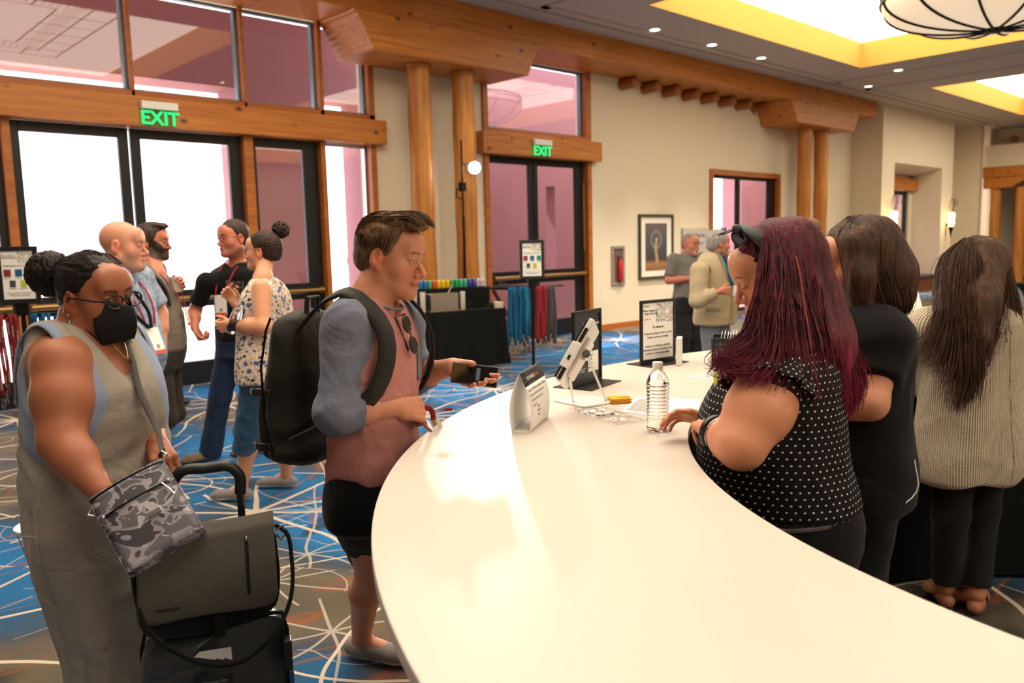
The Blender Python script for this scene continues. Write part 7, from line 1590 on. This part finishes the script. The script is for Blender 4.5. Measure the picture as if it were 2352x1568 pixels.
n.link(n.mix(n.math('LESS_THAN', dist_, .14), srgb('#121013'), srgb('#d8d0c8')), 'Base Color'); n.bump(n.noise(n.coord(), 14, 3), .5, .02)
def blouse(v):
    v.loft(P, secs, .006, z0=.905, k=.02); v.cone(P.L(-.07, 0, 1.29), shA, .068, .080, .05, end=True); v.limb([shA, shA+(elA-shA)*.06], [.084, .086], .03); v.cone(P.L(.07, 0, 1.29), shB, .06, .08, .04)
    v.limb([P.L(0, .035, 1.36), P.L(0, .05, 1.5)], [.075, .1], .01, cut=True); v.cone(P.L(0, .10, 1.36), P.L(0, .19, 1.26), .055, .01, .01, cut=True)
lo, hi = bounds([P.L(-.25, -.24, .9), P.L(.25, .24, 1.4), shA], .10); P.garment('blouse', M_dots, blouse, lo, hi, .0065, .0035, 30, 31)
# scalloped flutter sleeve
ua = unit(elA-shA); b1 = unit(np.cross(ua, UP)); b2 = np.cross(ua, b1)
def flut(u, v_): a = 2*PI*u; r_ = .078+.030*v_+.008*v_*math.sin(a*9); return shA-ua*.045+ua*(.075*v_+.012*v_*abs(math.sin(a*4.5)))*(1+.25*math.cos(a))+(b1*math.cos(a)+b2*math.sin(a))*r_
o = MB().grid(flut, 90, 8).build('flutter_sleeve', M_dots, P.t, smooth='all', solid=.0015); uvn = len(o.data.vertices); at_ = o.data.attributes.new('cloth', 'FLOAT_VECTOR', 'POINT')
at_.data.foreach_set('vector', np.array([(i % 91/90*.62, i//91/8*.09, 0) for i in range(uvn)], np.float32).ravel())
trousers(P, 'black_trousers', M_black_cloth, secs, [(P.L(.09, -.02, .78), P.L(.10, -.0, .46), P.L(.11, -.02, .09)), (P.L(-.09, -.02, .78), P.L(-.10, .0, .46), P.L(-.11, -.02, .09))], (.125, .095, .075), .70, .925, .04, seed=33)
MB().tube([P.L(.222*math.cos(a), (.20 if math.sin(a) > 0 else .205)*math.sin(a), .900-.012*math.sin(a)) for a in np.linspace(0, 2*PI, 41)], .007, 6, cap=False).build('grey_hem_band', cloth('grey_hem', '#55504f'), P.t, smooth=True)
shoes(P, (P.L(.11, -.03, 0), P.L(-.11, -.03, 0)), P.f, M_shoe_blk, M_rubber)
# hair
M_mag = hair_mat('magenta', '#241010', '#5e1f2e', stretch=(75, 75, 7), c3='#8f3246', tips=(1.12, 1.42, '#5a1230', '#a01f4e'))
v = Vox(*bounds([HdK.c+UP*.14, at(1990, 960, 2.2), at(1690, 700, 2.0), at(1850, 900, 1.95)], .06), .006)
v.ell(HdK.W(0, -.022, .040), (.082, .104, .090), HdK.R, .01); v.limb([HdK.W(.0, -.07, .02), at(1838, 720, 2.16), at(1872, 800, 2.14), at(1905, 890, 2.12)], [.088, .102, .095, .055], .05); v.limb([HdK.W(-.060, -.02, .02), at(1790, 720, 2.03), at(1800, 800, 2.0)], [.035, .055, .030], .04); v.limb([HdK.W(.060, -.02, .02), at(1790, 720, 2.27), at(1800, 790, 2.28)], [.035, .05, .03], .04)
def facecut(X, Y, Z):
    x, y, z = X-HdK.c[0], Y-HdK.c[1], Z-HdK.c[2]; R = HdK.R; lx, ly, lz = [x*R[0, i]+y*R[1, i]+z*R[2, i] for i in range(3)]; return np.maximum(-smax(-(ly-(.060-np.clip(.085-lz, 0, .06)*.70)), lz-(.080-np.clip(np.abs(lx)-.02, 0, 1)*.15), .01), -.5)
sl, X, Y, Z = v.sub(HdK.c-.17, HdK.c+.17); v.F[sl] = smax(v.F[sl], facecut(X, Y, Z).astype(np.float32), .006)
A, Q = v.nets(); A = relax(A, Q, 2); A = A+vnormals(A, Q)*(waves(A*np.array([1, 1, .14]), 150, 4, 5)*.003+waves(A*np.array([1, 1, .25]), 60, 7, 4)*.003)[:, None]; emit(A, Q, 'hair', M_mag, P.t)
def G_(*q): return [at(*p) for p in q]
near = [G_((1760, 556, 2.07), (1748, 620, 2.06), (1738, 700, 2.04), (1722, 760, 2.02), (1690, 800, 1.98), (1664, 822, 1.96), (1648, 845, 1.96), (1660, 860, 1.97)), G_((1762, 554, 2.06), (1752, 620, 2.05), (1744, 700, 2.03), (1732, 765, 2.01), (1700, 806, 1.97), (1672, 826, 1.96), (1653, 812, 1.97)),
        G_((1755, 548, 2.05), (1762, 620, 2.03), (1758, 710, 2.01), (1750, 780, 1.99), (1725, 830, 1.96), (1690, 850, 1.95), (1660, 838, 1.96)),
        G_((1772, 538, 2.06), (1775, 620, 2.02), (1770, 720, 1.98), (1768, 800, 1.95), (1760, 850, 1.92), (1740, 880, 1.91)),
        G_((1792, 532, 2.08), (1805, 620, 2.03), (1808, 720, 1.98), (1815, 820, 1.95), (1830, 880, 1.94), (1838, 905, 1.94)),
        G_((1812, 532, 2.09), (1840, 620, 2.05), (1848, 730, 2.02), (1868, 830, 2.00), (1885, 900, 1.99), (1880, 940, 2.0)),
        G_((1828, 538, 2.11), (1870, 630, 2.08), (1885, 745, 2.05), (1908, 845, 2.04), (1925, 920, 2.04), (1915, 955, 2.06)),
        G_((1842, 548, 2.14), (1893, 650, 2.12), (1922, 765, 2.10), (1945, 855, 2.09), (1955, 920, 2.10), (1940, 945, 2.12)),
        G_((1852, 565, 2.18), (1908, 680, 2.17), (1948, 790, 2.16), (1972, 860, 2.16), (1968, 900, 2.18)),
        G_((1855, 580, 2.24), (1905, 700, 2.25), (1945, 800, 2.25), (1965, 860, 2.25))]
strands('long_strands', near, 3400, M_mag, P.t, .0014, .010, 11, curl=.013, curlf=34, npt=20, spread=(.25, 1.1))
strands('locks', near, 420, M_mag, P.t, .0042, .010, 12, curl=.015, curlf=36, npt=22, taper=.1, spread=(.2, 1.1))
M_purple = hair_mat('purple_lock', '#7a3a7c', '#b05aa0'); strands('purple_locks', [near[0], near[1], near[2]], 60, M_purple, P.t, .0018, .007, 14, curl=.006, npt=16); strands('coral_locks', near[2:6], 34, hair_mat('coral_lock', '#8a2f33', '#b04a44'), P.t, .0018, .012, 15, curl=.008, npt=16, spread=(.3, 1.1))
gs = [[HdK.W(x, .066-abs(x)*.5, .080-abs(x)*.2), HdK.W(x*1.1, .045-abs(x)*.3, .112-abs(x)*.3), HdK.W(x*1.1, .01, .132-abs(x)*.35)] for x in np.linspace(-.06, .06, 12)]; strands('fringe', gs, 420, M_mag, P.t, .0014, .004, 16, npt=8)
gs = [[HdK.W(-.072, .048-.05*t, .055-.03*t), HdK.W(-.082, .02-.05*t, .06-.03*t), HdK.W(-.088, -.02-.03*t, .06-.04*t)] for t in np.linspace(0, 1, 6)]; strands('temple_hair', gs, 200, M_mag, P.t, .0013, .004, 17, npt=8)
M_bow = mat('slate_satin', '#23242c', .5); hb = MB(); hb.tube([HdK.W(.088*math.sin(a), .028-.03*(1-math.cos(a)), .045+.094*math.cos(a)) for a in np.linspace(-1.7, 1.7, 25)], .010, 8, flat=(HdK.R[:, 1], 1.3)); hb.build('headband', M_bow, P.t, smooth=True)
bc_ = HdK.W(-.022, .046, .142)
def loop(d, w): 
    def f(u, v_): a = PI*2*u; return bc_+d*(.023*(1-math.cos(a))/1.)+HdK.R[:, 1]*.016*math.sin(a)+w*(v_-.5)*(.012+.018*(1-math.cos(a))/2)
    return f
MB().grid(loop(unit(HdK.R[:, 1]*.9+HdK.R[:, 2]*.15), HdK.R[:, 0]), 18, 4).build('bow_loop', M_bow, P.t, smooth='all', solid=.002); MB().grid(loop(unit(-HdK.R[:, 2]*.9-HdK.R[:, 0]*.55-HdK.R[:, 1]*.1), HdK.R[:, 1]), 18, 4).build('bow_loop', M_bow, P.t, smooth='all', solid=.002); MB().ell(bc_, (.012, .012, .014), HdK.R).build('bow_knot', M_bow, P.t, smooth=True)
wq = wrA+(elA-wrA)*.16; wd_ = unit(elA-wrA); w1 = unit(np.cross(wd_, UP)); w2 = np.cross(wd_, w1)
MB().tube([wq+(w1*math.cos(a)+w2*math.sin(a))*.039 for a in np.linspace(0, 2*PI, 25)], .009, 8, cap=False, flat=(wd_, 1.2)).build('watch_band', M_blackp, P.t, smooth=True); MB().obox(wq+unit(-fH*.8+UP*.5-rH*.2)*.045, wd_*.017, unit(np.cross(wd_, unit(-fH*.8+UP*.5)))*.021, unit(-fH*.8+UP*.5)*.005).build('watch_case', M_shade, P.t, bevel=.004)
MB().tube([wq+wd_*.025+(w1*math.cos(a)+w2*math.sin(a))*.045 for a in np.linspace(0, 2*PI, 25)], .0018, 6, cap=False).build('bracelet', M_silver, P.t)
MB().ell(surf(P, secs, -.05, 1.235, .012), (.026, .006, .022), rotf(P.f)).build('yellow_badge', mat('lime_yellow', '#c9c22a', .6), P.t, smooth=True)

# ================================================================== WOMAN IN BLACK T-SHIRT
P = Person('person with brown bob in plain black t-shirt behind the magenta-haired one', at(2000, 900, 2.55)[:2], -rH*.86+fH*.45, pow=2.2)
HdT = Head(at(1962, 600, 2.52), rotf(-rH*.97-fH*.02, .16, 0), 1.0, .96, .95, 0, .95, lin('#d3a184'), brow=lin('#4a3226'), eyes='down'); secs = std(1.02, 1.12, 1.405, zs=.97, belly=.01, bust=.02)
shA, elA, wrA = at(2030, 770, 2.42), at(2000, 925, 2.38), at(1905, 930, 2.42); shB, elB, wrB = at(1960, 750, 2.8), at(1900, 850, 2.85), at(1850, 900, 2.8)
nbody(P, HdT, secs, lin('#c98f72'), [(shA, elA, wrA), (shB, elB, wrB)], [], [(wrA, -rH, -UP, 1, dict(curl=(.4, .5, .5, .5), s=.95))], ar=.048, neckr=.050)
tee(P, 't_shirt', M_black_cloth, secs, [shA, shB], ([elA, elB], [wrA, wrB]), .62, .80, sr=.072, neck=(.068, 1.40), seed=41, amp=.005)
trousers(P, 'black_trousers', M_black_cloth, secs, [(P.L(.09, 0, .82), P.L(.09, .02, .46), P.L(.09, -.02, .09)), (P.L(-.09, 0, .82), P.L(-.09, .02, .46), P.L(-.09, -.02, .09))], (.105, .075, .06), .76, .9, .04, seed=42); shoes(P, (P.L(.09, -.03, 0), P.L(-.09, -.03, 0)), P.f, M_shoe_blk, M_rubber)
M_bob = hair_mat('brown_bob', '#1e130e', '#4a2f20', c3='#6b4628', stretch=(70, 70, 6)); v = Vox(*bounds([HdT.c+UP*.14, at(2080, 790, 2.5), at(1885, 600, 2.4), at(1960, 800, 2.7)], .06), .0065)
v.ell(HdT.W(0, -.022, .042), (.086, .108, .090), HdT.R, .01); v.limb([HdT.W(0, -.06, .03), HdT.W(0, -.085, -.06), HdT.W(0, -.095, -.125)], [.092, .090, .072], .05)
for s in (-1, 1): v.limb([HdT.W(s*.060, .015, .05), HdT.W(s*.072, .030, -.04), HdT.W(s*.070, .02, -.15)], [.040, .046, .040], .04)
def facecut(X, Y, Z):
    x, y, z = X-HdT.c[0], Y-HdT.c[1], Z-HdT.c[2]; R = HdT.R; lx, ly, lz = [x*R[0, i]+y*R[1, i]+z*R[2, i] for i in range(3)]; return np.maximum(-smax(-(ly-(.072-np.clip(.085-lz, 0, .05)*.10)), lz-(.078-np.clip(np.abs(lx)-.02, 0, 1)*.15), .01), -.5)
sl, X, Y, Z = v.sub(HdT.c-.2, HdT.c+.2); v.F[sl] = smax(v.F[sl], facecut(X, Y, Z).astype(np.float32), .006); A, Q = v.nets(); A = relax(A, Q, 2); A = A+vnormals(A, Q)*(waves(A*np.array([1, 1, .12]), 150, 4, 5)*.002)[:, None]; emit(A, Q, 'hair', M_bob, P.t)
gs = []
for a in np.linspace(-2.6, 2.6, 26):   # around the head from one cheek over the back to the other
    s_, c_ = math.sin(a), -math.cos(a); gs.append([HdT.W(.02*s_, -.02+.02*c_, .134), HdT.W(.070*s_, -.02+.09*c_*(.9 if c_ > 0 else 1), .095), HdT.W(.092*s_, -.022+.112*c_*(.75 if c_ > 0 else 1), .02), HdT.W(.100*s_, -.030+.118*c_*(.62 if c_ > 0 else 1), -.07), HdT.W(.104*s_, -.035+.118*c_*(.55 if c_ > 0 else 1), -.145), HdT.W(.088*s_, -.04+.095*c_*(.5 if c_ > 0 else 1), -.178)])
strands('bob_strands', gs, 1500, M_bob, P.t, .0013, .004, 19, npt=14, spread=(.3, 1.6)); strands('bob_locks', gs, 160, M_bob, P.t, .004, .005, 20, npt=14, taper=.3)
MB().tube(spline([P.L(-.12, .05, .83), P.L(-.13, -.10, .80), P.L(-.10, -.14, .84), P.L(-.08, -.13, .93)], 14), .002, 5).build('white_cable', M_white, P.t)
ribbon([P.L(-.06, .03, 1.41), P.L(-.055, .10, 1.34), P.L(-.03, .14, 1.24)], .018, P.f, MATS['lime_yellow'], 'yellow_lanyard', P.t)

# ================================================================== WOMAN IN CREAM SWEATER
P = Person('person in cream ribbed sweater with very long brown hair, seen from behind', (3.63, 1.10), fH*.93-rH*.36, pow=2.3)
HdS = Head(at(2228, 622, 3.35), rotf(fH*.72-rH*.70, .1, 0), 1.0, .96, .95, 0, 1., lin('#cf9a7a'), brow=lin('#3a261c')); fa, fb = on_z(2170, 1392, 0), on_z(2240, 1408, 0)
secs = [(.58, .235, .15, .155), (.66, .245, .155, .165), (.80, .245, .155, .165), (.95, .235, .15, .15), (1.10, .225, .14, .14), (1.20, .215, .125, .135), (1.27, .18, .10, .12), (1.32, .12, .08, .09), (1.36, .07, .055, .06)]
shA, elA, wrA = at(2128, 760, 3.30), at(2108, 850, 3.45), at(2150, 800, 3.85); shB, elB, wrB = at(2335, 770, 3.35), at(2362, 870, 3.45), at(2340, 880, 3.8)
sl_ = [(.78, .15, .1, .11), (.9, .16, .1, .12), (1.0, .16, .1, .11)]
lg = [(P.L(-.085, 0, .80), P.L(-.085, .02, .44), to_z(fa, .09)), (P.L(.085, 0, .80), P.L(.085, .02, .44), to_z(fb, .09))]
nbody(P, HdS, secs, lin('#b97f62'), [(shA, elA, wrA), (shB, elB, wrB)], lg, [(wrA, fH, -UP, 1, dict(curl=(.4,)*4))], ar=.04, lr=(.07, .045, .034), neckr=.048, z0=.7)
M_knit = mat('cream_rib_knit', '#b3a18b', .95, spec=.15); n = NB(M_knit); c = n.n('ShaderNodeAttribute', attribute_name='cloth').outputs['Vector']; sp2 = n.n('ShaderNodeSeparateXYZ', {0: c}); rib = n.math('SINE', n.math('MULTIPLY', sp2.outputs[0], 950)); st_ = n.math('SINE', n.math('MULTIPLY', sp2.outputs[1], 900))
hgt = n.math('MULTIPLY_ADD', st_, .35, rib); n.bump(n.math('MULTIPLY', hgt, .5), .9, .004); n.link(n.mix(n.math('MULTIPLY_ADD', rib, .5, .5), srgb('#b5a490'), srgb('#cfc0ac')), 'Base Color')
def sw(v):
    v.loft(P, secs, .006, z0=.60, k=.02)
    for s_, e_, w_ in ((shA, elA, wrA), (shB, elB, wrB)): v.cone(P.L(0, 0, 1.24)*.5+s_*.5, s_, .085, .082, .05); v.limb([s_, e_, e_+(w_-e_)*.55], [.084, .086, .058], .05, end=True)
    v.limb([P.L(0, .01, 1.36), P.L(0, .02, 1.5)], [.07, .1], .01, cut=True)
lo, hi = bounds([P.L(-.26, -.2, .58), P.L(.26, .2, 1.4), shA, elA, wrA, elB, shB], .10)
def dds(A): l = P.loc(A); return .010*np.sin(l[:, 0]*26+2*np.sin(l[:, 2]*4))*np.clip((1.15-l[:, 2])/.4, 0, 1)
P.garment('sweater', M_knit, sw, lo, hi, .008, .004, 20, 51, disp=dds)
trousers(P, 'black_jeans', cloth('washed_black', '#151416', '#1f1e20', scale=700, folds=.5), sl_, lg, (.10, .072, .056), .74, .9, .12, seed=52)
for k, c in enumerate((fa, fb)):
    d_ = unit(fH*.8+rH*(.1+.5*k)); v = Vox(*bounds([c, c+d_*.2], .08), .006); shoe(v, c, c+d_*.19, .82); sole_plane(v); A, Q = v.nets(); A = relax(A, Q, 1); zc = A[Q].mean(1)[:, 2]; dd_ = (A[Q].mean(1)-c)@d_; emit(A, Q, 'sandal', [skin_mat('foot') if k == 0 else MATS['skin_foot'], M_shoe_blk], P.t, ((zc < .014) | ((dd_ > .05) & (dd_ < .10))).astype(int), np.tile(lin('#a06a50'), (len(A), 1)))
M_lbr = hair_mat('long_brown', '#2a190f', '#4d3220', c3='#6a472c', stretch=(60, 60, 5))
v = Vox(*bounds([HdS.c+UP*.14, at(2300, 780, 3.2), at(2130, 800, 3.2), at(2210, 900, 3.2)], .06), .008); v.ell(HdS.W(0, -.022, .042), (.085, .106, .090), HdS.R, .01); v.limb([HdS.W(0, -.05, .02), at(2228, 700, 3.22), at(2225, 780, 3.18), at(2218, 860, 3.17)], [.095, .10, .075, .045], .05)
def facecut(X, Y, Z):
    x, y, z = X-HdS.c[0], Y-HdS.c[1], Z-HdS.c[2]; R = HdS.R; lx, ly, lz = [x*R[0, i]+y*R[1, i]+z*R[2, i] for i in range(3)]; return np.maximum(-smax(-(ly-(.060-np.clip(.085-lz, 0, .05)*.5)), lz-.085, .01), -.5)
sl, X, Y, Z = v.sub(HdS.c-.2, HdS.c+.2); v.F[sl] = smax(v.F[sl], facecut(X, Y, Z).astype(np.float32), .006); A, Q = v.nets(); A = relax(A, Q, 2); A = A+vnormals(A, Q)*(waves(A*np.array([1, 1, .12]), 120, 4, 5)*.003)[:, None]; emit(A, Q, 'hair', M_lbr, P.t)
gl = [G_((2210, 553, 3.36), (2162, 600, 3.34), (2155, 660, 3.28), (2158, 720, 3.20), (2148, 760, 3.15)), G_((2215, 552, 3.33), (2178, 590, 3.27), (2168, 660, 3.22), (2165, 730, 3.16), (2140, 780, 3.14), (2105, 815, 3.16)), G_((2220, 551, 3.32), (2188, 590, 3.24), (2178, 680, 3.17), (2180, 770, 3.12), (2165, 830, 3.11), (2150, 860, 3.11)), G_((2225, 551, 3.30), (2205, 600, 3.21), (2195, 700, 3.14), (2200, 800, 3.11), (2205, 880, 3.10), (2195, 940, 3.10)),
      G_((2232, 551, 3.30), (2230, 600, 3.20), (2222, 700, 3.13), (2222, 800, 3.10), (2222, 880, 3.10), (2205, 930, 3.10)), G_((2240, 553, 3.31), (2260, 610, 3.22), (2250, 700, 3.15), (2240, 790, 3.12), (2238, 860, 3.11), (2230, 915, 3.11)), G_((2248, 556, 3.32), (2282, 620, 3.26), (2285, 700, 3.20), (2268, 780, 3.14), (2252, 850, 3.12)), G_((2250, 556, 3.34), (2290, 610, 3.29), (2298, 680, 3.24), (2285, 750, 3.18), (2262, 800, 3.15)), G_((2252, 560, 3.35), (2295, 640, 3.32), (2305, 700, 3.28), (2310, 740, 3.24), (2330, 750, 3.22))]
gb = []
for a in np.linspace(-1.9, 1.7, 12):
    s_, c_ = math.sin(a), math.cos(a); gb.append([HdS.W(.01*s_, -.02-.01*c_, .137), HdS.W(.062*s_, -.022-.078*c_, .112), HdS.W(.092*s_, -.022-.113*c_, .04), HdS.W(.094*s_, -.03-.120*c_, -.05), HdS.W(.085*s_, -.035-.125*c_, -.14), HdS.W(.06*s_, -.04-.13*c_, -.24), HdS.W(.03*s_, -.04-.125*c_, -.34)])
strands('back_strands', gb, 1300, M_lbr, P.t, .0014, .004, 27, curl=.006, curlf=20, npt=16, spread=(.3, 2.2)); strands('back_locks', gb, 170, M_lbr, P.t, .0045, .005, 28, curl=.006, curlf=20, npt=16, spread=(.3, 2.))
strands('long_strands', gl, 1500, M_lbr, P.t, .0014, .014, 22, curl=.010, curlf=22, npt=16, spread=(.3, 1.5)); strands('long_locks', gl, 150, M_lbr, P.t, .0055, .012, 23, curl=.010, curlf=22, npt=16, spread=(.3, 1.2))
glasses(P, HdS, M_hairpin, P.t, .018, .0016)

# ================================================================== PEOPLE IN THE FAR BACKGROUND
def far_person(label, c, f, fh, secs, S, kw, arms_, top_m, bot_m, frac=.8, hands=(), zhem=.9, shoe_m=None, legs_f=None, sr=.068):
    P = Person(label, (c[0]-f[0]*.04, c[1]-f[1]*.04), f); Hd = Head(c, rotf(fh, kw.pop('pitch', 0), 0), **kw)
    nbody(P, Hd, secs, S, arms_, [], hands, h=.014, hf=.006); k = secs[-1][0]
    tee(P, top_m[0], top_m[1], secs, [a[0] for a in arms_], ([a[1] for a in arms_], [a[2] for a in arms_]), frac, zhem, sr=sr, neck=(.066, k), vn=.05, seed=61, h=.012)
    trousers(P, 'trousers', bot_m, secs, [(P.L(.09, 0, .85), P.L(.09, .03, .48), P.L(.09, .0, .09)), (P.L(-.09, 0, .85), P.L(-.09, .03, .48), P.L(-.09, .0, .09))], (.10, .085, .08), .78, .96, .05, h=.012, seed=62); shoes(P, (P.L(.09, -.02, 0), P.L(-.09, -.02, 0)), P.f, M_shoe_blk, M_rubber, h=.01); return P, Hd
M_tee = cloth('grey_tee', '#77736f', '#69655f'); c = at(1586, 562, 9.4)
f_ = unit(rH*.35-fH*.9); r_ = V(f_[1], -f_[0], 0); secs = std(1.08, 1.1, 1.44, belly=.05); o_ = V(c[0], c[1], 0)-f_*.04
def oL(x, y, z): return o_+r_*x+f_*y+UP*z
P, Hd = far_person('person with ruddy face in grey t-shirt by the notice board', c, f_, rH*.6-fH*.75, secs, lin('#b9745e'), dict(sc=1.05, skin=lin('#b9745e'), brow=lin('#8a6a50'), fat=.006, stubble=.4, stub_col=lin('#b59a90')), [(oL(.20, 0, 1.38), oL(.27, .0, 1.14), oL(.05, .22, 1.17)), (oL(-.20, 0, 1.38), oL(-.25, -.02, 1.1), oL(-.26, .04, .86))], ('t_shirt', M_tee), cloth('charcoal_trouser', '#232326'), hands=[(oL(-.26, .04, .86), -UP, r_, 1, dict(curl=(1., 1., 1., 1.)))])
short_hair(P, Hd, hair_mat('thin_grey', '#6b5a50', '#8f8078'), top=.002, sides=.002, hairline=.085, nape=-.04, rec=.05, h=.006)
hb_ = oL(-.27, .07, .78); t = thing('briefcase', 'black soft briefcase hanging from the hand of the man in grey', 'bag', hb_-UP*.36); MB().obox(hb_-UP*.21, r_*.20, f_*.06, UP*.15).build('case_body', M_nylon, t, bevel=.03); MB().tube([hb_-r_*.07-UP*.06, hb_-r_*.05+UP*.0, hb_+r_*.05, hb_+r_*.07-UP*.06], .012, 8).build('handle', M_nylon, t, smooth=True)
# beige blazer
c = at(1650, 560, 7.9); f_ = unit(rH*.62-fH*.66); r_ = V(f_[1], -f_[0], 0); o_ = V(c[0], c[1], 0)-f_*.04; secs = std(1.08, 1.16, 1.475, zs=1.02, belly=.05)
sA, eA, wA = at(1607, 622, 7.72), at(1602, 690, 7.68), at(1655, 668, 7.62); sB, eB, wB = oL(-.19, .02, 1.40), oL(-.24, .05, 1.14), oL(-.10, .27, 1.16)
M_blz = cloth('beige_linen', '#b9a786', '#a89677', folds=.5)
P, Hd = far_person('person with grey hair in beige blazer with teal lanyard, holding a white badge', c, f_, rH*.93+fH*.2, secs, lin('#bd7a5f'), dict(sc=1.06, skin=lin('#bd7a5f'), brow=lin('#77695f'), stubble=.35, stub_col=lin('#a89890'), jaw=1.02), [(sA, eA, wA), (sB, eB, wB)], ('shirt', cloth('navy_shirt', '#2c3348')), cloth('grey_blue_trouser', '#7a8086', '#6b7177'), frac=.25, sr=.058, hands=[(wA, unit(rH*.9), fH, 1, dict(curl=(.9, 1., 1., 1.)))])
bz = [(.74, .215, .16, .15), (.85, .215, .165, .15), (1.0, .20, .17, .14), (1.15, .195, .155, .13), (1.28, .20, .14, .13), (1.38, .195, .11, .12), (1.44, .155, .085, .095), (1.48, .09, .06, .07)]
def blz(v):
    v.loft(P, bz, .026, z0=.77, k=.02); v.limb([sA, eA, eA+(wA-eA)*.82], [.094, .075, .055], .03, end=True); v.limb([sB, eB, eB+(wB-eB)*.8], [.094, .07, .055], .03, end=True)
    v.limb([P.L(0, .01, 1.48), P.L(0, .02, 1.6)], [.07, .11], .01, cut=True); v.limb([P.L(0, .16, 1.47), P.L(0, .22, 1.12)], [.095, .02], .01, cut=True); v.limb([P.L(0, .20, 1.1), P.L(0, .20, .7)], [.005, .06], .01, cut=True)
lo, hi = bounds([P.L(-.25, -.2, .74), P.L(.25, .22, 1.5), sA, eA, wA, sB, eB, wB], .1); P.garment('blazer', M_blz, blz, lo, hi, .010, .005, 20, 71)
for sg in (1, -1): MB().grid(lambda u, v_, sg=sg: surf(P, bz, sg*(.52-.35*v_+.16*u*(1-v_)), 1.44-.30*v_, .034), 4, 8).build('lapel', M_blz, P.t, smooth='all', solid=.006)
MB().grid(lambda u, v_: surf(P, bz, .75+.55*u, .98-.06*v_, .032), 6, 2).build('pocket_flap', M_blz, P.t, smooth='all', solid=.005)
short_hair(P, Hd, hair_mat('silver_grey', '#6b6764', '#a5a09a'), top=.012, sides=.010, hairline=.080, nape=-.06, h=.005, amp=.003)
m = MB()
for s in (-1, 1): m.ell(Hd.W(s*.034, .05, .132), (.026, .006, .02), Hd.R)
m.tube([Hd.W(-.08, .0, .06), Hd.W(-.06, .045, .125), Hd.W(.06, .045, .125), Hd.W(.08, .0, .06)], .004, 6); m.build('sunglasses_on_head', M_shade, P.t, smooth=True)
badge(P, P.L(.02, .245, 1.10), P.f, M_tape['teal'], .08, .12, M_teal, [[P.L(-.07, -.02, 1.51), P.L(-.065, .10, 1.46), P.L(-.04, .19, 1.32)], [P.L(.085, -.02, 1.51), P.L(.09, .10, 1.46), P.L(.085, .19, 1.32)]])
# blue shirt
c = at(1857, 540, 7.2); f_ = unit(-rH*.75-fH*.5); r_ = V(f_[1], -f_[0], 0); o_ = V(c[0], c[1], 0)-f_*.04; secs = std(1.1, 1.1, 1.50, zs=1.04)
P, Hd = far_person('person with short brown hair in bright blue shirt, mostly hidden', c, f_, -rH*.85-fH*.4, secs, lin('#c07a5e'), dict(sc=1.08, skin=lin('#c07a5e'), pitch=.15, brow=lin('#6b4a38')), [(oL(.21, 0, 1.43), oL(.25, 0, 1.15), oL(.2, .2, 1.05)), (oL(-.21, 0, 1.43), oL(-.25, 0, 1.15), oL(-.2, .2, 1.05))], ('shirt', cloth('cobalt_shirt', '#1f6fae', '#195f98')), cloth('charcoal_trouser', '#232326'))
short_hair(P, Hd, hair_mat('light_brown', '#5a4030', '#80603f'), top=.016, sides=.008, hairline=.082, nape=-.06, h=.005, amp=.002)
